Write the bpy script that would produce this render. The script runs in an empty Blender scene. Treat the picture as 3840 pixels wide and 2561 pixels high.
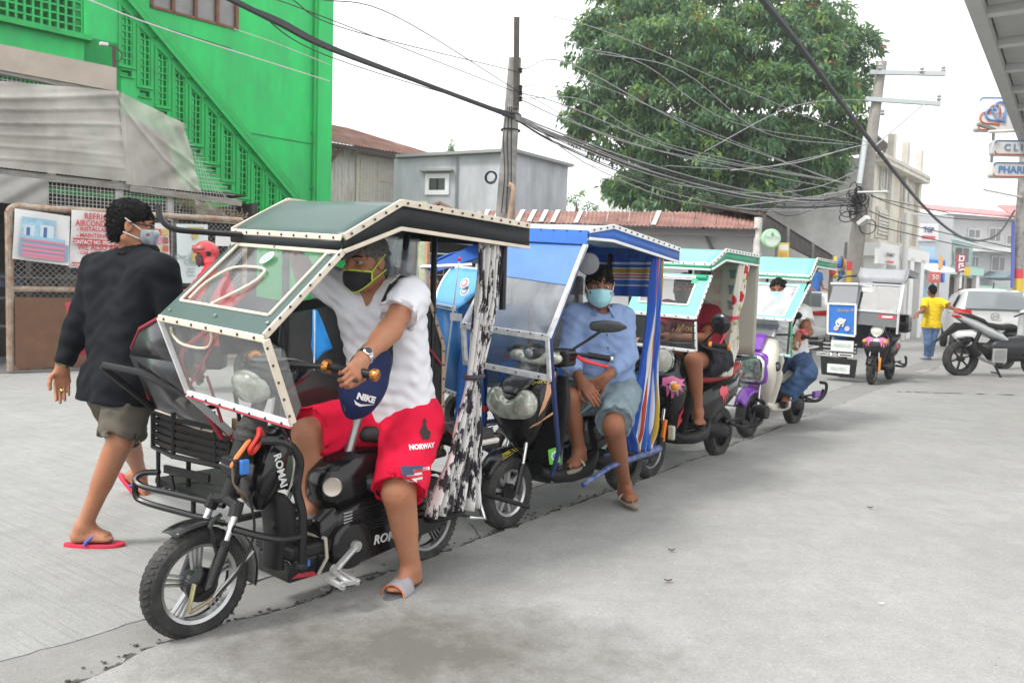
# Street scene: tricycles queuing beside a green building (spaces squeezed to fit the size limit)
import bpy,bmesh,math,random
import numpy as np
from mathutils import Vector,Matrix
R=math.radians
sc=bpy.context.scene
col=sc.collection
F=3000.0;CX,CY=1920.0,1280.5
TH=math.atan(198.5/F);RHO=math.atan(.03);CAMH=1.3
_f=np.array([0,math.cos(TH),-math.sin(TH)]);_d0=np.array([0,-math.sin(TH),-math.cos(TH)]);_r0=np.array([1.,0,0])
_R=math.cos(RHO)*_r0-math.sin(RHO)*_d0
_D=math.sin(RHO)*_r0+math.cos(RHO)*_d0
CAM=np.array([0,0,CAMH])
cd=bpy.data.cameras.new('camera');cam=bpy.data.objects.new('camera',cd);col.objects.link(cam)
cd.sensor_width=36;cd.lens=F/3840*36;cd.clip_start=.05;cd.clip_end=2000
cam.matrix_world=Matrix(((_R[0],-_D[0],-_f[0],0),(_R[1],-_D[1],-_f[1],0),(_R[2],-_D[2],-_f[2],CAMH),(0,0,0,1)))
cd.dof.use_dof=True;cd.dof.focus_distance=4.0;cd.dof.aperture_fstop=7
sc.camera=cam
SUN_EL,SUN_ROT=50,236
w=bpy.data.worlds.new('World');sc.world=w;w.use_nodes=True
nt=w.node_tree;nt.nodes.clear()
sky=nt.nodes.new('ShaderNodeTexSky');sky.sky_type='NISHITA';sky.sun_disc=False
sky.sun_elevation=R(SUN_EL);sky.sun_rotation=R(SUN_ROT);sky.dust_density=4;sky.air_density=1
hs=nt.nodes.new('ShaderNodeHueSaturation');hs.inputs['Saturation'].default_value=.12
mx=nt.nodes.new('ShaderNodeMix');mx.data_type='RGBA';mx.inputs[0].default_value=.72
mx.inputs[7].default_value=(12.6,12.75,12.9,1)
bg=nt.nodes.new('ShaderNodeBackground');bg.inputs[1].default_value=.085
out=nt.nodes.new('ShaderNodeOutputWorld')
nt.links.new(sky.outputs[0],hs.inputs['Color']);nt.links.new(hs.outputs[0],mx.inputs[6]);nt.links.new(mx.outputs[2],bg.inputs[0]);nt.links.new(bg.outputs[0],out.inputs[0])
sl=bpy.data.lights.new('sun','SUN');sl.energy=1.5;sl.angle=R(12);sl.color=(1,.97,.93)
sun=bpy.data.objects.new('sun',sl);col.objects.link(sun);sun.location=(0,0,30)
_a=R(SUN_ROT)
sun.rotation_euler=Vector((-math.sin(_a)*math.cos(R(SUN_EL)),-math.cos(_a)*math.cos(R(SUN_EL)),-math.sin(R(SUN_EL)))).to_track_quat('-Z','Y').to_euler()
sc.view_settings.view_transform='Standard';sc.view_settings.look='None';sc.view_settings.exposure=1.06;sc.view_settings.gamma=1
sc.view_settings.use_curve_mapping=False
sc.render.engine='CYCLES'
sc.cycles.max_bounces=8;sc.cycles.transparent_max_bounces=16;sc.cycles.diffuse_bounces=3;sc.cycles.glossy_bounces=3
sc.cycles.use_denoising=True;sc.cycles.caustics_reflective=False;sc.cycles.caustics_refractive=False
def ray(px,py):return _f+_R*((px-CX)/F)+_D*((py-CY)/F)
def gnd(px,py,z=0):
 d=ray(px,py);return CAM+d*((z-CAMH)/d[2])
def at(px,py,Y):
 d=ray(px,py);return CAM+d*(Y/d[1])
class Fr:
 """upright frame: origin on the ground, x axis along the compass angle rz"""
 def __init__(s,o,rz):
  s.o=np.array([o[0],o[1],o[2]if len(o)>2 else 0.]);s.rz=rz
  s.x=np.array([math.cos(rz),math.sin(rz),0]);s.y=np.array([-math.sin(rz),math.cos(rz),0]);s.z=np.array([0,0,1.])
 def loc(s,p):
  q=np.asarray(p,float)-s.o;return np.array([q@s.x,q@s.y,q@s.z])
 def w(s,l):return s.o+s.x*l[0]+s.y*l[1]+s.z*l[2]
 def _on(s,px,py,P,N):
  d=ray(px,py);return s.loc(CAM+d*(((P-CAM)@N)/(d@N)))
 def Y(s,px,py,c=0):return s._on(px,py,s.w((0,c,0)),s.y)
 def X(s,px,py,c=0):return s._on(px,py,s.w((c,0,0)),s.x)
 def Z(s,px,py,c=0):return s._on(px,py,s.w((0,0,c)),s.z)
def veh(o,a):
 a=R(a);return Fr(o,math.atan2(-math.cos(a),-math.sin(a)))
def wallfr(o,a):
 a=R(a);return Fr(o,math.atan2(math.cos(a),math.sin(a)))
MATS={}
def M(name,c,rough=.55,metal=0,var=.0,scale=4.,fold=0,bump=0,bscale=60.,coat=0,dirt=None,dscale=2.5,damt=.5,emit=0,sss=0,stretch=None,spec=.5,trans=0):
 if name in MATS:return MATS[name]
 m=bpy.data.materials.new(name);m.use_nodes=True;n=m.node_tree.nodes;L=m.node_tree.links
 b=n['Principled BSDF'];b.inputs['Base Color'].default_value=(*c,1);b.inputs['Roughness'].default_value=rough
 b.inputs['Metallic'].default_value=metal;b.inputs['Specular IOR Level'].default_value=spec
 if coat:b.inputs['Coat Weight'].default_value=coat;b.inputs['Coat Roughness'].default_value=.08
 if sss:b.inputs['Subsurface Weight'].default_value=sss;b.inputs['Subsurface Radius'].default_value=(.012,.005,.003);b.inputs['Subsurface Scale'].default_value=1
 if emit:b.inputs['Emission Color'].default_value=(*c,1);b.inputs['Emission Strength'].default_value=emit
 if var or bump or dirt or fold:
  tc=n.new('ShaderNodeTexCoord');src=tc.outputs['Object']
  if stretch:
   mp=n.new('ShaderNodeMapping');mp.inputs['Scale'].default_value=stretch;L.new(src,mp.inputs[0]);src=mp.outputs[0]
 cur=None
 if var:
  t=n.new('ShaderNodeTexNoise');t.inputs['Scale'].default_value=scale;t.inputs['Detail'].default_value=6;t.inputs['Roughness'].default_value=.65;L.new(src,t.inputs['Vector'])
  r=n.new('ShaderNodeValToRGB');r.color_ramp.elements[0].position=.3;r.color_ramp.elements[1].position=.7
  r.color_ramp.elements[0].color=(*[max(0,x*(1-var))for x in c],1);r.color_ramp.elements[1].color=(*[min(1,x*(1+var))for x in c],1)
  L.new(t.outputs[0],r.inputs[0]);cur=r.outputs[0]
 if dirt:
  t2=n.new('ShaderNodeTexNoise');t2.inputs['Scale'].default_value=dscale;t2.inputs['Detail'].default_value=8;t2.inputs['Roughness'].default_value=.7;L.new(src,t2.inputs['Vector'])
  r2=n.new('ShaderNodeValToRGB');r2.color_ramp.elements[0].position=.5-damt*.2;r2.color_ramp.elements[1].position=.78-damt*.2
  L.new(t2.outputs[0],r2.inputs[0])
  k=n.new('ShaderNodeMix');k.data_type='RGBA';k.inputs[7].default_value=(*dirt,1)
  if cur:L.new(cur,k.inputs[6])
  else:k.inputs[6].default_value=(*c,1)
  L.new(r2.outputs[0],k.inputs[0]);cur=k.outputs[2]
 if cur:L.new(cur,b.inputs['Base Color'])
 if bump:
  t3=n.new('ShaderNodeTexNoise');t3.inputs['Scale'].default_value=bscale;t3.inputs['Detail'].default_value=5;L.new(src,t3.inputs['Vector'])
  bp=n.new('ShaderNodeBump');bp.inputs['Strength'].default_value=bump;bp.inputs['Distance'].default_value=.01;L.new(t3.outputs[0],bp.inputs['Height']);L.new(bp.outputs[0],b.inputs['Normal'])
 if fold:
  t4=n.new('ShaderNodeTexNoise');t4.noise_type='RIDGED_MULTIFRACTAL';t4.inputs['Scale'].default_value=4.5;t4.inputs['Detail'].default_value=3.5;t4.inputs['Distortion'].default_value=1.3;L.new(src,t4.inputs['Vector']);b2=n.new('ShaderNodeBump');b2.inputs['Strength'].default_value=fold;b2.inputs['Distance'].default_value=.03;L.new(t4.outputs[0],b2.inputs['Height'])
  if bump:L.new(bp.outputs[0],b2.inputs['Normal'])
  L.new(b2.outputs[0],b.inputs['Normal'])
 MATS[name]=m;return m
def film(name,haze=.12,hc=(.8,.82,.83),refl=1.,scale=3.,lo=.3,hi=.8,rough=.06):
 """clear plastic sheet: see-through, a sheen at grazing angles, cloudy scuffs"""
 if name in MATS:return MATS[name]
 m=bpy.data.materials.new(name);m.use_nodes=True;n=m.node_tree.nodes;L=m.node_tree.links;n.clear()
 o=n.new('ShaderNodeOutputMaterial');tr=n.new('ShaderNodeBsdfTransparent');tr.inputs[0].default_value=(.97,.985,.98,1)
 gl=n.new('ShaderNodeBsdfGlossy');gl.inputs['Roughness'].default_value=rough
 df=n.new('ShaderNodeBsdfDiffuse');df.inputs[0].default_value=(*hc,1);tl=n.new('ShaderNodeBsdfTranslucent');tl.inputs[0].default_value=(*hc,1)
 dd=n.new('ShaderNodeMixShader');dd.inputs[0].default_value=.5;L.new(df.outputs[0],dd.inputs[1]);L.new(tl.outputs[0],dd.inputs[2])
 fr=n.new('ShaderNodeLayerWeight');fr.inputs[0].default_value=.5;pw=n.new('ShaderNodeMath');pw.operation='POWER';pw.inputs[1].default_value=4;L.new(fr.outputs['Facing'],pw.inputs[0]);mu=n.new('ShaderNodeMath');mu.operation='MULTIPLY_ADD';mu.inputs[1].default_value=.5*refl;mu.inputs[2].default_value=.04*refl;L.new(pw.outputs[0],mu.inputs[0])
 tc=n.new('ShaderNodeTexCoord');t=n.new('ShaderNodeTexNoise');t.inputs['Scale'].default_value=scale;t.inputs['Detail'].default_value=4;t.inputs['Distortion'].default_value=1.2;L.new(tc.outputs['Object'],t.inputs['Vector'])
 mr=n.new('ShaderNodeMapRange');mr.inputs[1].default_value=lo;mr.inputs[2].default_value=hi;mr.inputs[3].default_value=haze*.4;mr.inputs[4].default_value=haze*1.7;L.new(t.outputs[0],mr.inputs[0])
 m1=n.new('ShaderNodeMixShader');L.new(mr.outputs[0],m1.inputs[0]);L.new(tr.outputs[0],m1.inputs[1]);L.new(dd.outputs[0],m1.inputs[2])
 m2=n.new('ShaderNodeMixShader');L.new(mu.outputs[0],m2.inputs[0]);L.new(m1.outputs[0],m2.inputs[1]);L.new(gl.outputs[0],m2.inputs[2]);L.new(m2.outputs[0],o.inputs[0])
 MATS[name]=m;return m
def _basis(d,up=(0,0,1)):
 d=np.asarray(d,float);d=d/(np.linalg.norm(d)+1e-12);u=np.asarray(up,float)
 if abs(d@u)>.97*np.linalg.norm(u):u=np.array([1.,0,0])if abs(d[0])<.9 else np.array([0,1.,0])
 a=np.cross(u,d);a/=np.linalg.norm(a);b=np.cross(d,a);return d,a,b
class MB:
 def __init__(s):s.v=[];s.f=[];s.mi=[];s.cur=0
 def add(s,vs,fs):
  o=len(s.v);s.v+=[tuple(map(float,p))for p in vs];s.f+=[tuple(i+o for i in q)for q in fs];s.mi+=[s.cur]*len(fs);return s
 def box(s,c,d,rz=0,Mx=None):
  x,y,z=[k/2 for k in d];P=[(-x,-y,-z),(x,-y,-z),(x,y,-z),(-x,y,-z),(-x,-y,z),(x,-y,z),(x,y,z),(-x,y,z)]
  if Mx is not None:P=[np.asarray(Mx)@np.array(p)for p in P]
  elif rz:k,q=math.cos(rz),math.sin(rz);P=[(p[0]*k-p[1]*q,p[0]*q+p[1]*k,p[2])for p in P]
  return s.add([np.add(p,c)for p in P],[(0,3,2,1),(4,5,6,7),(0,1,5,4),(1,2,6,5),(2,3,7,6),(3,0,4,7)])
 def bar(s,p,q,wd,ht,up=(0,0,1)):
  d,a,b=_basis(np.subtract(q,p),up);P=[]
  for e in(p,q):
   for sx,sz in((-1,-1),(1,-1),(1,1),(-1,1)):P.append(np.asarray(e)+a*sx*wd/2+b*sz*ht/2)
  return s.add(P,[(0,3,2,1),(4,5,6,7),(0,1,5,4),(1,2,6,5),(2,3,7,6),(3,0,4,7)])
 def tube(s,pts,r,n=8,close=False,caps=True):
  P=[np.asarray(p,float)for p in pts];k=len(P);rs=r if hasattr(r,'__len__')else[r]*k;rings=[]
  a0=None
  for i in range(k):
   if close:d=P[(i+1)%k]-P[i-1]
   else:d=P[min(i+1,k-1)]-P[max(i-1,0)]
   d=d/(np.linalg.norm(d)+1e-12)
   if a0 is None:_,a,b=_basis(d)
   else:
    a=a0-d*(a0@d);nn=np.linalg.norm(a)
    if nn<1e-6:_,a,b=_basis(d)
    else:a=a/nn
    b=np.cross(d,a)
   a0=a
   rings.append([P[i]+(a*math.cos(t)+b*math.sin(t))*rs[i]for t in np.linspace(0,2*math.pi,n,endpoint=False)])
  return s.loft(rings,caps and not close,close)
 def loft(s,rings,caps=True,close=False):
  n=len(rings[0]);k=len(rings);V=[p for r in rings for p in r];Fc=[]
  for i in range(k if close else k-1):
   j=(i+1)%k
   for t in range(n):u=(t+1)%n;Fc.append((i*n+t,i*n+u,j*n+u,j*n+t))
  if caps:Fc.append(tuple(reversed(range(n))));Fc.append(tuple(range((k-1)*n,k*n)))
  return s.add(V,Fc)
 def cyl(s,p,q,r,r2=None,n=16):return s.tube([p,q],[r,r if r2 is None else r2],n)
 def sheet(s,G):
  h=len(G);wd=len(G[0]);V=[p for r in G for p in r]
  return s.add(V,[(i*wd+j,i*wd+j+1,(i+1)*wd+j+1,(i+1)*wd+j)for i in range(h-1)for j in range(wd-1)])
 def prism(s,poly,t0,t1,ax='y'):
  n=len(poly)
  def mk(p,t):return{'y':(p[0],t,p[1]),'x':(t,p[0],p[1]),'z':(p[0],p[1],t)}[ax]
  V=[mk(p,t0)for p in poly]+[mk(p,t1)for p in poly]
  return s.add(V,[tuple(range(n)),tuple(reversed(range(n,2*n)))]+[(i,i+n,(i+1)%n+n,(i+1)%n)for i in range(n)])
 def slab(s,P,off):
  n=len(P);return s.add(list(P)+[np.add(p,off)for p in P],[tuple(range(n)),tuple(reversed(range(n,2*n)))]+[(i,i+n,(i+1)%n+n,(i+1)%n)for i in range(n)])
 def lathe(s,prof,o,ax,n=24,caps=True):
  d,a,b=_basis(ax);rings=[[np.asarray(o)+d*h+(a*math.cos(t)+b*math.sin(t))*max(r,1e-4)for t in np.linspace(0,2*math.pi,n,endpoint=False)]for r,h in prof]
  return s.loft(rings,caps)
 def torus(s,c,ax,Rr,r,n=40,m=8,sq=1.):
  d,a,b=_basis(ax);rings=[]
  for t in np.linspace(0,2*math.pi,n,endpoint=False):
   e=a*math.cos(t)+b*math.sin(t)
   rings.append([np.asarray(c)+e*(Rr+r*math.cos(u))+d*r*sq*math.sin(u)for u in np.linspace(0,2*math.pi,m,endpoint=False)])
  return s.loft(rings,False,True)
 def ell(s,c,r,n=16,m=10,Mx=None):
  rings=[]
  for i in range(m+1):
   ph=-math.pi/2+math.pi*i/m;ring=[]
   for t in np.linspace(0,2*math.pi,n,endpoint=False):
    p=np.array([r[0]*max(math.cos(ph),.02)*math.cos(t),r[1]*max(math.cos(ph),.02)*math.sin(t),r[2]*math.sin(ph)])
    if Mx is not None:p=np.asarray(Mx)@p
    ring.append(np.asarray(c)+p)
   rings.append(ring)
  return s.loft(rings)
def superring(c,u,v,a,b,e=2.6,n=20):
 """closed superellipse ring about c, half sizes a along u and b along v"""
 o=[]
 for t in np.linspace(0,2*math.pi,n,endpoint=False):
  x,y=math.cos(t),math.sin(t)
  o.append(np.asarray(c,float)+np.asarray(u,float)*a*math.copysign(abs(x)**(2/e),x)+np.asarray(v,float)*b*math.copysign(abs(y)**(2/e),y))
 return o
def tag(o,label=None,cat=None,group=None,kind=None):
 if label:o['label']=label
 if cat:o['category']=cat
 if group:o['group']=group
 if kind:o['kind']=kind
 return o
def thing(name,label,cat,fr=None,base=(0,0,0),group=None):
 o=bpy.data.objects.new(name,None);col.objects.link(o);o.empty_display_size=.2
 fr=fr or Fr((0,0),0);p=fr.w(base);o.location=p;o.rotation_euler=(0,0,fr.rz)
 tag(o,label,cat,group);INFO[o]=(fr,np.asarray(base,float));return o
INFO={}
def obj(name,mb,mat,parent=None,smooth=35,bevel=0,seg=2,solid=0,world=False,sub=0,label=None,kind=None):
 """link a builder's mesh as one object; coordinates are those of the thing's frame (or the world)"""
 me=bpy.data.meshes.new(name);V=np.array(mb.v,float).reshape(-1,3);root=parent
 while root is not None and root not in INFO:root=root.parent
 if root is not None:
  fr,base=INFO[root]
  if world:V=np.stack([(V-fr.o)@fr.x,(V-fr.o)@fr.y,(V-fr.o)@fr.z],1)
  V=V-base
 me.from_pydata(V.tolist(),[],mb.f);me.update()
 mats=mat if isinstance(mat,(list,tuple))else[mat]
 for m in mats:me.materials.append(m)
 if len(mats)>1:me.polygons.foreach_set('material_index',mb.mi)
 if smooth:
  me.polygons.foreach_set('use_smooth',[True]*len(me.polygons))
  if smooth<180:me.set_sharp_from_angle(angle=R(smooth))
 o=bpy.data.objects.new(name,me);col.objects.link(o)
 if parent is not None:o.parent=parent
 if solid:k=o.modifiers.new('thick','SOLIDIFY');k.thickness=solid;k.offset=0
 if bevel:k=o.modifiers.new('bevel','BEVEL');k.width=bevel;k.segments=seg;k.limit_method='ANGLE';k.angle_limit=R(40)
 if sub:k=o.modifiers.new('sub','SUBSURF');k.levels=sub;k.render_levels=sub
 tag(o,label,None,None,kind);return o
def share(name,src,parent,pos=(0,0,0),rot=(0,0,0),scale=(1,1,1),mat=None):
 """another object with the same mesh, placed in its parent's coordinates"""
 o=src.copy();o.name=name;col.objects.link(o);o.parent=parent;o.location=pos;o.rotation_euler=rot;o.scale=scale;return o
def copy_tree(o,parent=None):
 c=o.copy();col.objects.link(c);c.parent=parent
 for ch in list(o.children):copy_tree(ch,c)
 return c
def text(name,s,size,mat,parent,o,xd,up,align='CENTER',ext=.001,world=False,bold=0,sx=1,shear=0):
 cu=bpy.data.curves.new(name,'FONT');cu.body=s;cu.size=size;cu.align_x=align;cu.align_y='CENTER';cu.extrude=ext;cu.offset=bold;cu.shear=shear;cu.resolution_u=2
 tmp=bpy.data.objects.new('tmp',cu);me=bpy.data.meshes.new_from_object(tmp);bpy.data.objects.remove(tmp);me.name=name;me.materials.clear();me.materials.append(mat)
 ob=bpy.data.objects.new(name,me);col.objects.link(ob)
 x=Vector(xd).normalized();u=Vector(up);u=(u-x*u.dot(x)).normalized();z=x.cross(u)
 o=np.asarray(o,float);root=parent
 while root is not None and root not in INFO:root=root.parent
 mt=Matrix((x,u,z)).transposed()
 if root is not None:
  fr,base=INFO[root]
  if world:o=fr.loc(o);mt=Matrix.Rotation(-fr.rz,3,'Z')@mt
  o=o-base
 ob.matrix_local=Matrix.Translation(Vector(o))@mt.to_4x4()@Matrix.Diagonal((sx,1,1,1))
 if parent is not None:
  ob.parent=parent
 return ob
def catenary(p,q,sag,n=14):
 p,q=np.asarray(p,float),np.asarray(q,float);return[p+(q-p)*t-np.array([0,0,4*sag*t*(1-t)])for t in np.linspace(0,1,n)]
def spline(pts,n=8):
 """Catmull-Rom through the points"""
 P=[np.asarray(p,float)for p in pts];P=[2*P[0]-P[1]]+P+[2*P[-1]-P[-2]];o=[]
 for i in range(1,len(P)-2):
  for t in np.linspace(0,1,n,endpoint=False):
   a,b,c,d=P[i-1:i+3];o.append(.5*(2*b+(c-a)*t+(2*a-5*b+4*c-d)*t*t+(3*b-a-3*c+d)*t**3))
 o.append(P[-2]);return o
class SDF:
 def __init__(s):s.p=[]
 def cap(s,a,b,ra,rb=None,k=.02,op=1):s.p.append(('c',np.asarray(a,float),np.asarray(b,float),ra,ra if rb is None else rb,k,op));return s
 def cone(s,a,b,ra,rb=None,k=.02,op=1):s.p.append(('f',np.asarray(a,float),np.asarray(b,float),ra,ra if rb is None else rb,k,op));return s
 def ell(s,c,r,k=.02,Mx=None,op=1):s.p.append(('e',np.asarray(c,float),np.asarray(r,float),None if Mx is None else np.asarray(Mx,float),0,k,op));return s
 def box(s,c,h,rd=.01,Mx=None,k=.02,op=1):s.p.append(('b',np.asarray(c,float),np.asarray(h,float),None if Mx is None else np.asarray(Mx,float),rd,k,op));return s
 def chain(s,pts,rs,k=.02):
  for i in range(len(pts)-1):s.cap(pts[i],pts[i+1],rs[i],rs[i+1],k)
  return s
 def _bb(s,q):
  if q[0]in 'cf':r=max(q[3],q[4]);return np.minimum(q[1],q[2])-r,np.maximum(q[1],q[2])+r
  r=np.linalg.norm(q[2])if q[3]is not None else q[2];return q[1]-r,q[1]+r
 def mesh(s,h,mb,wr=0,wf=18.,seed=0):
  lo=np.min([s._bb(q)[0]for q in s.p if q[6]>0],0)-2.5*h;hi=np.max([s._bb(q)[1]for q in s.p if q[6]>0],0)+2.5*h
  n=np.ceil((hi-lo)/h).astype(int)+1;Fd=np.full(n,1.,np.float32)
  ax=[lo[i]+h*np.arange(n[i])for i in range(3)]
  for q in s.p:
   k=q[5];b0,b1=s._bb(q);m=k+3*h+.02
   i0=np.clip(np.floor((b0-m-lo)/h).astype(int),0,n);i1=np.clip(np.ceil((b1+m-lo)/h).astype(int)+1,0,n)
   if(i1<=i0).any():continue
   X,Y,Z=np.meshgrid(*[ax[i][i0[i]:i1[i]]for i in range(3)],indexing='ij')
   if q[0]in 'cf':
    a,b,ra,rb=q[1:5];ab=b-a;L2=ab@ab+1e-12
    t=((X-a[0])*ab[0]+(Y-a[1])*ab[1]+(Z-a[2])*ab[2])/L2;tc=np.clip(t,0,1)
    d=np.sqrt((X-a[0]-tc*ab[0])**2+(Y-a[1]-tc*ab[1])**2+(Z-a[2]-tc*ab[2])**2)-(ra+(rb-ra)*tc)
    if q[0]=='f':L=math.sqrt(L2);d=np.maximum(d,np.maximum(-t,t-1)*L)
   else:
    c=q[1];x,y,z=X-c[0],Y-c[1],Z-c[2]
    if q[3]is not None:m_=q[3];x,y,z=(m_[0,0]*x+m_[1,0]*y+m_[2,0]*z,m_[0,1]*x+m_[1,1]*y+m_[2,1]*z,m_[0,2]*x+m_[1,2]*y+m_[2,2]*z)
    if q[0]=='e':
     r=q[2];k0=np.sqrt((x/r[0])**2+(y/r[1])**2+(z/r[2])**2);k1=np.sqrt((x/r[0]**2)**2+(y/r[1]**2)**2+(z/r[2]**2)**2)+1e-9;d=k0*(k0-1)/k1
    else:
     r=q[2];rd=q[4];ex,ey,ez=np.abs(x)-r[0]+rd,np.abs(y)-r[1]+rd,np.abs(z)-r[2]+rd
     d=np.sqrt(np.maximum(ex,0)**2+np.maximum(ey,0)**2+np.maximum(ez,0)**2)+np.minimum(np.maximum(ex,np.maximum(ey,ez)),0)-rd
   S=Fd[i0[0]:i1[0],i0[1]:i1[1],i0[2]:i1[2]];d=d.astype(np.float32)
   if q[6]>0:
    hh=np.clip(.5+.5*(S-d)/k,0,1)if k>0 else(S>d).astype(np.float32)
    S[:]=S*(1-hh)+d*hh-k*hh*(1-hh)
   else:
    hh=np.clip(.5-.5*(S+d)/k,0,1);S[:]=S*(1-hh)+(-d)*hh+k*hh*(1-hh)
  if wr:
   X,Y,Z=np.meshgrid(*ax,indexing='ij',sparse=True);w_=wf*(2.3 if wf<30 else 1)
   Fd+=(wr*(np.sin(w_*(X+.6*Z)+2.1*np.sin(w_*.53*(Y+Z)+seed))*np.sin(w_*.7*(Y-.5*Z+.4*X)+1.7*np.sin(w_*.41*(X-Z)+1+seed))
    +.5*np.sin(2.3*w_*(Z+.5*Y)+2*np.sin(w_*.9*X+seed)))).astype(np.float32)
  return nets(Fd,lo,h,mb)
def nets(Fd,lo,h,mb):
 n=np.array(Fd.shape);sg=Fd<0;c=n-1
 cnt=np.zeros(c,np.int8)
 for i in(0,1):
  for j in(0,1):
   for k in(0,1):cnt+=sg[i:c[0]+i,j:c[1]+j,k:c[2]+k]
 cells=np.argwhere((cnt>0)&(cnt<8));idx=np.full(c,-1,np.int32);idx[tuple(cells.T)]=np.arange(len(cells))
 acc=np.zeros((len(cells),3));num=np.zeros(len(cells));cor=[(i,j,k)for i in(0,1)for j in(0,1)for k in(0,1)]
 val={q:Fd[tuple((cells+q).T)]for q in cor}
 for a in cor:
  for ax in range(3):
   if a[ax]:continue
   b=list(a);b[ax]=1;va,vb=val[a],val[tuple(b)];mk=(va<0)!=(vb<0);t=np.where(mk,va/np.where(mk,va-vb,1),0)
   p=np.tile(np.array(a,float),(len(cells),1));p[:,ax]=t;acc+=p*mk[:,None];num+=mk
 V=lo+h*(cells+acc/num[:,None]);Q=[]
 for ax in range(3):
  b,c2=(ax+1)%3,(ax+2)%3
  s0=[slice(1,-1)]*3;s0[ax]=slice(0,-1);s1=[slice(1,-1)]*3;s1[ax]=slice(1,None)
  A,B=sg[tuple(s0)],sg[tuple(s1)];e=np.argwhere(A!=B)
  if not len(e):continue
  fl=A[tuple(e.T)];e=e+1;e[:,ax]-=1
  def g(db,dc):q=e.copy();q[:,b]-=db;q[:,c2]-=dc;return idx[tuple(q.T)]
  q4=np.stack([g(1,1),g(0,1),g(0,0),g(1,0)],1);q4[~fl]=q4[~fl][:,::-1];Q.append(q4)
 if Q:mb.add(V,np.concatenate(Q).tolist())
 return mb
def concrete(name,c,broom=False,stain=False):
 m=bpy.data.materials.new(name);m.use_nodes=True;n=m.node_tree.nodes;L=m.node_tree.links;b=n['Principled BSDF'];b.inputs['Roughness'].default_value=.88;b.inputs['Specular IOR Level'].default_value=.25
 tc=n.new('ShaderNodeTexCoord');V=tc.outputs['Object']
 def noise(sc_,det=8,rg=.65,st=None,dist=0):
  t=n.new('ShaderNodeTexNoise');t.inputs['Scale'].default_value=sc_;t.inputs['Detail'].default_value=det;t.inputs['Roughness'].default_value=rg;t.inputs['Distortion'].default_value=dist
  if st:
   mp=n.new('ShaderNodeMapping');mp.vector_type='TEXTURE';mp.inputs['Rotation'].default_value=(0,0,st[0]);mp.inputs['Scale'].default_value=[1/q_ for q_ in st[1]];L.new(V,mp.inputs[0]);L.new(mp.outputs[0],t.inputs[0])
  else:L.new(V,t.inputs[0])
  return t.outputs[0]
 def ramp(x,lo,hi,a=0,z=1):
  r=n.new('ShaderNodeMapRange');r.inputs[1].default_value=lo;r.inputs[2].default_value=hi;r.inputs[3].default_value=a;r.inputs[4].default_value=z;L.new(x,r.inputs[0]);return r.outputs[0]
 def mix(fac,a,bb):
  k=n.new('ShaderNodeMix');k.data_type='RGBA'
  if hasattr(fac,'links'):L.new(fac,k.inputs[0])
  else:k.inputs[0].default_value=fac
  for i,q in((6,a),(7,bb)):
   if hasattr(q,'links'):L.new(q,k.inputs[i])
   else:k.inputs[i].default_value=(*q,1)
  return k.outputs[2]
 base=mix(ramp(noise(.9,6),.3,.7),[x*.86 for x in c],[x*1.1 for x in c])
 base=mix(ramp(noise(5,10,.75),.35,.75,0,.62),base,[x*.62 for x in c]);base=mix(ramp(noise(2.1,12,.8,None,.4),.54,.7,0,.4),base,[x*.66 for x in c])
 base=mix(ramp(noise(14,8,.8,None,.6),.56,.72,0,.42),base,[x*1.28 for x in c])
 base=mix(ramp(noise(150,3,.7),.5,.72,0,.5),base,[x*.42 for x in c]);base=mix(ramp(noise(95,3,.7),.56,.7,0,.4),base,[min(1,x*1.5)for x in c])
 base=mix(ramp(noise(60,4,.7),.6,.72,0,.55),base,[x*.58 for x in c])
 base=mix(ramp(noise(7,7,.7,(R(54),(1,7,1)),.3),.58,.75,0,.38),base,[x*.62 for x in c])
 base=mix(ramp(noise(9,6,.7,(R(20),(.8,10,1))),.6,.75,0,.3),base,[x*.6 for x in c])
 if stain:
  dm=n.new('ShaderNodeVectorMath');dm.operation='DISTANCE';mp=n.new('ShaderNodeMapping');mp.inputs['Scale'].default_value=(.5,1.0,1);L.new(V,mp.inputs[0]);dm.inputs[1].default_value=(-.36*.5,2.74,0);L.new(mp.outputs[0],dm.inputs[0])
  q=ramp(dm.outputs['Value'],.72,.12);ad=n.new('ShaderNodeMath');ad.operation='MULTIPLY_ADD';L.new(noise(4.5,12,.8),ad.inputs[0]);ad.inputs[1].default_value=1.5;ad.inputs[2].default_value=-.85
  ad2=n.new('ShaderNodeMath');ad2.operation='ADD';L.new(q,ad2.inputs[0]);L.new(ad.outputs[0],ad2.inputs[1])
  base=mix(ramp(ad2.outputs[0],.2,.9,0,.85),base,(.1,.093,.078))
  base=mix(ramp(noise(.55,5,.6),.55,.72,0,.35),base,[x*.68 for x in c])
 L.new(base,b.inputs['Base Color'])
 hgt=noise(90,6,.75)
 if broom:
  wv=noise(1,4,.7,(R(54),(46,1.3,1)),.1)
  k=n.new('ShaderNodeMath');k.operation='MULTIPLY_ADD';k.inputs[1].default_value=1.1;L.new(wv,k.inputs[0]);L.new(hgt,k.inputs[2]);hgt=k.outputs[0]
  b2=mix(ramp(wv,.3,.52,.42,0),base,[x*.5 for x in c]);L.new(b2,b.inputs['Base Color'])
 bp=n.new('ShaderNodeBump');bp.inputs['Strength'].default_value=.5;bp.inputs['Distance'].default_value=.004;L.new(hgt,bp.inputs['Height']);L.new(bp.outputs[0],b.inputs['Normal'])
 return m
rnd=random.Random(7)
RD=np.array([math.sin(R(36)),math.cos(R(36)),0]);RN=np.array([-math.cos(R(36)),math.sin(R(36)),0])
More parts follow.
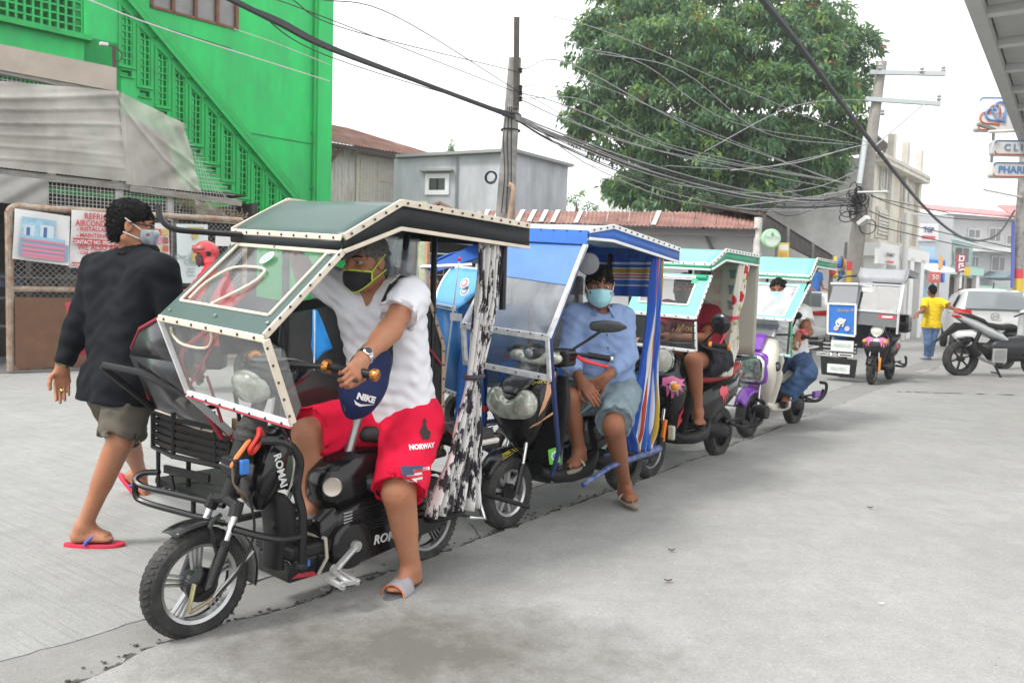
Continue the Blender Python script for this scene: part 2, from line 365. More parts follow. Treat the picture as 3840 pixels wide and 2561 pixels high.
def jag(pts,amp,step,seed):
 """the line through the points, broken into short uneven steps"""
 r=random.Random(seed);o=[]
 for a,b in zip(pts[:-1],pts[1:]):
  a,b=np.array(a,float),np.array(b,float);L_=np.linalg.norm(b-a);d=(b-a)/L_;nn=np.array([-d[1],d[0]]);k=max(1,int(L_/step))
  for i in range(k):o.append(a+(b-a)*i/k+nn*r.gauss(0,amp))
 o.append(np.array(pts[-1],float));return o
def far(p,t):return(p[0]+RD[0]*t,p[1]+RD[1]*t)
c0=[gnd(*p)[:2]for p in((190,2620),(408,2523),(560,2440),(770,2362),(1000,2316),(1238,2238),(1660,2081),(2028,1945),(2450,1790))]
crack=jag([far(c0[0],-.6)]+c0,.006,.035,3)+jag([far(c0[-1],.5),far(c0[-1],4),far(c0[-1],60)],.012,.2,4)
j0=[gnd(*p)[:2]for p in((-40,2493),(0,2480),(300,2398),(560,2315),(929,2186),(1220,2096),(1590,1960))]
joint=jag([far(j0[0],-.6)]+j0,.004,.04,5)+jag([far(j0[-1],.5),far(j0[-1],60)],.01,.25,6)
mb=MB();mb.add([(-70,-30,-.03),(95,-30,-.03),(95,95,-.03),(-70,95,-.03)],[(0,1,2,3)])
tag(obj('ground',mb,M('earth_dark',(.055,.05,.045),.95,var=.3),smooth=0),kind='structure')
def slabsheet(name,L1,L2,mat,z=0):
 n=max(len(L1),len(L2))
 def rs(Q):
  Q=np.array(Q);s=np.r_[0,np.cumsum(np.linalg.norm(np.diff(Q,axis=0),axis=1))];return Q
 mb=MB();A,B=rs(L1),rs(L2);V=[(*p,z)for p in A]+[(*p,z)for p in B[::-1]]
 bm=bmesh.new();vs=[bm.verts.new(v)for v in V];f=bm.faces.new(vs);r=bmesh.ops.extrude_face_region(bm,geom=[f])
 for g in r['geom']:
  if isinstance(g,bmesh.types.BMVert):g.co.z-=.06
 bmesh.ops.recalc_face_normals(bm,faces=bm.faces);bmesh.ops.triangulate(bm,faces=bm.faces)
 me=bpy.data.meshes.new(name);bm.to_mesh(me);bm.free();me.materials.append(mat);o=bpy.data.objects.new(name,me);col.objects.link(o);tag(o,kind='structure');return o
off=lambda Q,d:[np.array(p)+d*np.array([-RN[0],-RN[1]])for p in Q]
slabsheet('road',off(joint,-.004),[far(joint[0],-3)+RN[:2]*30,far(joint[-1],3)+RN[:2]*30],concrete('road_concrete',(.34,.338,.326),True))
slabsheet('gutter_strip',off(joint,.004),off(crack,-.012),concrete('gutter_concrete',(.27,.266,.253)))
slabsheet('pavement',off(crack,.008),[far(crack[0],-4)-RN[:2]*30,far(crack[-1],4)-RN[:2]*30],concrete('apron_concrete',(.335,.332,.318),False,True),.016)
hc=gnd(1285,2205,.001);mb=MB();r=random.Random(2)
E0=[hc+np.array([.07*math.cos(t)*r.uniform(.6,1.3),.15*math.sin(t)*r.uniform(.6,1.25),0])for t in np.linspace(0,6.283,22,endpoint=False)]
mb.add([hc-(0,0,.0)]+E0,[(0,i+1,(i+1)%22+1)for i in range(22)])
tag(obj('pothole',mb,M('pothole_dirt',(.06,.056,.05),.95,var=.5,scale=40,bump=.8,bscale=60),smooth=0),kind='structure')
mb=MB()
for i in range(26):
 q=hc+np.array([r.gauss(0,.06),r.gauss(0,.11),.004]);s_=r.uniform(.006,.03)
 mb.ell(q,(s_,s_*r.uniform(.6,1),s_*.35),6,4,Matrix.Rotation(r.uniform(0,3),3,'Z'))
tag(obj('concrete_rubble',mb,M('rubble',(.24,.235,.22),.9,var=.3,scale=30)),kind='stuff')
mb=MB()
for pts,wd in(([(1225,2100),(1262,2150),(1258,2190)],.006),([(1330,2165),(1420,2150),(1560,2140),(1640,2090)],.005),([(930,2190),(1010,2165),(1100,2140),(1220,2096)],.006),([(1700,2065),(1800,2010),(1760,1960)],.004)):
 W_=[gnd(*p,.002)for p in pts];W_=[np.array([*p,.0025])for p in jag([q[:2]for q in W_],.006,.03,9)]
 for a,b in zip(W_[:-1],W_[1:]):
  d=(b-a)/np.linalg.norm(b-a);nn=np.array([-d[1],d[0],0])*wd*r.uniform(.5,1);mb.add([a-nn,a+nn,b+nn,b-nn],[(0,1,2,3)])
tag(obj('pavement_cracks',mb,M('crack_dark',(.05,.048,.045),.95),smooth=0),kind='structure')
mb=MB();cr_=[np.array(p)for p in crack if p[1]<9]
for a,b in zip(cr_[:-1],cr_[1:]):
 d=(b-a)/(np.linalg.norm(b-a)+1e-9);nn=np.array([-d[1],d[0]]);w0,w1=r.uniform(.006,.05),r.uniform(.006,.05)
 mb.add([(*(a-nn*.014),.0035),(*(b-nn*.014),.0035),(*(b+nn*w1),.003),(*(a+nn*w0),.003)],[(0,1,2,3)])
for i in range(240):
 a=cr_[r.randrange(len(cr_))];q=np.array([a[0]-r.random()**2*.12,a[1]+r.gauss(0,.03),.006]);s_=r.uniform(.003,.012);mb.ell(q,(s_,s_*.7,s_*.4),5,3)
tag(obj('gutter_dirt',mb,M('gutter_dirt',(.07,.064,.055),.95,var=.4,scale=30),smooth=0),kind='stuff')
mb=MB()
for i in range(700):
 q=gnd(r.uniform(0,3840),r.uniform(1500,2561),.018);s_=r.uniform(.001,.0028);mb.ell(q,(s_,s_*r.uniform(.5,1),s_*.5),5,3)
tag(obj('grit',mb,M('grit',(.2,.19,.17),.9,var=.6,scale=40),smooth=0),kind='stuff')
mb=MB()
for a,b,wd in(((3350,1468),(3840,1482),.05),((3290,1285),(3420,1288),.06),((3440,1395),(3520,1380),.05)):
 p,q=gnd(*a,.016),gnd(*b,.016);d=(q-p)/np.linalg.norm(q-p);nn=np.array([-d[1],d[0],0])*wd
 for i in range(30):
  if r.random()<.75:u,v=p+(q-p)*(i/30),p+(q-p)*((i+r.uniform(.5,1))/30);mb.add([u-nn*r.uniform(.5,1),u+nn,v+nn*r.uniform(.5,1),v-nn],[(0,1,2,3)])
tag(obj('road_markings',mb,M('worn_paint',(.55,.55,.53),.8,var=.2),smooth=0),kind='structure')
for i,(p,s_,m_,lb)in enumerate((((3262,1907),.03,(.12,.05,.025),'dry brown curled leaf lying on the open pavement at right'),((2505,2183),.03,(.1,.06,.04),'brown twig scrap lying on the bare pavement in front of the blue canopied tricycle'),((1020,2440),.0,(.1,.07,.04),''),((3305,2268),.018,(.8,.8,.8),'tiny white paper scrap on the pavement, nearer the viewer than the brown leaf'),((2518,2068),.03,(.1,.1,.1),'thin dark scrap on the pavement beyond the brown twig'))):
 if not s_:continue
 s_*=.6;q=gnd(*p,.018);mb=MB();G=[]
 for a in np.linspace(-1,1,5):G.append([q+np.array([a*s_,b*s_*.45*(1-a*a*.8),.006+.012*(a*a+b*b*.6)*s_/.03])for b in(-1,0,1)])
 mb.sheet(G);tag(obj('dead_leaf' if 'leaf' in lb else 'litter_scrap',mb,M('litter%d'%i,m_,.8),solid=.001),lb,'litter','litter on the pavement')
S1=.5549
FN=wallfr((-6.555,10.371),45)
GREEN=M('green_paint',(.012,.53,.115),.6,var=.10,scale=1.2,dirt=(.03,.36,.11),dscale=1.1,damt=.4,stretch=(1.6,1.6,.45),bump=.15,bscale=25)
GREEND=M('green_paint_trim',(.01,.43,.09),.6,var=.12,scale=3,dirt=(.02,.22,.06),dscale=3,damt=.3)
gb=thing('green_building','bright green painted building with a stair wall of stepped lattice windows','building',FN)
def zfr(x,z,off):return FN.Y(x,z,off)
wl,wr_,wz0=3.30,5.06,6.40;y0,y1=4.0,4.25
mb=MB()
mb.box(((wl-6)/2,(y0+y1)/2,4.5),(wl+6,.25,9));mb.box(((wl+wr_)/2,(y0+y1)/2,wz0/2),(wr_-wl,.25,wz0));mb.box(((wl+wr_)/2,(y0+y1)/2,8.6),(wr_-wl,.25,.8));mb.box(((wr_+6.85)/2,(y0+y1)/2,4.5),(6.85-wr_,.25,9))
mb.box((0.5,7.5,4.5),(13,6.5,9))if False else None
obj('main_wall',mb,GREEN,gb,0)
mb=MB();mb.box((7.02,4.08,4.5),(.36,.5,9));mb.box((7.02,8,4.5),(.3,7.3,9));obj('corner_pillar',mb,GREEN,gb,0)
mb=MB();mb.tube([(6.83,3.93,0),(6.83,3.93,9)],.045,8)
for z in(3.4,4.6,5.9,7.2):mb.box((6.83,3.96,z),(.14,.06,.05))
obj('drain_pipe',mb,GREEND,gb)
for a,b in(((1680,900),(2110,975)),((1140,200),(1560,330))):
 p,q=FN.Y(a[0]*S1,a[1]*S1,4),FN.Y(b[0]*S1,b[1]*S1,4);obj('pour_joint',MB().bar((p[0],3.995,p[2]),(q[0],3.995,q[2]),.02,.018),M('green_seam',(.015,.2,.06),.8),gb,0)
WOOD=M('brown_window_wood',(.16,.06,.03),.6,var=.3,scale=8)
wf=MB();bw=[wl,wl+.41,wl+.85,wl+1.29,wr_-.06]
wf.bar((wl,4.02,wz0+.02),(wr_,4.02,wz0+.02),.1,.05);wf.bar((wl,4.02,wz0+1.5),(wr_,4.02,wz0+1.5),.1,.05)
for t in bw:wf.box((t+.03,4.02,wz0+.76),(.06,.1,1.5))
wfo=obj('window',wf,WOOD,gb,0)
GLS=M('dusty_glass',(.22,.21,.21),.15,var=.2,scale=2)
for a,b in zip(bw[:-1],bw[1:]):
 mb=MB();mb.box(((a+b)/2+.03,4.06,wz0+.76),(b-a-.06,.01,1.45));obj('pane',mb,GLS,wfo,0)
mb=MB();r=random.Random(4)
for i in range(7):t=wl+.1+i*.11+r.uniform(-.02,.02);mb.cyl((t,4.12,wz0+.05),(t,4.12,wz0+.05+r.uniform(.07,.15)),.035,.03,8)
obj('sill_jar',mb,M('white_jar',(.6,.6,.58),.4),wfo)
yp0,yp1=2.6,2.78
sl=(2.973-6.024)/(5.758-2.546)
ztop=lambda t:6.024+sl*(t-2.546)-.16
mb=MB();tk=lambda k:2.303+.3*k
for k in range(-1,12):
 t0=tk(k);t1=t0+.17;tn=tk(k+1);zb=4.894-.286*k;s0,s1=4.71-.287*k,4.808-.287*k;zt=lambda t,k=k:5.837-.283*k-(.75*(t-tk(k)))
 if k>=0:
  mb.prism([(t0,0),(t1,0),(t1,s0),(t0,s0)],yp0,yp1);mb.prism([(t0,s1),(t1,s1),(t1,zb),(t0,zb)],yp0,yp1);mb.prism([(t0,zt(t0)),(t1,zt(t1)),(t1,ztop(t1)),(t0,ztop(t0))],yp0,yp1)
  mb.prism([(t1,0),(tn,0),(tn,ztop(tn)),(t1,ztop(t1))],yp0,yp1)
  lp=MB();fr_=.014;y_=yp0+.03
  for tt in(t0+.008,t0+.085,t1-.008):lp.bar((tt,y_,zb),(tt,y_,zt(tt)),.022,.06,(0,1,0))
  nz=8
  for q in range(nz+1):
   z=zb+q*(zt(t0)-zb-.05)/nz
   if z<zt(t1):lp.box(((t0+t1)/2,y_,z),(.17,.058,.02))
   else:lp.box((t0+.045,y_,z),(.075,.058,.02))
  for tt in(t0-.03,t1+.03):lp.bar((tt,yp0-.012,zb-.02),(tt,yp0-.012,zt(tt)+.03),.04,.03,(0,1,0))
  lp.bar((t0-.05,yp0-.02,zb-.03),(t1+.05,yp0-.02,zb-.03),.05,.045);lp.bar((t0-.05,yp0-.012,zt(t0-.05)+.03),(t1+.05,yp0-.012,zt(t1+.05)+.03),.04,.03)
  lp.bar((t0-.03,yp0-.015,s0-.014),(t1+.03,yp0-.015,s0-.014),.04,.02)
  obj('lattice_panel',lp,GREEND,gb,0)
  obj('coping_bracket',MB().box((tk(k)+.235,yp0-.025,ztop(t1+.065)-.07),(.07,.05,.12)),GREEND,gb,0)
mb.prism([(tk(12),0),(6.84,0),(6.84,ztop(6.84)if ztop(6.84)>.1 else .1),(tk(12),ztop(tk(12)))],yp0,yp1)
obj('stair_wall',mb,GREEN,gb,0)
mb=MB();mb.bar((1.5,yp0+.04,6.024+sl*(1.5-2.546)-.07),(6.8,yp0+.04,6.024+sl*(6.8-2.546)-.07),.34,.1);mb.bar((1.5,yp0-.11,6.024+sl*(1.5-2.546)-.17),(6.8,yp0-.11,6.024+sl*(6.8-2.546)-.17),.03,.12)
obj('stair_coping',mb,GREEND,gb,0)
gl0,gl1,gz0=-2.5,1.72,5.22
mb=MB();mb.box(((gl1+2.3)/2,2.69,6.5),(2.3-gl1,.18,4.1));mb.box((-.4,2.69,(4.45+gz0)/2),(5.4-.0,.18,gz0-4.45))if False else mb.box(((2.303-3.1)/2,2.69,(4.44+gz0)/2),(2.303+3.1,.18,gz0-4.44));mb.box((-.4,2.69,8.4),(4.4,.18,.9))
obj('upper_wall',mb,GREEN,gb,0)
mb=MB();mb.box((-.4,2.54,gz0-.04),(4.4,.16,.09));obj('window_ledge',mb,GREEND,gb,0)
mb=MB();sp=.118
for i in range(int((gl1-gl0)/sp)+1):mb.box((gl1-.02-i*sp,2.66,gz0+1.4),(.036,.07,2.8))
for i in range(22):mb.box(((gl0+gl1)/2,2.66,gz0+.02+i*.128),(gl1-gl0,.066,.03))
obj('lattice_window',mb,GREEND,gb,0)
mb=MB();mb.box((-.4,3.4,6.6),(4.4,.05,3));obj('inner_wall',mb,M('green_inside_shaded',(.02,.16,.06),.8),gb,0)  # wall behind the lattice in darker green, its shade put into the colour
GREYW=M('weathered_wood',(.26,.245,.22),.85,var=.35,scale=6,bump=.4,bscale=20,stretch=(1,6,6))
RUST=M('rusty_pipe',(.36,.31,.25),.7,var=.3,scale=9,dirt=(.22,.1,.05),dscale=7,damt=.6)
WIRE=M('galvanised_wire',(.5,.49,.47),.55,metal=.3,var=.3,scale=14)
sh=thing('market_shack','low grey shack of wood and welded mesh under the green stair','shack',FN)
mb=MB()
mb.bar((-2.6,.78,2.68),(1.82,.78,2.65),.05,.1);mb.bar((1.78,.74,2.63),(3.55,.74,2.575),.05,.1);mb.bar((-2.6,.8,4.13),(1.6,.8,4.03),.05,.16)
mb.box((-.5,1.0,3.68),(4.2,.03,.24));obj('beam',mb,GREYW,sh,0)
mb=MB();mb.box((-.55,.77,4.2),(4.3,.04,.34));mb.box((-.4,.9,3.8),(4,.03,.1));obj('fascia_board',mb,M('beige_board',(.42,.36,.30),.8,var=.12,scale=3),sh,0)
WP=M('whitewashed_post',(.55,.53,.5),.8,var=.25,scale=7)
for t,a,b in((.9,3.5,4.1),(1.66,2.2,2.65),(2.42,2.2,2.62),(1.6,2.6,4.05),(.75,2.65,3.7)):
 mb=MB();mb.box((t,.84,(a+b)/2),(.1,.07,b-a));obj('post',mb,WP,sh,0)
mb=MB();g=.053
def wmesh(mb,t0,t1,z0,z1,y,g=.053,rr=.004):
 for i in range(int((t1-t0)/g)+1):mb.box((t0+i*g,y,(z0+z1)/2),(rr*2,rr*2,z1-z0))
 for i in range(int((z1-z0)/g)+1):mb.box(((t0+t1)/2,y,z0+i*g),(t1-t0,rr*2,rr*2))
wmesh(mb,.7,3.5,2.24,2.62,.8);wmesh(mb,1.65,2.55,2.66,3.6,.82);wmesh(mb,-2,1.6,2.66,4.05,.86)
a,b=(3.0,2.66),(2.62,3.6)
for i in range(16):t=2.65+i*.053;mb.bar((t,.8,2.6),(t-.12,.8,max(2.62,3.62-i*.066)),.007,.007)
for i in range(16):z=2.64+i*.06;mb.bar((2.55,.8,z),(max(2.6,3.52-i*.056),.8,z),.007,.007)
tag(obj('wire_mesh',mb,WIRE,sh,0),kind='stuff')
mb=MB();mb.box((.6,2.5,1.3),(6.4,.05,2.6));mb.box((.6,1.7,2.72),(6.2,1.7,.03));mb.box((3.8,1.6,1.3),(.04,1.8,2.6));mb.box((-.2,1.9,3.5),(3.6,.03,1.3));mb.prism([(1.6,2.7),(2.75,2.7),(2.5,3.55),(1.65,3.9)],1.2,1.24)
obj('back_wall',mb,M('shack_shade_dark',(.045,.04,.035),.9,var=.4),sh,0)  # near-black wall colour stands for the shade under the roof
mb=MB();r=random.Random(11)
for i in range(7):t=.15+i*.48;mb.box((t,1.1+r.uniform(0,.5),r.uniform(.5,.9)),(.06,.05,2.2))
for z in(.55,.95,1.25):mb.box((1.6,1.2,z),(3.0,.35,.025))
obj('shelf',mb,M('shelf_grey',(.16,.15,.14),.8,var=.3),sh,0)
for i in range(8):
 mb=MB();t=.3+i*.38;mb.box((t,1.2,1.08+.12),(.26,.24,r.uniform(.12,.22)));obj('crate',mb,M('crate%d'%(i%3),((.05,.07,.12),(.12,.1,.07),(.14,.14,.13))[i%3],.7),sh,0)
TARP=bpy.data.materials.new('grey_tarp');TARP.use_nodes=True;n=TARP.node_tree.nodes;L=TARP.node_tree.links;pb=n['Principled BSDF'];pb.inputs['Base Color'].default_value=(.46,.45,.43,1);pb.inputs['Roughness'].default_value=.55
tc=n.new('ShaderNodeTexCoord');nz=n.new('ShaderNodeTexNoise');nz.inputs['Scale'].default_value=1.8;nz.inputs['Detail'].default_value=7;L.new(tc.outputs['Object'],nz.inputs[0])
cr=n.new('ShaderNodeValToRGB');cr.color_ramp.elements[0].color=(.36,.335,.3,1);cr.color_ramp.elements[1].color=(.58,.55,.5,1);cr.color_ramp.elements[0].position=.35;cr.color_ramp.elements[1].position=.62;L.new(nz.outputs[0],cr.inputs[0]);L.new(cr.outputs[0],pb.inputs['Base Color'])
tr=n.new('ShaderNodeBsdfTransparent');ms=n.new('ShaderNodeMixShader');ms.inputs[0].default_value=.72;L.new(tr.outputs[0],ms.inputs[1]);L.new(pb.outputs[0],ms.inputs[2]);L.new(ms.outputs[0],n['Material Output'].inputs[0])
def drape(c,nu,nv,f,y):
 """sheet over four corner points (t,z) tl,tr,br,bl; f(u,v) pushes it out towards the street"""
 G=[]
 for j in range(nv+1):
  v=j/nv;row=[]
  for i in range(nu+1):
   u=i/nu;p=(1-v)*((1-u)*np.array(c[0])+u*np.array(c[1]))+v*((1-u)*np.array(c[3])+u*np.array(c[2]));row.append((p[0],y-f(u,v),p[1]))
  G.append(row)
 return G
tp=thing('grey_tarpaulin','wrinkled grey translucent tarpaulin hung over the mesh of the shack','tarpaulin',FN)
mb=MB()
def fold1(u,v):
 s=0
 for a,b,w_,h_ in((.05,.42,.03,.05),(.2,.5,.02,.035),(.38,.62,.018,.03),(.55,.7,.016,.028),(.72,.8,.015,.02),(.86,.92,.012,.02)):
  s+=h_*1.5*math.exp(-((v-(a*u+b*(1-u))-.012*math.sin(9*u+40*a))/(w_*.75))**2/2)*max(0,1.1-1.1*abs(u-.25-.5*((a*7.3)%1)))**1.3
 return .02+s+.010*math.sin(9*u+5*v)+.006*math.sin(31*u+17*v+3*math.sin(11*v))+.1*(1-u)*v*.5
mb.sheet(drape([(-2.4,3.62),(1.61,4.03),(1.72,2.72),(-2.4,2.74)],90,60,fold1,.74))
obj('tarp_panel',mb,TARP,tp,180)
mb=MB()
def fold2(u,v):return .02+.03*math.exp(-((u-.05)/.03)**2)+.035*math.exp(-((v-.25-.5*(u-.3))/.05)**2)*max(0,u-.2)*2+.022*math.sin(14*u+9*v+2*math.sin(8*v))*u+.03*math.exp(-((v-.1-.9*u)/.035)**2)+.02*math.sin(31*u-11*v)*u*u
mb.sheet(drape([(1.61,4.03),(2.6,3.72),(2.86,2.68),(1.72,2.68)],60,60,fold2,.74))
obj('tarp_panel',mb,TARP,tp,180)
mb=MB();mb.sheet(drape([(-2.4,2.7),(.68,2.62),(.66,2.25),(-2.4,2.22)],70,24,lambda u,v:.03+.035*math.sin(22*u+3*v)*(.3+v)+.02*math.sin(47*u+8*v)+.05*v,.74));obj('tarp_skirt',mb,M('tarp_dark',(.33,.32,.3),.6,var=.15,scale=3),tp,180)
mb=MB();mb.sheet(drape([(2.75,2.55),(3.05,2.5),(3.5,2.22),(2.8,2.22)],20,12,lambda u,v:.03+.02*math.sin(12*u+6*v),.74));obj('tarp_scrap',mb,TARP,tp,180)
lp_=thing('lamp_bracket','thin dark post with a small street lamp in front of the green stair wall','lamp',FN,(1.6,.9,4));q0,q1=FN.Y(426,345,.9),FN.Y(428,175,.9);obj('post',MB().cyl(q0,q1,.028,n=8),M('post_brown',(.07,.04,.035),.7),lp_);q2,q3=FN.Y(374,165,.9),FN.Y(405,169,.9);obj('lamp_head',MB().bar(q2,q3,.07,.05),M('lamp_white',(.6,.58,.55),.5),lp_,bevel=.01);obj('lamp_arm',MB().tube(spline([q3,FN.Y(432,178,.9),FN.Y(458,205,.9),FN.Y(445,232,.9),FN.Y(428,225,.9)],4),.01,6),MATS['post_brown'],lp_)
mb=MB();r=random.Random(5)
for i in range(420):
 t=r.uniform(2.5,3.6);z=2.34+max(0,(3.4-t))*.18+r.gauss(0,.05);p=np.array([t,.7+r.uniform(-.1,.1),z]);d=np.array([r.gauss(0,1),r.gauss(0,.4),r.gauss(0,.6)]);d/=np.linalg.norm(d);mb.bar(p,p+d*r.uniform(.06,.16),.006,.003)
tag(obj('dry_grass',mb,M('dry_grass',(.3,.25,.17),.9,var=.3,scale=30),None,0,world=False),kind='stuff')
bpy.data.objects['dry_grass'].location=FN.o;bpy.data.objects['dry_grass'].rotation_euler=(0,0,FN.rz)
fn=thing('pipe_fence','chain link fence of rusty white pipes in front of the market shack','fence',FN)
mb=MB();mb.tube(spline([(.03,0,.03),(.03,0,1.9),(.03,0,2.08),(.1,0,2.16),(.25,0,2.165)],4),.05,10);mb.tube([(.25,0,2.165),(3.2,0,2.235)],.045,10);mb.tube([(3.2,0,2.235),(3.25,0,2.1),(3.25,0,.03)],.04,10)
obj('frame_pipe',mb,RUST,fn)
for z0,z1 in((1.1,1.1),(.07,.09)):
 mb=MB();mb.tube([(.05,0,z0),(3.22,0,z1)],.042,10);obj('rail_pipe',mb,RUST,fn)
mb=MB();mb.tube([(-.14,.1,0),(-.14,.1,2.2)],.06,10);mb.tube([(-.4,.1,2.0),(-3,.1,2.0)],.04,8);obj('post',mb,RUST,fn)
for t in(1.05,2.2):
 mb=MB();mb.box((t,.1,1.1),(.09,.07,2.2));obj('post',mb,GREYW,fn,0)
mb=MB();g=.075
for i in range(-30,48):
 for s_ in(1,-1):
  a=np.array([i*g,.08]);b=a+s_*0
  x0=.08+i*g;z0,z1=.1,2.15
  p=[x0,z0]if s_>0 else[x0,z1];q=[x0+(z1-z0),z1]if s_>0 else[x0+(z1-z0),z0]
  def cl(p,q,xa,xb):
   dx=q[0]-p[0];t0=max(0,(xa-p[0])/dx);t1=min(1,(xb-p[0])/dx);return None if t1<=t0 else([p[0]+dx*t0,p[1]+(q[1]-p[1])*t0],[p[0]+dx*t1,p[1]+(q[1]-p[1])*t1])
  k=cl(p,q,.08,3.2)
  if k:mb.bar((k[0][0],.02+.004*s_,k[0][1]),(k[1][0],.02+.004*s_,k[1][1]),.006,.006)
tag(obj('chain_link',mb,M('chain_wire',(.27,.26,.25),.6,metal=.4),fn,0),kind='stuff')
mb=MB();mb.box((.63,-.07,.53),(1.12,.02,.92));mb.box((1.6,-.05,.45),(.7,.02,.8))
o=obj('plywood_board',mb,M('brown_board',(.17,.085,.045),.75,var=.15,scale=5,dirt=(.12,.06,.035),dscale=4),None,0);o.location=FN.o;o.rotation_euler=(0,0,FN.rz)
tag(o,'sheet of brown plywood leaning at the foot of the pipe fence','board')
def banner(label,c,fold,paint,y=-.08,name='banner'):
 t=thing(name,label,'banner',FN);mb=MB();mb.sheet(drape(c,24,16,fold,y));obj('sheet',mb,paint,t,180);return t
PW=M('banner_white',(.68,.68,.67),.5,var=.06,scale=4)
INKR=M('ink_red',(.52,.035,.04),.5);INKP=M('ink_pink',(.6,.22,.3),.5);INKB=M('ink_blue',(.05,.13,.3),.5);INKC=M('ink_cyan',(.25,.5,.62),.5);INKD=M('ink_dark',(.1,.1,.11),.5);INKG=M('ink_green',(.3,.38,.36),.5);GOLD=M('ink_gold',(.5,.38,.12),.5)
q=lambda x,y:FN.Y(x,y,-.08)[[0,2]]
def flat(name,par,poly,mat,y):m=MB();m.prism(poly,y,y-.002);return obj(name,m,mat,par,0)
b1=banner('white banner with a blue house picture, leftmost on the pipe fence',[q(55,782),q(265,812),q(255,997),q(45,970)],lambda u,v:.02*math.sin(4*u+3*v)+.03*u*v,PW)
def P1(u,v):c=[q(55,782),q(265,812),q(255,997),q(45,970)];return(1-v)*((1-u)*c[0]+u*c[1])+v*((1-u)*c[3]+u*c[2])
pic=MB()
def onb(P,u0,v0,u1,v1,mat,nm,par,y=-.135):return flat(nm,par,[P(u0,v0),P(u1,v0),P(u1,v1),P(u0,v1)],mat,y)
onb(P1,.12,.14,.72,.55,M('picture_sky',(.3,.5,.62),.5,var=.3,scale=6),'picture',b1);onb(P1,.16,.3,.34,.54,M('picture_house',(.55,.62,.68),.5),'picture',b1,-.139);onb(P1,.44,.26,.68,.54,M('picture_house',(.55,.62,.68),.5),'picture',b1,-.139);onb(P1,.2,.34,.26,.5,INKB,'picture',b1,-.143);onb(P1,.5,.3,.56,.5,INKB,'picture',b1,-.143);onb(P1,.1,.5,.9,.56,INKC,'picture',b1,-.141)
onb(P1,.1,.6,.97,.93,M('banner_blue',(.22,.33,.45),.5),'print_panel',b1)
for v,s_ in((.56,.085),(.66,.1),(.745,.1),(.83,.1),(.89,.075)):
 onb(P1,.14,v,.9,v+s_*.55,INKP,'print_line',b1,-.142)
b2=banner('white banner with red refrigeration and aircondition lettering behind the walking man',[q(268,787),q(560,812),q(552,1020),q(260,1004)],lambda u,v:.012*math.sin(9*u+6*v),PW)
def P2(u,v):c=[q(268,787),q(560,812),q(552,1020),q(260,1004)];return(1-v)*((1-u)*c[0]+u*c[1])+v*((1-u)*c[3]+u*c[2])
def lines(P,par,L_,mat,y=-.12,nm='lettering'):
 for s_,u,v,size,al,*sxx in L_:
  p=P(u,v);text(nm,s_,size,mat,par,(p[0],y,p[1]),(1,0,.02),(0,0,1),al,.001,bold=.002,sx=sxx[0]if sxx else 1)
lines(P2,b2,[('REFRIGERATION',.5,.085,.115,'CENTER',.85),('AIRCONDITION SERVICE',.5,.21,.115,'CENTER',.72),('- INSTALLATION',.06,.325,.07,'LEFT'),('- MAINTENANCE',.06,.43,.07,'LEFT'),('- REPAIR',.6,.36,.07,'LEFT'),('WE ALSO ACCEPT',.08,.64,.11,'LEFT',.8),('- CAR AIRCON',.08,.74,.055,'LEFT')],INKR)
onb(P2,.02,.48,.98,.585,INKR,'print_band',b2,-.112);onb(P2,.02,.9,.98,.985,INKR,'print_band',b2,-.112)
lines(P2,b2,[('CONTACT NO. 0922-590-5531 / 0917-514-2',.5,.532,.075,'CENTER',.72),('CONTACT NO. 0922-590',.3,.945,.065,'CENTER',.8)],PW,-.125)
c3=[q(545,836),q(634,838),q(636,1055),q(548,1055)]
b3=banner('white food menu banner with rows of dish pictures beside the grey post',c3,lambda u,v:.01*math.sin(5*u+4*v),PW)
def P3(u,v):return(1-v)*((1-u)*c3[0]+u*c3[1])+v*((1-u)*c3[3]+u*c3[2])
r=random.Random(8);DISH=[M('dish%d'%i,c_,.5,var=.5,scale=30)for i,c_ in enumerate(((.5,.12,.06),(.55,.38,.1),(.6,.2,.3),(.35,.1,.07),(.55,.45,.25)))]
for i in range(4):
 for j in range(2):
  onb(P3,.38+i%2*.3 if False else .4+j*.3,.1+i*.14,.64+j*.3,.21+i*.14,DISH[(i*2+j)%5],'dish_picture',b3,-.1)
onb(P3,.4,.68,.95,.71,INKC,'print_band',b3,-.1);onb(P3,.4,.76,.95,.93,DISH[2],'dish_picture',b3,-.1)
c4=[q(661,840),q(780,842),q(782,1062),q(664,1062)]
b4=banner('pale chapel banner with grey lettering behind the red helmet',c4,lambda u,v:.012*math.sin(5*u+3*v),M('banner_pale',(.6,.66,.66),.5,var=.05))
def P4(u,v):return(1-v)*((1-u)*c4[0]+u*c4[1])+v*((1-u)*c4[3]+u*c4[2])
onb(P4,.3,.05,.85,.085,GOLD,'print_line',b4,-.1);lines(P4,b4,[('Our Lady of',.45,.56,.1,'CENTER'),('Chapel',.5,.65,.1,'CENTER')],INKG,-.1)
m=MB();[onb(P4,.3,v_,.55,v_+.02,INKG,'print_line',b4,-.1)for v_ in(.75,.8,.86)];p=P4(.56,.2);m.lathe([(.05,0),(.05,.003)],(p[0],-.1,p[1]),(0,-1,0),12);m.prism([(p[0]-.03,p[1]-.2),(p[0]+.03,p[1]-.2),(p[0]+.05,p[1]-.38),(p[0]-.05,p[1]-.38)],-.1,-.103);obj('emblem',m,GOLD,b4)
c5=[q(808,884),q(886,888),q(885,925),q(807,922)]
b5=banner('small blank white placard tied to the fence end near the black canopy',c5,lambda u,v:0,PW,name='placard')
v3=lambda*a:np.array(a,float)
def nrm(a):a=np.asarray(a,float);return a/(np.linalg.norm(a)+1e-12)
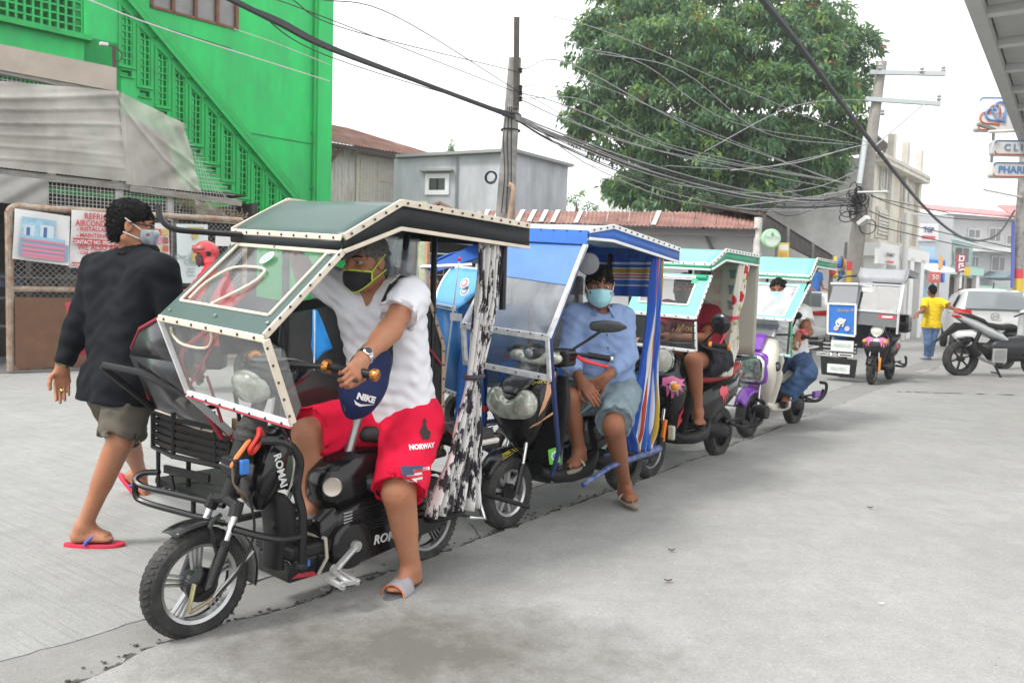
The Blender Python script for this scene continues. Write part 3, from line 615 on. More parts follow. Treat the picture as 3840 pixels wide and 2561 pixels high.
SKIN=lambda nm,c:M(nm,c,.5,var=.2,scale=14,sss=.1,bump=.25,bscale=110,spec=.3,dirt=(c[0]*.85,c[1]*.66,c[2]*.6),dscale=7,damt=.5)
SK1=SKIN('skin_tan',(.42,.2,.115));SK2=SKIN('skin_brown',(.27,.115,.062));SK3=SKIN('skin_warm',(.5,.245,.135))
HAIRB=M('black_hair',(.007,.006,.006),.75,bump=1,bscale=120,var=.5,scale=90,spec=.15,stretch=(1,1,.35));HAIRG=M('grey_hair',(.13,.125,.12),.6,bump=.8,bscale=160,var=.5,scale=110)
EYEW=M('eye_white',(.38,.34,.31),.3);EYED=M('eye_dark',(.015,.01,.008),.15);LIPS=M('lips',(.3,.12,.09),.45)
def cloth(nm,c,var=.08,rough=.85,bump=.1,bscale=260):return M(nm,c,rough,var=var,scale=7,fold=.9,bump=bump,bscale=bscale,spec=.2)
def headaxes(f,up=(0,0,1),roll=0):
 f=nrm(f);u=nrm(np.asarray(up,float)-f*(np.asarray(up,float)@f));s=np.cross(u,f);return f,s,u
def head(S,c,f,s,u,k=1.):
 Mx=np.stack([f,s,u],1);P=lambda a,b,d:c+f*a*k+s*b*k+u*d*k
 S.ell(P(-.012,0,.035),v3(.098,.078,.088)*k,.02,Mx);S.ell(P(.02,0,-.035),v3(.072,.066,.085)*k,.02,Mx)
 S.cap(P(.035,.028,-.088),P(.035,-.028,-.088),.026*k,.026*k,.02);S.cap(P(-.02,.052,-.06),P(.03,.03,-.09),.022*k,.022*k,.02);S.cap(P(-.02,-.052,-.06),P(.03,-.03,-.09),.022*k,.022*k,.02)
 for e in(1,-1):
  S.ell(P(.082,.034*e,.005),v3(.016,.018,.012)*k,.012,Mx,op=-1);S.cap(P(.082,.014*e,.022),P(.07,.052*e,.022),.009*k,.008*k,.012);S.ell(P(.066,.045*e,-.028),v3(.02,.02,.018)*k,.02,Mx)
  S.ell(P(-.012,.079*e,-.008),v3(.02,.009,.032)*k,.008,Mx);S.ell(P(-.006,.086*e,-.006),v3(.01,.006,.018)*k,.004,Mx,op=-1)
 S.cap(P(.088,0,.012),P(.104,0,-.026),.008*k,.0125*k,.012);S.cap(P(.095,.012,-.03),P(.095,-.012,-.03),.009*k,.009*k,.006)
 S.cap(P(.082,.02,-.062),P(.082,-.02,-.062),.009*k,.009*k,.01);S.cap(P(.081,.018,-.07),P(.081,-.018,-.07),.009*k,.009*k,.008)
def hand(S,w,d,n,side,curl=.5,k=1.,thumb=.5,fan=.06):
 """fingers from wrist w along d, palm facing n; side=+1 puts the thumb at cross(d, n)"""
 d=nrm(d);n=nrm(np.asarray(n,float)-d*(np.asarray(n,float)@d));t=np.cross(d,n)*side
 for i,(o,kl,l1,l2,l3,r)in enumerate(((.027,.086,.042,.026,.021,.0092),(.009,.09,.046,.03,.022,.0095),(-.01,.086,.042,.028,.021,.009),(-.028,.078,.033,.021,.018,.008))):
  a=w+t*o*.55*k;kn=w+d*kl*k+t*o*k;S.cap(a,kn,.0125*k,.0115*k,.014)
  ang=curl*.75;p=kn
  for j,l in enumerate((l1,l2,l3)):
   dd=d*math.cos(ang)+n*math.sin(ang)+t*o*fan*20*.1;q=p+nrm(dd)*l*k;rr=r*k*(1-.08*j);S.cap(p,q,rr,rr*.92,.004);p=q;ang+=curl*(1.if j==0 else .8)
 b=w+d*.025*k+t*.022*k;m1=b+(d*.6+t*.62+n*.4)*.045*k;m2=m1+nrm(d*.8+t*(.35-thumb*.5)+n*(.25+.5*thumb))*.033*k;m3=m2+nrm(d*.85-t*thumb*.35+n*(.2+.5*thumb))*.026*k
 S.cap(b,m1,.015*k,.0115*k,.012);S.cap(m1,m2,.011*k,.0098*k,.006);S.cap(m2,m3,.0098*k,.0085*k,.005)
 S.cap(w-d*.03*k,w+d*.03*k,.024*k,.022*k,.02)
def foot(S,a,d,up=(0,0,1),k=1.):
 d=nrm(d);u=nrm(np.asarray(up,float)-d*(np.asarray(up,float)@d));s=np.cross(u,d)
 S.cap(a,a-u*.045*k-d*.03*k,.036*k,.031*k,.02);S.cap(a-u*.005*k,a-u*.05*k+d*.095*k,.034*k,.023*k,.03)
 for e in(-1,1):S.cap(a-u*.053*k-d*.03*k+s*.01*e,a-u*.055*k+d*.1*k+s*.022*e*k,.024*k,.019*k,.02)
 for i in range(5):
  o=(-.034+.017*i)*k;l=(.03,.034,.034,.03,.026)[i]if True else 0
  b=a-u*.058*k+d*(.1-.006*abs(i-1))*k+s*o*.95;S.cap(b,b+d*l*k-u*.003,.0115*k,.0095*k,.006)
 return s,u
def sole_outline(k=1.,n=24):
 o=[]
 for t in np.linspace(0,2*math.pi,n,endpoint=False):
  x=math.cos(t);y=math.sin(t);o.append(((.045+.135*x)*k,(.039+.011*x)*y*k))
 return o
def slipper(par,a,d,up,mat,strap,kind='thong',k=1.,th=.022,world=False,lab=None,lining=None):
 """sandal under the ankle a, toes along d"""
 d=nrm(d);u=nrm(np.asarray(up,float)-d*(np.asarray(up,float)@d));s=np.cross(u,d);z=a-u*.078*k
 mb=MB();P=sole_outline(k);n=len(P);mb.loft([[z+d*x*q+s*y*q+u*h for x,y in P]for q,h in((.96,-th),(1,-th*.8),(1,-th*.1),(.97,0))]);so=obj('sandal',mb,mat,par,50,label=lab)
 mb=MB()
 if kind=='thong':
  t0=z+d*.125*k+u*.004
  for e in(1,-1):mb.tube(spline([t0,t0+u*.02-d*.02,z+d*.07*k+s*e*.022*k+u*.043*k,z+d*.03*k+s*e*.038*k+u*.02*k,z+d*.015*k+s*e*.04*k-u*.0],4),[.007]*17,6)
  obj('sandal_strap',mb,strap,so)
 else:
  G=[]
  for x in np.linspace(.05,.125,7):G.append([z+d*x*k+s*math.cos(t)*(.05+.006*x)*k+u*(math.sin(t)*(.068-.3*max(0,x-.04))*k+.0)for t in np.linspace(-.12,math.pi+.12,15)])
  mb.sheet(G);obj('sandal_strap',mb,strap,so,180,solid=.006)
  if lining:
   mb=MB();mb.tube(G[-1],.004,6);obj('sandal_lining',mb,lining[0],so);mb=MB();mb.sheet([[p+nrm(p-(z+d*.03))*.005 for p in g[9:14]]for g in G[:3]]);obj('sandal_patch',mb,lining[1],so,180)
 return so
def hairpiece(par,c,f,s,u,mat,k=1.,top=.006,front=.062,low=-.05,h=.0055,seed=0):
 S=SDF();Mx=np.stack([f,s,u],1);P=lambda a,b,d:c+f*a*k+s*b*k+u*d*k
 S.ell(P(-.016,0,.036),v3(.102,.0825,.091+top)*k,.02,Mx);S.ell(P(-.05,0,-.02),v3(.06,.07,.072)*k,.02,Mx)
 S.box(P(.12,0,-.13),v3(.105,.2,.155+(front-.062))*k,.02,Mx,.012,-1);S.box(P(.03,0,-.15),v3(.04,.2,.125)*k,.01,Mx,.01,-1);S.box(P(-.06,0,low-.13),v3(.1,.2,.09)*k,.01,Mx,.01,-1)
 mb=MB();S.mesh(h,mb,.0022,120,seed);V_=np.array(mb.v);rh=random.Random(seed+5)
 for i in range(1100 if h<.007 else 260):
  p=V_[rh.randrange(len(V_))];o_=p-c;n_=nrm(o_-u*.02);fl=nrm(-u*(.55 if(o_@u)<.1 else .1)-f*.5*(1 if(o_@f)<.04 else-.9)+s*rh.gauss(0,.35)+n_*rh.uniform(.0,.16));l_=rh.uniform(.01,.021)*k;e_=nrm(np.cross(fl,n_))*.0026*k;mb.add([p-e_,p+e_,p+n_*.003,p+fl*l_],[(0,1,3),(1,2,3),(2,0,3)])
 return obj('hair',mb,mat,par,180)
def maskpiece(par,c,f,s,u,mat,trim=None,k=1.,top=.0,bot=-.112,wide=1.15,loops=None,puff=.012,name='face_mask'):
 G=[];nu,nv=16,10
 for j in range(nv+1):
  v=j/nv;row=[]
  for i in range(nu+1):
   a=(i/nu*2-1);ph=a*wide;zt=top-.012*abs(a)**1.5 if True else 0;zb=bot+.045*abs(a)**1.6;z=zt+(zb-zt)*v
   rr=.1+puff*math.sin(math.pi*min(1,v*1.1))*(1-a*a)+.012*math.exp(-((v-.12)/.2)**2)*math.exp(-(a/.22)**2);low_=max(0,v-.75)*.09*(1-.5*a*a)
   row.append(c+f*((rr-low_)*math.cos(ph)*k+.002)+s*(.083-.008*v)*math.sin(ph)*k+u*z*k)
  G.append(row)
 mb=MB();mb.sheet(G);m_=obj(name,mb,mat,par,180,solid=.003)
 if trim:
  mb=MB();mb.tube(G[0],.0042,6);mb.tube(G[-1],.0035,6)
  for e in(0,-1):mb.tube([g[e]for g in G],.0042,6)
  obj('mask_trim',mb,trim,m_)
 if loops:
  for e,sg in((-1,1),(0,-1)):
   mb=MB();er=c+f*-.03*k+s*sg*.09*k;mb.tube([G[0][e],er+u*.03*k],.003,5);mb.tube([G[-1][e],er-u*.035*k],.003,5);obj('ear_loop',mb,loops,m_)
 return m_
def eyes(par,c,f,s,u,k=1.,look=0):
 for e in(1,-1):
  p=c+f*.069*k+s*.034*e*k+u*.004*k;mb=MB();mb.ell(p,(.0125*k,.0135*k,.0125*k),10,8);o=obj('eye',mb,EYEW,par)
  mb=MB();d=nrm(f+s*look);mb.ell(p+d*.0075*k,(.0068*k,)*3,8,6);obj('iris',mb,EYED,o)
  mb=MB();mb.tube([c+f*.089*k+s*(.012*e)*k+u*.024*k,c+f*.088*k+s*(.034*e)*k+u*.031*k,c+f*.072*k+s*(.058*e)*k+u*.025*k],[.0035*k,.004*k,.002*k],6);obj('eyebrow',mb,HAIRB,par)
def dirs(J):
 neck,hip=J['neck'],J['hip'];up=nrm(neck-hip);side=nrm(J['shL']-J['shR']);fw_=np.cross(side,up);return up,side,fw_
def torso(S,J,inf=0.,belly=0.,k=1.,bulge=1.):
 up,side,fw_=dirs(J);neck,hip,sl_,sr_=J['neck'],J['hip'],J['shL'],J['shR'];hl,hr=J['hpL'],J['hpR']
 for a,h_ in((sl_,hl),(sr_,hr)):
  b=neck+(a-neck)*.62-up*.055;S.cap(b-up*.03,hip+(h_-hip)*.85+up*.05,.086+inf,.088+inf,.06)
  S.cap(neck+(a-neck)*.25-up*.015,a,.048+inf,.051+inf,.05)
 S.cap(neck-up*.12+fw_*.02,hip+up*.08+fw_*.02,.093+inf,.098+inf+belly,.06)
 S.cap(hl+(hip-hl)*.3,hr+(hip-hr)*.3,.11+inf,.11+inf,.05)
def body_mesh(S,J,skin,par,h,f,s,u,hk=1.,sx=1.):
 up,side,fw_=dirs(J);torso(S,J)
 S.cap(J['neck']-up*.04,J['head']-u*.04-f*.02,.056,.052,.03);head(S,J['head'],f,s,u,hk)
 for q in 'LR':
  S.chain([J['sh'+q],J['el'+q],J['wr'+q]],[.05*sx,.039*sx,.025*sx],.02);e=J['el'+q];S.cap(e,e+(J['wr'+q]-e)*.35,.04*sx,.038*sx,.02)
  S.chain([J['hp'+q],J['kn'+q],J['an'+q]],[.084*sx,.056*sx,.036*sx],.03);kn=J['kn'+q];d=J['an'+q]-kn;bk=nrm(np.cross(np.cross(d,J['hp'+q]-kn),d));S.cap(kn+d*.14+bk*.012,kn+d*.5+bk*.006,.05*sx,.04*sx,.03)
def person(label,fr,base,J,skin,face,h=.009,up=(0,0,1),hands=None,feet=None,group=None,hk=1.,sx=1.,parts=True):
 t=thing('person',label,'person',fr,base,group);f,s,u=headaxes(face,up);J={a:v3(*b)for a,b in J.items()}
 S=SDF();body_mesh(S,J,skin,t,h,f,s,u,hk,sx);mb=MB()
 for q in 'LR':
  if feet and feet.get(q)is not None:foot(S,J['an'+q],feet[q][0],feet[q][1])
 S.mesh(h,mb)
 if hands:
  for q in 'LR':
   if hands.get(q)is None:continue
   H_=SDF();d,n_,cu,th=hands[q];d=nrm(d);hand(H_,J['wr'+q],d,n_,1 if q=='L' else-1,cu,1.,th);e=nrm(J['wr'+q]-J['el'+q]);H_.cap(J['wr'+q]-e*.06,J['wr'+q],.029*sx,.024,.02);H_.mesh(min(h,.0045),mb)
 obj('body',mb,skin,t,180)
 if parts:eyes(t,J['head'],f,s,u,hk)
 return t,J,(f,s,u)
def shirt(par,J,mat,sleeve=.55,inf=.018,h=.008,hem=None,wr=.004,wf=20,long=False,neck=.062,vee=0,belly=.02,name='shirt',loose=.03,seed=0,hemdrop=.0):
 up,side,fw_=dirs(J);S=SDF();torso(S,J,inf,belly)
 hp=J['hip']
 for q in 'LR':
  a,e,w_=J['sh'+q],J['el'+q],J['wr'+q]
  if long:S.chain([a,e],[.06+inf*.6,.052+inf*.4],.03);S.cone(e,e+(w_-e)*sleeve,.052+inf*.4,.036+inf*.3,.02);S.cap(e,e+(w_-e)*.3,.05+inf*.4,.048+inf*.3,.03)
  else:
   S.cap(a,a+(e-a)*.25,.062+inf*.6,.062+inf*.6,.04);b=a+(e-a)*sleeve;S.cone(a,b,.064+inf*.5,.055+loose,.03);S.cone(b-nrm(e-a)*.025,b+nrm(e-a)*.02,.048+loose,.048+loose,.006,-1)
 if hemdrop:S.cap(J['hpL']+(hp-J['hpL'])*.2,J['hpL']+(hp-J['hpL'])*.2-up*hemdrop,.122+inf,.13+inf,.05);S.cap(J['hpR']+(hp-J['hpR'])*.2,J['hpR']+(hp-J['hpR'])*.2-up*hemdrop,.122+inf,.13+inf,.05)
 S.cap(J['neck']+up*.02+fw_*.01,J['head'],neck,neck,.01,-1)
 if vee:S.cap(J['neck']+up*.03+fw_*.09,J['neck']-up*vee+fw_*.15,.066,.01,.008,-1)
 hz=hem if hem is not None else-.02;c=hp+up*(hz-.4);Mx=np.stack([fw_,side,np.cross(fw_,side)],1);S.box(c,(.6,.6,.4),.01,Mx,.008,-1)
 mb=MB();S.mesh(h,mb,wr,wf,seed);return obj(name,mb,mat,par,180)
def shorts(par,J,mat,ln=1.0,inf=.02,flare=.035,h=.009,wr=.004,wf=17,name='shorts',cuff=None,seed=1,waist=.1):
 """ln<=1 is a share of the thigh, above 1 continues down the shin"""
 up,side,fw_=dirs(J);S=SDF();hp=J['hip'];S.cap(J['hpL']+(hp-J['hpL'])*.3,J['hpR']+(hp-J['hpR'])*.3,.118+inf,.118+inf,.05);S.cap(hp,hp+up*waist,.11+inf,.1+inf,.05)
 for q in 'LR':
  a,k_,n_=J['hp'+q],J['kn'+q],J['an'+q]
  if ln<=1:b=a+(k_-a)*ln;S.cone(a,b,.096+inf,.068+flare,.035);S.cap(a,a+(k_-a)*.3,.1+inf,.09+inf,.04);d=nrm(k_-a);S.cone(b-d*.03,b+d*.02,.058+flare,.06+flare,.006,-1)
  else:S.cap(a,k_,.096+inf,.066+inf,.035);b=k_+(n_-k_)*(ln-1);S.cone(k_,b,.066+inf,.05+flare,.03);d=nrm(n_-k_);S.cone(b-d*.02,b+d*.02,.04+flare,.042+flare,.006,-1)
 mb=MB();S.mesh(h,mb,wr,wf,seed);return obj(name,mb,mat,par,180)
BLK=M('black_gloss',(.007,.007,.008),.2,coat=.15,spec=.4,bump=.05,bscale=30);BLKM=M('black_matt',(.011,.011,.012),.5,var=.3,scale=10,spec=.3);RUB=M('tyre_rubber',(.02,.0195,.019),.85,var=.4,scale=20,bump=.4,bscale=60,dirt=(.08,.077,.07),dscale=7,damt=.35)
CHR=M('chrome',(.62,.62,.62),.18,metal=1,var=.1,scale=20);ALU=M('aluminium',(.5,.5,.5),.38,metal=.9,var=.15,scale=15);TUBE=M('black_tube',(.009,.009,.01),.32,var=.3,scale=12,spec=.4)
CREAM=M('cream_vinyl',(.66,.58,.47),.5,var=.12,scale=12);WHT=M('white_vinyl',(.74,.75,.74),.5,var=.1,scale=10);VINYL=M('black_green_vinyl',(.035,.075,.066),.42,var=.12,scale=3,bump=.12,bscale=160,coat=.15);BLKV=M('black_vinyl',(.01,.012,.015),.45,var=.2,scale=5,bump=.12,bscale=120,spec=.3)
RED=M('red_trim',(.35,.02,.04),.5);FILM=film('clear_film',.07);FILMW=film('cloudy_glare_film',.8,(.82,.84,.85));LENS=M('headlight_lens',(.46,.48,.4),.12,coat=.8,metal=.25,var=.45,scale=26);AMB=M('amber_lens',(.75,.26,.02),.15,coat=.5);RIVET=M('rivet_dark',(.05,.045,.04),.4,metal=.6);REDL=M('red_lens',(.5,.01,.012),.15,coat=.5)  # FILMW: cloudy film made extra white, glare painted into it
WHTP=M('white_print',(.72,.72,.72),.5)
def wheel(par,c,r,tw,rim,hub=BLKM,spokes=5,style='alloy',lean=0,name='wheel',tyre=RUB,tread=True,rimr=None):
 w_=obj(name,MB().lathe([(.035,-tw*.45),(.05,-tw*.4),(.05,tw*.4),(.035,tw*.45)],c,(0,1,0),20),hub,par)
 mb=MB();rr=tw/2;prof=[]
 R0=rimr or(r-tw*.85);pr=[(R0,-rr*.75),(R0+.3*(r-R0),-rr*.98),(R0+.62*(r-R0),-rr),(r-.010,-rr*.72),(r,-rr*.25),(r,rr*.25),(r-.010,rr*.72),(R0+.62*(r-R0),rr),(R0+.3*(r-R0),rr*.98),(R0,rr*.75)]
 mb.lathe([(a,b)for a,b in pr],c,(0,1,0),56,False)
 if tread:
  n_=48
  for i in range(n_):
   t=2*math.pi*i/n_
   for sg,o in((1,0),(-1,.5)):
    t_=t+o*2*math.pi/n_;e=v3(math.cos(t_),0,math.sin(t_));g=v3(-math.sin(t_),0,math.cos(t_));p=v3(*c)+e*(r-.001)+v3(0,sg*rr*.28,0);q=v3(*c)+e*(r-.012)+v3(0,sg*rr*.8,0)+g*.012
    mb.bar(p,q,r*.05,.004,e)
 obj('tyre',mb,tyre,w_)
 mb=MB();R1=R0
 mb.lathe([(R1-.008,-rr*.7),(R1+.004,-rr*.88),(R1+.004,-rr*.6),(R1-.004,0),(R1+.004,rr*.6),(R1+.004,rr*.88),(R1-.008,rr*.7),(R1-.012,0)],c,(0,1,0),48,False);
 obj('rim',mb,rim,w_)
 mb=MB()
 for i in range(spokes):
  t=2*math.pi*i/spokes+.3;e=v3(math.cos(t),0,math.sin(t));g=v3(-math.sin(t),0,math.cos(t))
  for o in((-.016,0,.016)if style=='alloy' else(0,)):
   wd=.007 if style=='alloy' else .02;mb.bar(v3(*c)+e*.045+g*o*.8,v3(*c)+e*(R1-.012)+g*o*1.25,tw*.3,wd,g)
 tag(obj('spoke',mb,rim,w_,0),kind='stuff');return w_
def studs(par,pts,n,r=.0055,mat=RIVET,nm='stud'):
 P=[v3(*p)for p in pts];L_=[np.linalg.norm(b-a)for a,b in zip(P[:-1],P[1:])];T=sum(L_);mb=MB()
 for i in range(n):
  s_=(i+.5)/n*T;j=0
  while j<len(L_)-1 and s_>L_[j]:s_-=L_[j];j+=1
  mb.ell(P[j]+(P[j+1]-P[j])*s_/L_[j],(r,r,r),6,4)
 return tag(obj(nm,mb,mat,par),kind='stuff')
def trimline(par,pts,w_,mat,n=0,nm='trim',th=.012,lift=None,bevel=.004):
 """vinyl piping strip along a polyline with a row of studs"""
 mb=MB()
 for a,b in zip(pts[:-1],pts[1:]):mb.bar(a,b,th,w_)
 for p in pts[1:-1]:mb.ell(p,(th*.55,th*.55,w_*.5),8,6)
 o=obj(nm,mb,mat,par,40,bevel=bevel)
 if n:studs(o,[np.asarray(p)+(np.asarray(lift)if lift is not None else 0)for p in pts],n)
 return o
def quadpanel(nm,par,P,mat,th=.004,nu=1,nv=1,f=None,solid=True):
 G=[];P=[v3(*p)for p in P]
 for j in range(nv+1):
  v=j/nv;G.append([(1-v)*((1-u)*P[0]+u*P[1])+v*((1-u)*P[3]+u*P[2])+(f(u,v)if f else 0)for u in[i/nu for i in range(nu+1)]])
 mb=MB();mb.sheet(G);return obj(nm,mb,mat,par,60 if f else 0,solid=th if solid else 0)
def canopy(par,xs,yl,yr,zb,top,side,trim,underside=None,drop=.1,slope=.0,nst=9):
 """cab roof: front edge xs[0], ridge xs[1], rear xs[2]; zb heights there; valance drop; yl right-hand side of the cab, yr towards the kerb"""
 x0,x1,x2=xs;z0,z1,z2=zb;L_=lambda x,y,z:v3(x,y,z+slope*(y-yr))
 quadpanel('roof_front',par,[L_(x1,yl,z1),L_(x1,yr,z1),L_(x0,yr,z0),L_(x0,yl,z0)],top,.01,10,6,lambda u,v:v3(0,0,.012*math.sin(math.pi*v)))
 quadpanel('roof_top',par,[L_(x2,yl,z2),L_(x2,yr,z2),L_(x1,yr,z1),L_(x1,yl,z1)],top,.01)
 fv=MB();d=v3(0,0,-drop);G=[]
 for v in np.linspace(0,1,4):G.append([L_(x0-.0+.01*math.sin(math.pi*v),y,z0-drop*v*.55)for y in np.linspace(yl,yr,6)])
 fv.sheet(G);obj('front_valance',fv,side,par,180,solid=.008)
 for y,nm in((yr,'side_valance'),(yl,'side_valance')):
  G=[];
  for v in np.linspace(0,1,3):G.append([L_(x,y,z-drop*v*(.5 if x==x0 else 1))for x,z in[(x0,z0),(x0+(x1-x0)*.5,(z0+z1)/2+drop*.25*v),(x1,z1),((x1+x2)/2,(z1+z2)/2),(x2,z2)]])
  mb=MB();mb.sheet(G);obj(nm,mb,side,par,40,solid=.008)
  e=.006 if y==yr else-.006
  trimline(par,[L_(x0,y+e,z0+.004),L_(x1,y+e,z1+.004),L_(x2,y+e,z2+.004)],.026,trim,nst*2,lift=(0,e*1.6,0));trimline(par,[L_(x0,y+e,z0-drop*.5),L_(x1,y+e,z1-drop),L_(x2,y+e,z2-drop)],.016,trim)
 quadpanel('rear_valance',par,[L_(x2,yl,z2),L_(x2,yr,z2),L_(x2,yr,z2-drop),L_(x2,yl,z2-drop)],side,.008)
 trimline(par,[L_(x0+.006,yl,z0),L_(x0+.006,yr,z0)],.024,trim,nst,lift=(.007,0,0));trimline(par,[L_(x0+.006,yl,z0-drop*.55),L_(x0+.006,yr,z0-drop*.55)],.016,trim)
V1=veh(gnd(735,2383),40)
t1=thing('tricycle','nearest tricycle with a black and green canopy, cream piping and a low black electric bike','tricycle',V1,group='tricycles queuing along the road')
canopy(t1,(-.405,-.683,-1.489),-.45,.3,(1.466,1.62,1.592),VINYL,BLKV,CREAM,drop=.098,slope=-.055,nst=9)
quadpanel('sidecar_roof',t1,[(-1.49,-.98,1.66),(-1.49,-.44,1.63),(-.98,-.44,1.655),(-.98,-.98,1.69)],VINYL,.012);quadpanel('sidecar_valance',t1,[(-.98,-.98,1.69),(-.98,-.44,1.655),(-.98,-.44,1.57),(-.98,-.98,1.6)],BLKV,.008)
wu=[(-.41,-.43,1.452),(-.415,.3,1.412),(-.088,.3,1.106),(-.08,-.43,1.146)]
def lp(P,u,v):P=[v3(*p)for p in P];return(1-v)*((1-u)*P[0]+u*P[1])+v*((1-u)*P[3]+u*P[2])
WS=obj('windshield',MB().slab([lp(wu,.06,.04),lp(wu,.9,.04),lp(wu,.9,.8),lp(wu,.06,.8)],(.002,0,.002)),FILM,t1,0)
for a in([(0,0),(.06,0),(.06,1),(0,1)],[(.9,0),(1,0),(1,1),(.9,1)],[(.06,.8),(.9,.8),(.9,1),(.06,1)]):obj('windshield_border',MB().slab([lp(wu,*q)+v3(.003,0,.003)for q in a],(.005,0,.005)),VINYL,WS,0)
cr=[lp(wu,u,v)+v3(.009,0,.009)for u,v in((.9,.02),(.9,.8))];trimline(WS,cr,.012,CREAM);trimline(WS,[lp(wu,.06,.8)+v3(.009,0,.009),lp(wu,.9,.8)+v3(.009,0,.009)],.012,CREAM);trimline(WS,[lp(wu,.06,.03)+v3(.009,0,.009),lp(wu,.06,.8)+v3(.009,0,.009)],.012,CREAM)
trimline(WS,[lp(wu,.995,0)+v3(.009,.004,.006),lp(wu,.995,1)+v3(.009,.004,.006)],.026,CREAM,8,lift=(.006,.008,.006))
pk=[lp(wu,u,v)+v3(.008,0,.008)for u,v in spline([(.12,.76),(.12,.55),(.2,.36),(.32,.3),(.5,.3),(.54,.36),(.52,.5),(.36,.78)],3)];obj('map_pocket',MB().tube(pk,.0055,6),CREAM,WS)
mb=MB();mb.lathe([(.034,0),(.034,.002)],lp(wu,.45,.17)+v3(.01,0,.01),(.7,0,.7),18);st_=obj('sticker',mb,M('sticker_white',(.7,.72,.68),.4,var=.2,scale=40),WS);mb=MB();mb.lathe([(.02,0),(.02,.002)],lp(wu,.45,.17)+v3(.012,0,.012),(.7,0,.7),14);obj('sticker_print',mb,M('sticker_blue',(.3,.45,.5),.4),st_)
for u,v in((.93,.06),(.95,.88),(.5,.9),(.06,.93),(.42,.02)):obj('snap',MB().lathe([(.007,0),(.006,.006)],lp(wu,u,v)+v3(.01,0,.01),(.7,0,.7),10),CHR,WS)
wd=[(-.078,-.43,1.142),(-.086,.3,1.102),(-.199,.3,.80),(-.2,-.43,.832)]
W2=obj('lower_windshield',MB().slab([lp(wd,.02,.03),lp(wd,.98,.03),lp(wd,.98,.97),lp(wd,.02,.97)],(.003,0,0)),film('clear_film_low',.1),t1,0)
trimline(W2,[lp(wd,0,0)+v3(.006,0,0),lp(wd,1,0)+v3(.006,0,0)],.026,CREAM,7,lift=(.008,0,.0));trimline(W2,[lp(wd,1,0)+v3(.004,.004,0),lp(wd,1,1)+v3(.004,.004,0)],.03,CREAM,5,lift=(.008,.006,0));trimline(W2,[lp(wd,0,1)+v3(.006,0,0),lp(wd,1,1)+v3(.006,0,0)],.024,WHT,7,lift=(.008,0,-.006));trimline(W2,[lp(wd,0,0)+v3(.004,-.003,0),lp(wd,0,1)+v3(.004,-.003,0)],.022,WHT)
trimline(W2,[lp(wd,0,1)+v3(.008,0,-.016),lp(wd,1,1)+v3(.008,0,-.016)],.008,RED)
pk=[lp(wd,u,v)+v3(.006,0,0)for u,v in spline([(.1,.1),(.09,.2),(.16,.3),(.4,.28),(.5,.14),(.52,.04)],3)];obj('map_pocket',MB().tube(pk,.0055,6),CREAM,W2)
obj('side_flap',MB().slab([(-.088,.298,1.1),(-.2,.298,.8),(-.23,.298,.86),(-.16,.298,1.06)],(0,.003,0)),FILM,t1,0)
obj('curved_rod',MB().tube(spline([(-.16,-.62,1.60),(-.165,-.6,1.545),(-.2,-.56,1.505),(-.3,-.48,1.497),(-.42,-.34,1.49)],5),.013,8),TUBE,t1)
for p in(((-.5,-.2,.55),(-.5,-.2,1.52)),((-1.36,-.2,.4),(-1.36,-.2,1.55)),((-1.36,.26,1.2),(-1.36,.26,1.52)),((-1.05,-.14,.9),(-1.12,-.14,1.54))):
 obj('post',MB().tube(p,.016,8),TUBE,t1)
obj('roof_tube',MB().tube([(-.42,.27,1.395),(-.68,.27,1.53),(-1.46,.27,1.5)],.011,8),TUBE,t1)
SMOKE=film('smoky_film',.16,(.2,.21,.21),1.2,5,.4,.8)
obj('partition',MB().slab([(-.5,-.23,1.16),(-1.05,-.23,1.24),(-1.05,-.23,.5),(-.44,-.23,.62)],(0,.004,0)),SMOKE,t1,0)
obj('partition_backing',MB().slab([(-.72,-.5,1.2),(-1.3,-.5,1.3),(-1.3,-.5,.45),(-.62,-.5,.55)],(0,.01,0)),M('dark_lining',(.03,.032,.033),.7,var=.6,scale=5),t1,0)
rp=[(-1.0,-.22,1.42),(-1.2,-.2,1.36),(-1.33,-.2,1.22),(-1.43,-.2,1.0),(-1.44,-.2,.44),(-1.05,-.2,.42)]
obj('rear_panel',MB().slab(rp,(0,.006,0)),BLKV,t1,0);trimline(t1,[(-1.2,-.193,1.36),(-1.33,-.193,1.22),(-1.43,-.193,1.0),(-1.44,-.193,.44)],.022,M('tan_vinyl',(.42,.3,.21),.55),14,lift=(0,.008,0),th=.014)
obj('red_cord',MB().tube([(-1.1,-.185,1.2),(-1.42,-.185,.9)],.006,6),RED,t1)
for p in(spline([(-.52,-.4,1.32),(-.28,-.43,1.09),(-.18,-.45,1.0),(-.19,-.45,.9),(-.26,-.45,.78),(-.36,-.45,.62)],4),[(-.3,-.36,1.09),(-.2,-.44,.85)],[(-.26,-.4,.9),(-.33,-.4,.7)]):
 obj('red_piping',MB().tube(p,.011 if len(p)>3 else .006,6),RED,t1)
obj('inner_panel',MB().slab([(-.46,-.46,1.24),(-.34,-.46,1.1),(-.36,-.46,.98),(-.7,-.46,1.0),(-.75,-.46,1.2)],(0,-.006,0)),BLKV,t1,0)
A_,B_,B2_,C_,D_,E_,E2_=v3(-.09,-.44,1.14),v3(-.2,-.93,.985),v3(-.185,-.93,.95),v3(-.3,-.93,.685),v3(-.41,-.44,.615),v3(-.2,-.44,.83),v3(-.155,-.44,.96)
B0=v3(-.135,-.72,1.075)
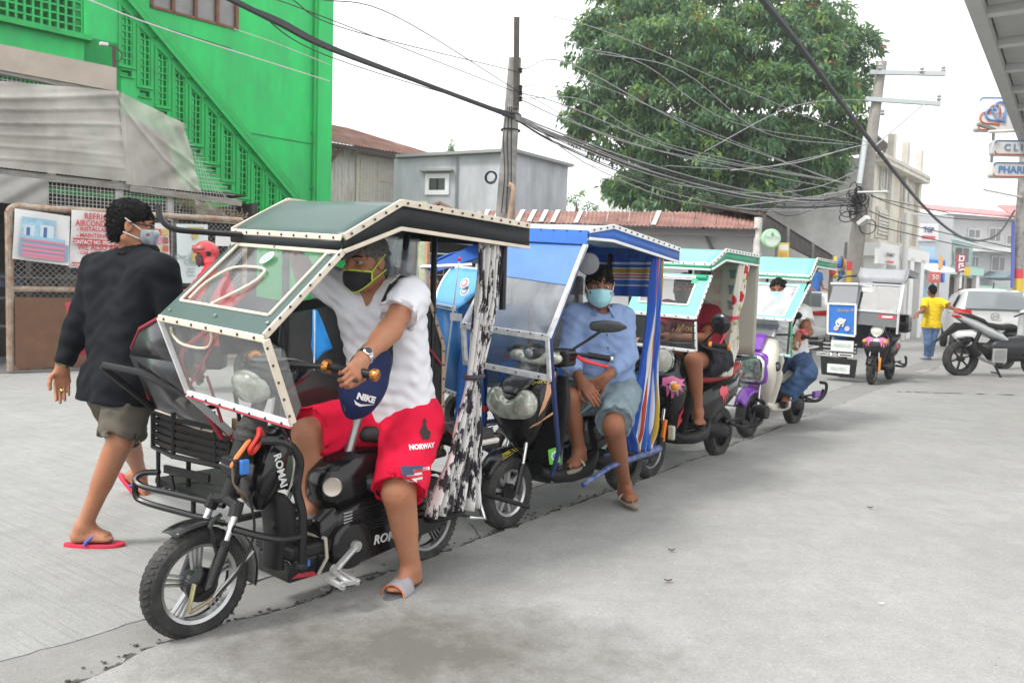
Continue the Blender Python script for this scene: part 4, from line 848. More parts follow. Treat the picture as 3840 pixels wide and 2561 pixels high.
SCB=MB();SCB.add([A_,B0,B_,B2_,E2_],[(0,1,2,3,4)]);SCB.add([E2_,B2_,C_,D_,E_],[(0,1,2,3,4)]);SCB.add([v3(-1.0,-.95,.52),v3(-1.4,-.95,.5),v3(-1.45,-.95,1.1),v3(-1.1,-.95,1.1)],[(0,1,2,3)]);SCB.add([v3(-1.45,-.95,1.1),v3(-1.4,-.95,.5),v3(-1.4,-.3,.5),v3(-1.45,-.3,1.1)],[(0,1,2,3)]);SCB.add([v3(-.52,-.95,1.1),v3(-.46,-.95,1.06),v3(-.7,-.95,1.5),v3(-.78,-.95,1.55)],[(0,1,2,3)])
scb=obj('sidecar_body',SCB,M('black_sidecar_skin',(.045,.047,.05),.3,coat=.35,var=.1),t1,20,solid=.008)
mb=MB();mb.tube([A_+v3(.008,0,.004),E_+v3(.008,0,0),D_+v3(.008,0,0)],.008,6);mb.tube([A_+v3(.005,0,.006),B0+v3(.005,0,.006),B_+v3(.006,-.004,0),C_+v3(.006,-.004,0)],.007,6);obj('red_piping',mb,RED,scb)
trimline(scb,[C_+v3(.008,0,0),D_+v3(.008,0,0)],.026,CREAM,7,lift=(.008,0,0));trimline(scb,[E_+v3(.012,.02,0),D_+v3(.03,.03,.03)],.03,M('grey_flap',(.4,.42,.42),.4))
obj('seat_bench',MB().box((-1.15,-.68,.66),(.4,.46,.1)),M('seat_vinyl',(.02,.02,.02),.5),t1,30,bevel=.02);obj('seat_bench_back',MB().box((-1.38,-.68,.9),(.08,.46,.45)),BLKM,t1,30,bevel=.02);obj('sidecar_floor',MB().box((-.85,-.68,.36),(1.1,.5,.025)),BLKM,t1,0)
obj('cardboard_box',MB().box((-.44,-.38,.63),(.06,.16,.14)),M('cardboard',(.36,.23,.13),.8,var=.2,scale=9),t1,0)
cg=obj('front_cage',MB().tube([(-.29,-.93,.68),(-.29,-.93,.52),(-.3,-.76,.5),(-.39,-.44,.485),(-.39,-.44,.6)],.012,8),TUBE,t1)
for i in range(5):
 z=.535+i*.033;mb=MB();mb.bar((-.29,-.93,z+.012),(-.30,-.76,z),.006,.021);obj('slat',mb,TUBE,cg,0);mb=MB();mb.bar((-.3,-.76,z),(-.39,-.44,z-.02),.006,.021);obj('slat',mb,TUBE,cg,0);mb=MB();mb.bar((-.29,-.93,z+.012),(-.6,-.93,z+.01),.006,.021);obj('slat',mb,TUBE,cg,0)
for P_,r_ in(([(-.3,-.76,.7),(-.3,-.76,.49)],.011),([(-.37,-.52,.66),(-.37,-.52,.48)],.009),([(-.3,-.9,.52),(-.3,-.9,.34),(-.42,-.8,.33)],.011),([(-.33,-.68,.5),(-.33,-.68,.33)],.011),([(-.34,-.32,.84),(-.4,-.34,.58)],.009)):obj('cage_bar',MB().tube(P_,r_,8),TUBE,cg)
obj('cage_backing',MB().slab([(-.315,-.92,.69),(-.415,-.45,.62),(-.415,-.45,.48),(-.315,-.92,.51)],(-.01,0,0)),M('cage_rust',(.06,.045,.035),.8,var=.5,scale=20),cg,0)
bm_=obj('bumper',MB().tube(spline([(-.27,-.83,.42),(-.23,-.9,.41),(-.2,-.91,.385),(-.21,-.86,.36),(-.26,-.7,.35),(-.33,-.38,.345)],4),.014,8),TUBE,t1)
mb=MB();mb.tube(spline([(-.2,-.91,.385),(-.2,-.91,.31),(-.22,-.86,.285),(-.27,-.7,.27),(-.34,-.4,.262)],4),.014,8);mb.tube([(-.3,-.58,.345),(-.3,-.58,.265)],.011,8);mb.tube([(-.27,-.7,.35),(-.27,-.72,.43),(-.3,-.64,.44)],.011,8);mb.tube([(-.27,-.78,.36),(-.4,-.7,.37),(-.45,-.5,.36)],.01,8);mb.tube([(-.34,-.3,.3),(-.9,-.3,.3),(-1.3,-.2,.3)],.016,8);mb.tube([(-.45,-.9,.3),(-1.3,-.9,.3),(-1.3,-.2,.3)],.016,8);obj('bumper_tube',mb,TUBE,bm_)
obj('bumper_plate',MB().bar((-.26,-.76,.45),(-.33,-.5,.44),.012,.035),TUBE,bm_,0)
ha=obj('side_handle',MB().tube([(-.3,-.93,.69),(-.06,-.92,.905),(-.05,-.88,.915),(-.13,-.72,.895),(-.25,-.5,.80),(-.36,-.42,.66)],.016,8),TUBE,t1)
wheel(t1,(-1.1,-.98,.2),.2,.07,ALU,name='sidecar_wheel')
wheel(t1,(0,0,.202),.202,.072,M('silver_alloy',(.45,.45,.45),.3,metal=.8,var=.1),style='alloy',name='front_wheel')
mb=MB();mb.lathe([(.06,.02),(.062,.045),(.05,.055),(.02,.06)],(0,0,.202),(0,1,0),24);mb.lathe([(.012,.05),(.012,.11)],(0,0,.202),(0,1,0),10);fh=obj('brake_drum',mb,BLK,t1);obj('brake_lever',MB().bar((.045,.07,.225),(.07,.075,.13),.006,.026,(0,1,0)),M('olive_metal',(.28,.26,.14),.5,metal=.4,var=.3,scale=20),fh,bevel=.004);obj('brake_arm',MB().tube([(.07,.08,.13),(0,.09,.155),(-.06,.1,.19)],.007,6),M('dull_brass',(.25,.2,.13),.5,metal=.5),fh)
for e in(1,-1):
 fk=obj('fork_leg',MB().tube([(-.0,.085*e,.195),(-.062,.085*e,.345)],.021,12),BLK,t1);obj('fork_collar',MB().tube([(-.06,.085*e,.34),(-.068,.085*e,.36)],.025,12),BLKM,fk);obj('fork_tube',MB().tube([(-.066,.085*e,.355),(-.105,.085*e,.45)],.014,12),CHR,fk);obj('fork_crown',MB().tube([(-.1,.085*e,.44),(-.12,.075*e,.49)],.024,10),BLKM,fk)
mb=MB();mb.tube([(-.112,.09,.475),(-.118,0,.49),(-.112,-.09,.475)],.02,10);mb.tube([(-.12,0,.49),(-.27,0,.88)],.026,12);mb.tube([(-.17,0,.62),(-.2,0,.7)],.042,14);obj('steering_column',mb,BLKM,t1)
mb=MB();G=[]
for i in range(19):t=R(62+i*7.4);G.append([v3(math.cos(t)*(.228-abs(y)*abs(y)*3),y,.202+math.sin(t)*(.228-y*y*3))for y in np.linspace(-.052,.052,7)])
mb.sheet(G);obj('front_mudguard',mb,BLK,t1,180,solid=.004);obj('mudguard_stay',MB().tube(spline([(-.02,.075,.2),(-.04,.078,.3),(-.01,.078,.42),(-.06,.06,.45)],4),.009,8),BLK,t1)
obj('brake_cable',MB().tube(spline([(-.02,.1,.17),(-.1,.12,.25),(-.16,.12,.38),(-.15,.1,.52)],6),.005,6),BLKM,t1);obj('brake_rod',MB().tube([(-.01,.1,.17),(-.17,.1,.30)],.005,6),M('grey_rod',(.4,.4,.4),.4,metal=.6),t1)
mb=MB();rings=[]
for x,z,a,b in((-.21,.43,.02,.04),(-.215,.47,.05,.07),(-.235,.56,.065,.098),(-.255,.65,.06,.094),(-.275,.71,.035,.07),(-.285,.735,.015,.04)):rings.append(superring((x-.035,0,z),(1,0,-.1),(0,1,0),a,b,3.2,24))
mb.loft(rings);ncv=obj('neck_cover',mb,BLK,t1,40);mb=MB();mb.lathe([(.06,0),(.066,.02),(.058,.035),(.064,.05),(.052,.07),(.045,.1)],(-.21,0,.69),(-.3,0,.95),18);obj('rubber_boot',mb,RUB,ncv)
text('lettering','ROMAI',.04,WHTP,ncv,(-.282,.101,.585),(-.25,.0,-1),(-1,.15,.25),'CENTER',.0015,bold=.001,sx=1.1);sw=[v3(-.335+.06*math.sin(t*3),.096,.70-.24*t)for t in np.linspace(0,1,12)]
mb=MB();mb.tube([v3(-.338-.02*math.sin(math.pi*t),.082-.02*(t-.4)**2*4,.70-.24*t)for t in np.linspace(0,1,12)],[.001+.006*math.sin(math.pi*t)for t in np.linspace(0,1,12)],6);obj('white_swoosh',mb,M('swoosh_cream',(.6,.55,.48),.5),ncv)
mb=MB();mb.loft([superring((x_,0,z_),(1,0,0),(0,1,0),a_,b_,3,18)for x_,z_,a_,b_ in((-.34,.18,.045,.07),(-.35,.3,.045,.075),(-.34,.42,.05,.075),(-.32,.47,.03,.06))]);obj('leg_shield',mb,BLKM,t1,50)
gd=obj('crash_bar',MB().tube(spline([(-.2,.1,.71),(-.27,.15,.70),(-.325,.16,.63),(-.315,.16,.52),(-.335,.17,.42),(-.335,.17,.3),(-.335,.17,.22)],5),.017,10),BLK,t1);mb=MB();mb.tube(spline([(-.09,.1,.40),(-.15,.15,.375),(-.24,.17,.345),(-.335,.17,.335)],4),.014,8);obj('crash_bar_stay',mb,BLK,gd);obj('crash_bar_end',MB().ell((-.335,.17,.215),(.022,.022,.024),10,8),BLKM,gd)
bg_=obj('orange_strap',MB().tube([(-.215,.045,.74),(-.13,.05,.65),(-.10,.055,.615)],[.008,.009,.006],6),M('orange_rubber',(.75,.2,.05),.5),t1);obj('strap_hook',MB().tube([(-.13,.055,.60),(-.06,.055,.64)],.004,6),CHR,bg_)
obj('red_tie',MB().tube(spline([(-.215,.06,.75),(-.2,.075,.72),(-.17,.07,.675),(-.19,.06,.66),(-.23,.06,.71),(-.215,.06,.75)],4),.009,6),M('red_plastic',(.55,.03,.02),.4),t1);obj('blue_plug',MB().box((-.145,.075,.615),(.035,.02,.055),0),M('blue_plastic',(.03,.16,.5),.4),t1,bevel=.004);mb=MB();r=random.Random(3)
for i in range(7):mb.tube(spline([(-.1-.02*r.random(),.06,.62-.03*r.random()),(-.1,.08,.56),(-.13,.09+.02*r.random(),.5+.03*r.random()),(-.16,.06,.48)],4),.0035,5)
tag(obj('wiring',mb,M('wire_brown',(.09,.06,.04),.6),t1),kind='stuff')
mb=MB();mb.box((-.135,.02,.61),(.05,.1,.07));obj('horn_box',mb,BLKM,t1,bevel=.006)
mb=MB();rings=[]
for x,z,a,b in((-.19,.93,.02,.03),(-.215,.925,.055,.075),(-.26,.925,.075,.1),(-.32,.94,.07,.105),(-.4,.955,.05,.08),(-.47,.965,.02,.04)):rings.append(superring((x,0,z),(.25,0,1),(0,1,0),a,b,2.5,22))
mb.loft(rings);cw=obj('headlight_cowl',mb,BLK,t1,50)
mb=MB();rings=[]
for x,z,a,b in((-.165,.90,.01,.012),(-.175,.895,.05,.06),(-.205,.9,.066,.082),(-.24,.905,.06,.085)):rings.append(superring((x,0,z),(.35,0,1),(0,1,0),a,b,2.4,20))
mb.loft(rings);obj('headlight',mb,LENS,cw,60);mb=MB()
for i in range(6):mb.box((-.27-i*.022,.1-.004*i,.945+i*.004),(.012,.02,.045-.004*i))
obj('vent',mb,BLKM,cw,0,kind='stuff');obj('visor_panel',MB().ell((-.29,0,1.0),(.07,.07,.012),14,8),M('smoked_visor',(.15,.16,.17),.15),cw)
COPR=M('copper_ring',(.55,.22,.05),.2,metal=.8)
hb=obj('handlebar',MB().tube(spline([(-.47,.42,.965),(-.40,.27,.985),(-.33,.1,.985),(-.32,0,.98),(-.33,-.1,.985),(-.40,-.27,.985),(-.47,-.42,.965)],4),.012,8),BLKM,t1)
for e in(1,-1):
 gr=obj('grip',MB().tube([(-.395,.262*e,.985),(-.462,.405*e,.968)],.0175,12),BLKM,hb);obj('bar_end',MB().lathe([(.02,0),(.024,.008),(.024,.022),(.015,.03)],(-.462,.405*e,.968),(-.42,.9*e,-.1),14),COPR,gr);obj('grip_ring',MB().lathe([(.026,-.012),(.03,0),(.026,.012)],(-.385,.24*e,.986),(-.42,.9*e,-.1),14),COPR,gr);obj('brake_lever',MB().tube(spline([(-.37,.2*e,.98),(-.36,.27*e,.965),(-.41,.39*e,.945)],4),.006,6),BLKM,hb)
fl=obj('footboard',MB().box((-.42,0,.25),(.2,.26,.05)),BLKM,t1,bevel=.012);mb=MB()
for i in range(7):mb.box((-.345-i*.025,0,.277),(.008,.22,.006))
obj('footboard_rib',mb,BLKM,fl,0,kind='stuff');obj('battery_box',MB().box((-.44,0,.18),(.24,.22,.09)),BLK,t1,bevel=.01);mb=MB();mb.tube([(-.47,.135,.29),(-.475,.14,.21),(-.45,.12,.145)],.007,6);mb.tube([(-.47,.135,.288),(-.44,-.13,.288)],.007,6);obj('battery_strap',mb,M('beige_strap',(.4,.37,.3),.6),t1);obj('blue_clip',MB().box((-.405,.115,.2),(.01,.006,.025)),bpy.data.materials['blue_plastic'],t1);obj('red_stripe',MB().prism([(-.33,.155),(-.45,.14),(-.43,.16),(-.36,.17)],.112,.114),RED,t1,0)
mb=MB();rings=[]
for x,z,a,b in((-.5,.46,.02,.02),(-.515,.46,.07,.07),(-.56,.46,.11,.1),(-.66,.48,.12,.115),(-.76,.49,.11,.115),(-.86,.5,.07,.1),(-.92,.5,.03,.06)):rings.append(superring((x,0.0,z),(0,0,1),(0,1,0),a,b,2.6,24))
mb.loft(rings);tk_=obj('tank_casing',mb,BLK,t1,50);mb=MB();mb.lathe([(.0,0),(.036,.0),(.04,.004),(.036,.008),(.03,.006)],(-.535,.088,.475),(.55,.85,.05),20);bd=obj('round_badge',mb,M('badge_silver',(.5,.44,.38),.3,metal=.6),tk_)
mb=MB();mb.lathe([(.03,0),(.045,.02),(.045,.1),(.03,.12)],(-.68,.11,.47),(-.95,.2,0),18);obj('motor_lock',mb,BLK,tk_);obj('seat_post',MB().tube([(-.66,.02,.56),(-.72,.02,.74)],.022,12),M('grey_shock',(.3,.3,.3),.3,metal=.8),t1)
mb=MB();mb.loft([superring((x,.085,z),(0,0,1),(0,1,0),a,b,3.5,20)for x,z,a,b in((-.52,.3,.02,.02),(-.55,.31,.06,.04),(-.7,.335,.075,.05),(-.85,.345,.06,.05),(-.99,.33,.03,.04),(-1.05,.32,.015,.02))]);ft=obj('finned_casing',mb,BLK,t1,50);mb=MB()
for i in range(9):mb.bar((-.58,.134,.365-i*.011),(-.93,.134,.385-i*.013),.008,.004)
tag(obj('fin',mb,BLKM,ft,0),kind='stuff');mb=MB()
for i in range(9):mb.bar((-.56,.132,.37-i*.013),(-.6,.136,.373-i*.013),.008,.006)
tag(obj('bright_fin',mb,ALU,ft,0),kind='stuff')
mb=MB();mb.loft([superring((x,.07,z),(0,0,1),(0,1,0),a,.05,3,18)for x,z,a in((-.46,.3,.02),(-.47,.28,.07),(-.54,.3,.1),(-.6,.3,.05))]);mb.lathe([(.1,0),(.1,.03),(.085,.042),(.05,.045)],(-.6,.11,.235),(0,1,0),26);mb.prism([(-.6,.33),(-1.1,.27),(-1.16,.2),(-.6,.14)],.1,.135);gc=obj('chain_case',mb,BLK,t1,30,bevel=.008);text('lettering','ROMAI',.055,WHTP,gc,(-.8,.138,.222),(-1,0,-.02),(.1,0,1),'CENTER',.0015,sx=1.0,bold=.001,shear=.2)
cr_=obj('crank',MB().bar((-.6,.165,.235),(-.49,.175,.165),.016,.034,(0,1,0)),M('grey_crank',(.42,.42,.41),.4,metal=.5,var=.2,scale=30),t1,bevel=.006);[obj('crank_boss',MB().lathe([(.022,-.01),(.022,.012)],q_,(0,1,0),14),bpy.data.materials['grey_crank'],cr_)for q_ in((-.6,.165,.235),(-.49,.175,.165))]
mb=MB()
for e in(-1,1):mb.bar((-.47+e*.035,.18,.15),(-.49+e*.035,.28,.13),.016,.022);mb.bar((-.44,.2+.0*e+(e+1)*.035,.145),(-.53,.2+(e+1)*.035,.135),.014,.02)
mb.tube([(-.48,.17,.16),(-.485,.275,.138)],.012,8);obj('pedal',mb,M('grey_pedal',(.38,.38,.37),.5,metal=.3,var=.2,scale=30),cr_,bevel=.003)
obj('frame_tube',MB().tube([(-.29,.03,.36),(-.55,.03,.31),(-.72,.03,.48),(-1.2,.06,.52)],.02,8),BLKM,t1);obj('swing_arm',MB().tube([(-.72,-.08,.25),(-1.15,-.08,.2)],.018,8),BLKM,t1)
st=obj('seat',MB().loft([superring((x,0,z),(0,0,1),(0,1,0),a,b,2.8,20)for x,z,a,b in((-.72,.66,.015,.02),(-.74,.66,.035,.06),(-.85,.65,.045,.09),(-.98,.64,.05,.125),(-1.12,.645,.05,.125),(-1.18,.645,.03,.1))]),M('seat_black',(.02,.02,.021),.5,bump=.2,bscale=90),t1,60);obj('rear_seat',MB().box((-1.36,0,.58),(.3,.22,.06)),bpy.data.materials['seat_black'],t1,bevel=.02);mb=MB();mb.tube([(-1.2,.115,.548),(-1.52,.115,.548)],.014,6);obj('seat_piping',mb,M('white_piping',(.6,.57,.52),.5),t1);mb=MB()
for i in range(3):mb.tube([(-1.2-.08*i,.11,.615),(-1.32-.08*i,-.1,.615)],.004,6)
obj('red_cord',mb,M('red_cord',(.5,.03,.02),.5),t1,kind='stuff');obj('carrier',MB().tube([(-1.2,.1,.52),(-1.52,.1,.52),(-1.52,-.1,.52),(-1.2,-.1,.52)],.011,8),BLKM,t1)
wheel(t1,(-1.146,0,.202),.202,.072,M('dark_alloy',(.2,.2,.2),.35,metal=.7),name='rear_wheel')
mb=MB();G=[]
for i in range(15):t=R(20+i*10);G.append([v3(-1.146+math.cos(t)*.225,y,.202+math.sin(t)*.225)for y in(-.05,-.03,0,.03,.05)])
mb.sheet(G);obj('rear_mudguard',mb,BLKM,t1,180,solid=.004);mb=MB();mb.loft([superring((x,.18,.27),(0,0,1),(0,1,0),.014,b,3,16)for x,b in((-.98,.02),(-1.0,.05),(-1.1,.065),(-1.18,.05),(-1.2,.02))]);obj('passenger_footrest',mb,BLKM,t1,60);obj('footrest_bracket',MB().tube([(-1.13,.06,.25),(-1.22,.22,.24),(-1.3,.24,.22),(-1.3,.2,.3)],.01,8),CHR,t1);obj('crash_tube',MB().tube([(-1.35,.06,.32),(-1.5,.35,.26)],.012,8),BLKM,t1)
obj('plastic_sheet',MB().sheet([[v3(-.97-.2*u+.02*math.sin(5*v),-.12+.03*math.sin(7*u+3*v),1.52-(.3-.06*u)*v)for u in np.linspace(0,1,9)]for v in np.linspace(0,1,9)]),film('milky_sheet',.5,(.8,.82,.84)),t1,180)
pn=thing('pennant','small blue pennant flag standing on the handlebar of the nearest tricycle','flag',V1,(-.43,.1,.98));obj('stick',MB().tube([(-.43,.1,.96),(-.43,.1,1.19)],.003,6),WHTP,pn)
mb=MB();G=[]
for i,(z,w_)in enumerate(((1.195,.012),(1.15,.03),(1.1,.05),(1.05,.075),(1.03,.04),(1.0,.015))):G.append([v3(-.43-u*w_*.75,.1+u*w_*.5+.008*math.sin(6*u+i),z-.004*u)for u in(-.25,.2,.6,1)])
mb.sheet(G);obj('cloth',mb,M('flag_blue',(.01,.27,.75),.6),pn,180,solid=.0015)
bat=bpy.data.materials.new('batik');bat.use_nodes=True;n=bat.node_tree.nodes;L=bat.node_tree.links;tc=n.new('ShaderNodeTexCoord');mp=n.new('ShaderNodeMapping');mp.inputs['Scale'].default_value=(7,7,2.5);L.new(tc.outputs['Object'],mp.inputs[0]);nz=n.new('ShaderNodeTexNoise');nz.inputs['Scale'].default_value=2.2;nz.inputs['Detail'].default_value=7;nz.inputs['Roughness'].default_value=.72;L.new(mp.outputs[0],nz.inputs[0])
crp=n.new('ShaderNodeValToRGB');crp.color_ramp.interpolation='LINEAR';crp.color_ramp.elements[0].position=.472;crp.color_ramp.elements[0].color=(.022,.016,.024,1);crp.color_ramp.elements[1].position=.492;crp.color_ramp.elements[1].color=(.62,.6,.58,1);L.new(nz.outputs[0],crp.inputs[0]);L.new(crp.outputs[0],n['Principled BSDF'].inputs['Base Color']);n['Principled BSDF'].inputs['Roughness'].default_value=.8
def curtain(nm,label,fr,keys,mat,npl=7,amp=.03,n=70,tie=None,group=None,cat='curtain'):
 """keys: (centre point, half-width vector, pleat depth vector) from the rail down"""
 t=thing(nm,label,cat,fr,keys[-1][0],group);G=[];K=len(keys)-1
 for j in range(37):
  s_=j/36*K;i=min(int(s_),K-1);f=s_-i;f2=f*f*(3-2*f);c=v3(*keys[i][0])*(1-f)+v3(*keys[i+1][0])*f;w_=v3(*keys[i][1])*(1-f2)+v3(*keys[i+1][1])*f2;d=v3(*keys[i][2])*(1-f2)+v3(*keys[i+1][2])*f2
  G.append([c+w_*u+d*(math.sin(npl*math.pi*u+.6*math.sin(j*.3))+.4*math.sin(npl*2.3*u+j*.22))for u in np.linspace(-1,1,n)])
 mb=MB();mb.sheet(G);obj('cloth',mb,mat,t,180,solid=.003)
 if tie is not None:
  c,r_,m_=tie;obj('tie_band',MB().torus(c,(.1,0,1),r_,.012,20,6),m_,t)
 return t
curtain('curtain','black and white patterned curtain tied at the rear corner of the nearest tricycle',V1,[((-1.26,.27,1.52),(-.085,0,0),(0,.018,0)),((-1.24,.27,1.25),(-.07,0,0),(0,.02,0)),((-1.155,.28,.9),(-.035,0,0),(0,.02,0)),((-1.1,.29,.62),(-.085,.0,0),(0,.03,0)),((-1.03,.3,.32),(-.15,.02,0),(0,.035,0))],bat,6,tie=((-1.155,.28,.905),.04,M('batik_dark',(.05,.04,.055),.8)))
J1=dict(head=(-.775,-.02,1.395),neck=(-.84,-.015,1.285),shL=(-.865,.165,1.255),shR=(-.79,-.185,1.27),elL=(-.68,.255,1.118),wrL=(-.475,.335,1.018),elR=(-.74,-.4,1.335),wrR=(-.62,-.32,1.45),hip=(-.97,.02,.72),hpL=(-.95,.11,.70),hpR=(-.93,-.08,.70),knL=(-.735,.265,.45),knR=(-.55,-.1,.665),anL=(-.85,.225,.1),anR=(-.565,-.07,.365))
p1,J,ax=person('man in white V-neck shirt and red shorts wearing a black mask with lime edges',V1,(-.85,.2,0),J1,SK1,(1,.12,-.12),.008,sx=1.14,hands=dict(L=((.75,.42,-.5),(.35,-.75,-.55),1.05,1.),R=((.25,.9,.2),(.9,-.2,.1),.5,.5)),feet=dict(L=((.95,.25,0),(0,0,1)),R=((.8,.5,.05),(0,0,1))))
WTEE=cloth('white_tee',(.74,.74,.78),.03)
sh1=shirt(p1,J,WTEE,.62,.022,.007,hem=-.0,wr=.0045,wf=19,vee=.10,belly=.035,neck=.066,loose=.028)
RSH=cloth('red_shorts',(.70,.008,.045),.06);so1=shorts(p1,J,RSH,1.0,.028,.046,.0075,.0034,15)
hairpiece(p1,J['head'],*ax,HAIRG,front=.055);maskpiece(p1,J['head'],*ax,M('mask_black',(.014,.014,.015),.8),M('mask_lime',(.52,.78,.06),.7),top=-.026,bot=-.122,puff=.018,loops=bpy.data.materials['mask_lime'])
GSL=M('grey_rubber',(.12,.12,.125),.7);GST=M('grey_strap',(.3,.3,.32),.7,var=.1,scale=30);LIN=(M('orange_lining',(.6,.16,.06),.7),M('lime_patch',(.42,.5,.08),.7))
slipper(p1,J['anL'],(.95,.25,0),(0,0,1),GSL,GST,'slide',1.05,.028,lining=LIN);slipper(p1,J['anR'],(.8,.5,.05),(0,0,1),GSL,GST,'slide',1.05,.028,lining=LIN)
d=nrm(J['wrL']-J['elL']);wa=obj('wristwatch',MB().torus(J['wrL']-d*.02,d,.029,.007,24,6,2.2),CHR,p1);n_=nrm(v3(-.2,.5,.75));n_=nrm(n_-d*(n_@d));mb=MB();mb.lathe([(.019,.024),(.02,.034),(.016,.038)],J['wrL']-d*.02,n_,18);wc=obj('watch_case',mb,CHR,wa);mb=MB();mb.lathe([(.015,.0385),(.014,.0395)],J['wrL']-d*.02,n_,16);obj('watch_dial',mb,M('dial_dark',(.01,.015,.03),.2),wc)
def project_on(o,p,n):
 """nearest surface point of the object along -n through p (thing coordinates)"""
 q=Vector(p)-Vector(INFO[o.parent][1]);me=o.data;from mathutils.bvhtree import BVHTree
 b=BVHTree.FromPolygons([v.co[:]for v in me.vertices],[tuple(f.vertices)for f in me.polygons]);h_=b.ray_cast(q+Vector(n)*.5,-Vector(n));return(np.array(h_[0])+INFO[o.parent][1],np.array(h_[1]))if h_[0]else(np.asarray(p),np.asarray(n))
def decal(name,o,u_,v_,polys,mats,ctr,n,right,par=None,lift=.0035,res=None):
 """flat prints laid on a curved surface: polys in metres about ctr (thing coordinates)"""
 from mathutils.bvhtree import BVHTree
 me=o.data;b=BVHTree.FromPolygons([v.co[:]for v in me.vertices],[tuple(f.vertices)for f in me.polygons]);root=o.parent
 while root not in INFO:root=root.parent
 bs=Vector(INFO[root][1]);n=Vector(n).normalized();r_=Vector(right);r_=(r_-n*r_.dot(n)).normalized();up_=n.cross(r_);out_=[]
 for k,(pl_,mt)in enumerate(zip(polys,mats)):
  mb=MB();bm=bmesh.new();f=bm.faces.new([bm.verts.new((x,y,0))for x,y in pl_]);bmesh.ops.triangulate(bm,faces=bm.faces);bmesh.ops.subdivide_edges(bm,edges=bm.edges,cuts=2 if len(pl_)<9 else 1,use_grid_fill=True)
  V_=[]
  for v in bm.verts:
   p=Vector(ctr)-bs+r_*v.co.x+up_*v.co.y;h_=b.ray_cast(p+n*.3,-n);q_=(h_[0]+h_[1]*(lift+.0015*k))if h_[0]else p;V_.append(np.array(q_)+np.array(bs))
  bm.verts.index_update();mb.add(V_,[[v.index for v in f.verts]for f in bm.faces]);bm.free();out_.append(obj(name,mb,mt,par or o,60))
 return out_
def rect(x0,y0,x1,y1):return[(x0,y0),(x1,y0),(x1,y1),(x0,y1)]
def textdecal(name,o,s,size,mat,ctr,n,right,lift=.003,bold=.001,sx=1,root=None,align='CENTER'):
 from mathutils.bvhtree import BVHTree
 cu=bpy.data.curves.new(name,'FONT');cu.body=s;cu.size=size;cu.align_x=align;cu.align_y='CENTER';cu.offset=bold;cu.resolution_u=2;tmp=bpy.data.objects.new('tmp',cu);me=bpy.data.meshes.new_from_object(tmp);bpy.data.objects.remove(tmp)
 src=o.data;b=BVHTree.FromPolygons([v.co[:]for v in src.vertices],[tuple(f.vertices)for f in src.polygons]);root=o.parent
 while root not in INFO:root=root.parent
 bs=Vector(INFO[root][1]);n=Vector(n).normalized();r_=Vector(right);r_=(r_-n*r_.dot(n)).normalized();up_=n.cross(r_);V_=[]
 for v in me.vertices:
  p=Vector(ctr)-bs+r_*v.co.x*sx+up_*v.co.y;h_=b.ray_cast(p+n*.3,-n);V_.append(np.array((h_[0]+n*lift)if h_[0]else p)+np.array(bs))
 mb=MB();mb.add(V_,[tuple(f.vertices)for f in me.polygons]);return obj(name,mb,mat,o,0)
sn=v3(.45,.88,.1);rt=v3(-.88,.45,0)
WPR=M('print_white',(.75,.72,.72),.8);BPR=M('print_black',(.03,.02,.02),.8);NVY=M('print_navy',(.05,.06,.12),.8);RPR=M('print_red',(.5,.03,.05),.8)
pc=V1.Y(1645,1540,.2);pc=v3(-.93,.2,.66)
decal('rider_print',so1,0,0,[[(-.012,-.045),(-.004,-.04),(0,-.02),(.01,-.045),(.018,-.043),(.014,-.015),(.03,-.02),(.028,-.012),(.016,-.002),(.012,.02),(.018,.034),(.008,.045),(.0,.035),(-.004,.015),(-.022,-.008),(-.018,-.03)]],[BPR],v3(-.905,.2,.69),sn,rt)
textdecal('lettering',so1,'NORWAY',.027,WPR,v3(-.885,.2,.622),sn,rt,.003,.0015);decal('print_panel',so1,0,0,[rect(-.04,-.006,.035,.006)],[WPR],v3(-.86,.22,.535),sn,rt)
textdecal('lettering',so1,'NORWAY',.014,RPR,v3(-.855,.22,.535),sn,rt,.006,.0005)
fx,fy,fw2,fh2=0,0,.045,.03;fc=v3(-.79,.24,.525)
pol,ms_=[rect(-fw2,-fh2,fw2,fh2)],[WPR]
for i in range(4):pol.append(rect(-fw2,-fh2+i*.0172,fw2,-fh2+i*.0172+.0086));ms_.append(RPR)
pol.append(rect(-fw2,-.002,.0,fh2));ms_.append(NVY);pol.append(rect(0,.016,fw2,fh2));ms_.append(NVY);decal('flag_patch',so1,0,0,pol,ms_,fc,sn,rt)
bagp=thing('shoulder_bag','navy blue shoulder bag hanging at the waist of the man in white','bag',V1,(-.62,.12,.8))
NAVY=cloth('navy_bag',(.012,.02,.075),.12,.6);S=SDF();ax1=v3(-.7,.16,.8);Mx=np.stack([nrm(v3(-.45,.1,.8)),nrm(v3(.75,.6,.3)),nrm(np.cross(nrm(v3(-.45,.1,.8)),nrm(v3(.75,.6,.3))))],1)
e1=nrm(v3(-.42,.08,1));e2=nrm(v3(.55,.8,.1));e2=nrm(e2-e1*(e1@e2));e3=np.cross(e1,e2);Mb=np.stack([e1,e2,e3],1);bc=v3(-.64,.16,.915)
S.ell(bc,(.172,.05,.09),.02,Mb);S.ell(bc-e1*.04+e2*.02,(.09,.04,.085),.03,Mb);mb=MB();S.mesh(.006,mb,.002,30);bgm=obj('bag_body',mb,NAVY,bagp,180)
obj('zip',MB().tube([bc+e3*-.055+e2*.036+e1*t for t in np.linspace(-.1,.1,8)],.004,5),BLKM,bagp);bag_r=nrm(v3(-.8,.6,-.25))
textdecal('lettering',bgm,'NIKE',.034,WPR,bc-e1*.075+e2*.03+e3*.02,nrm(v3(.45,.85,.1)),v3(-.85,.45,-.28),.004,.002)
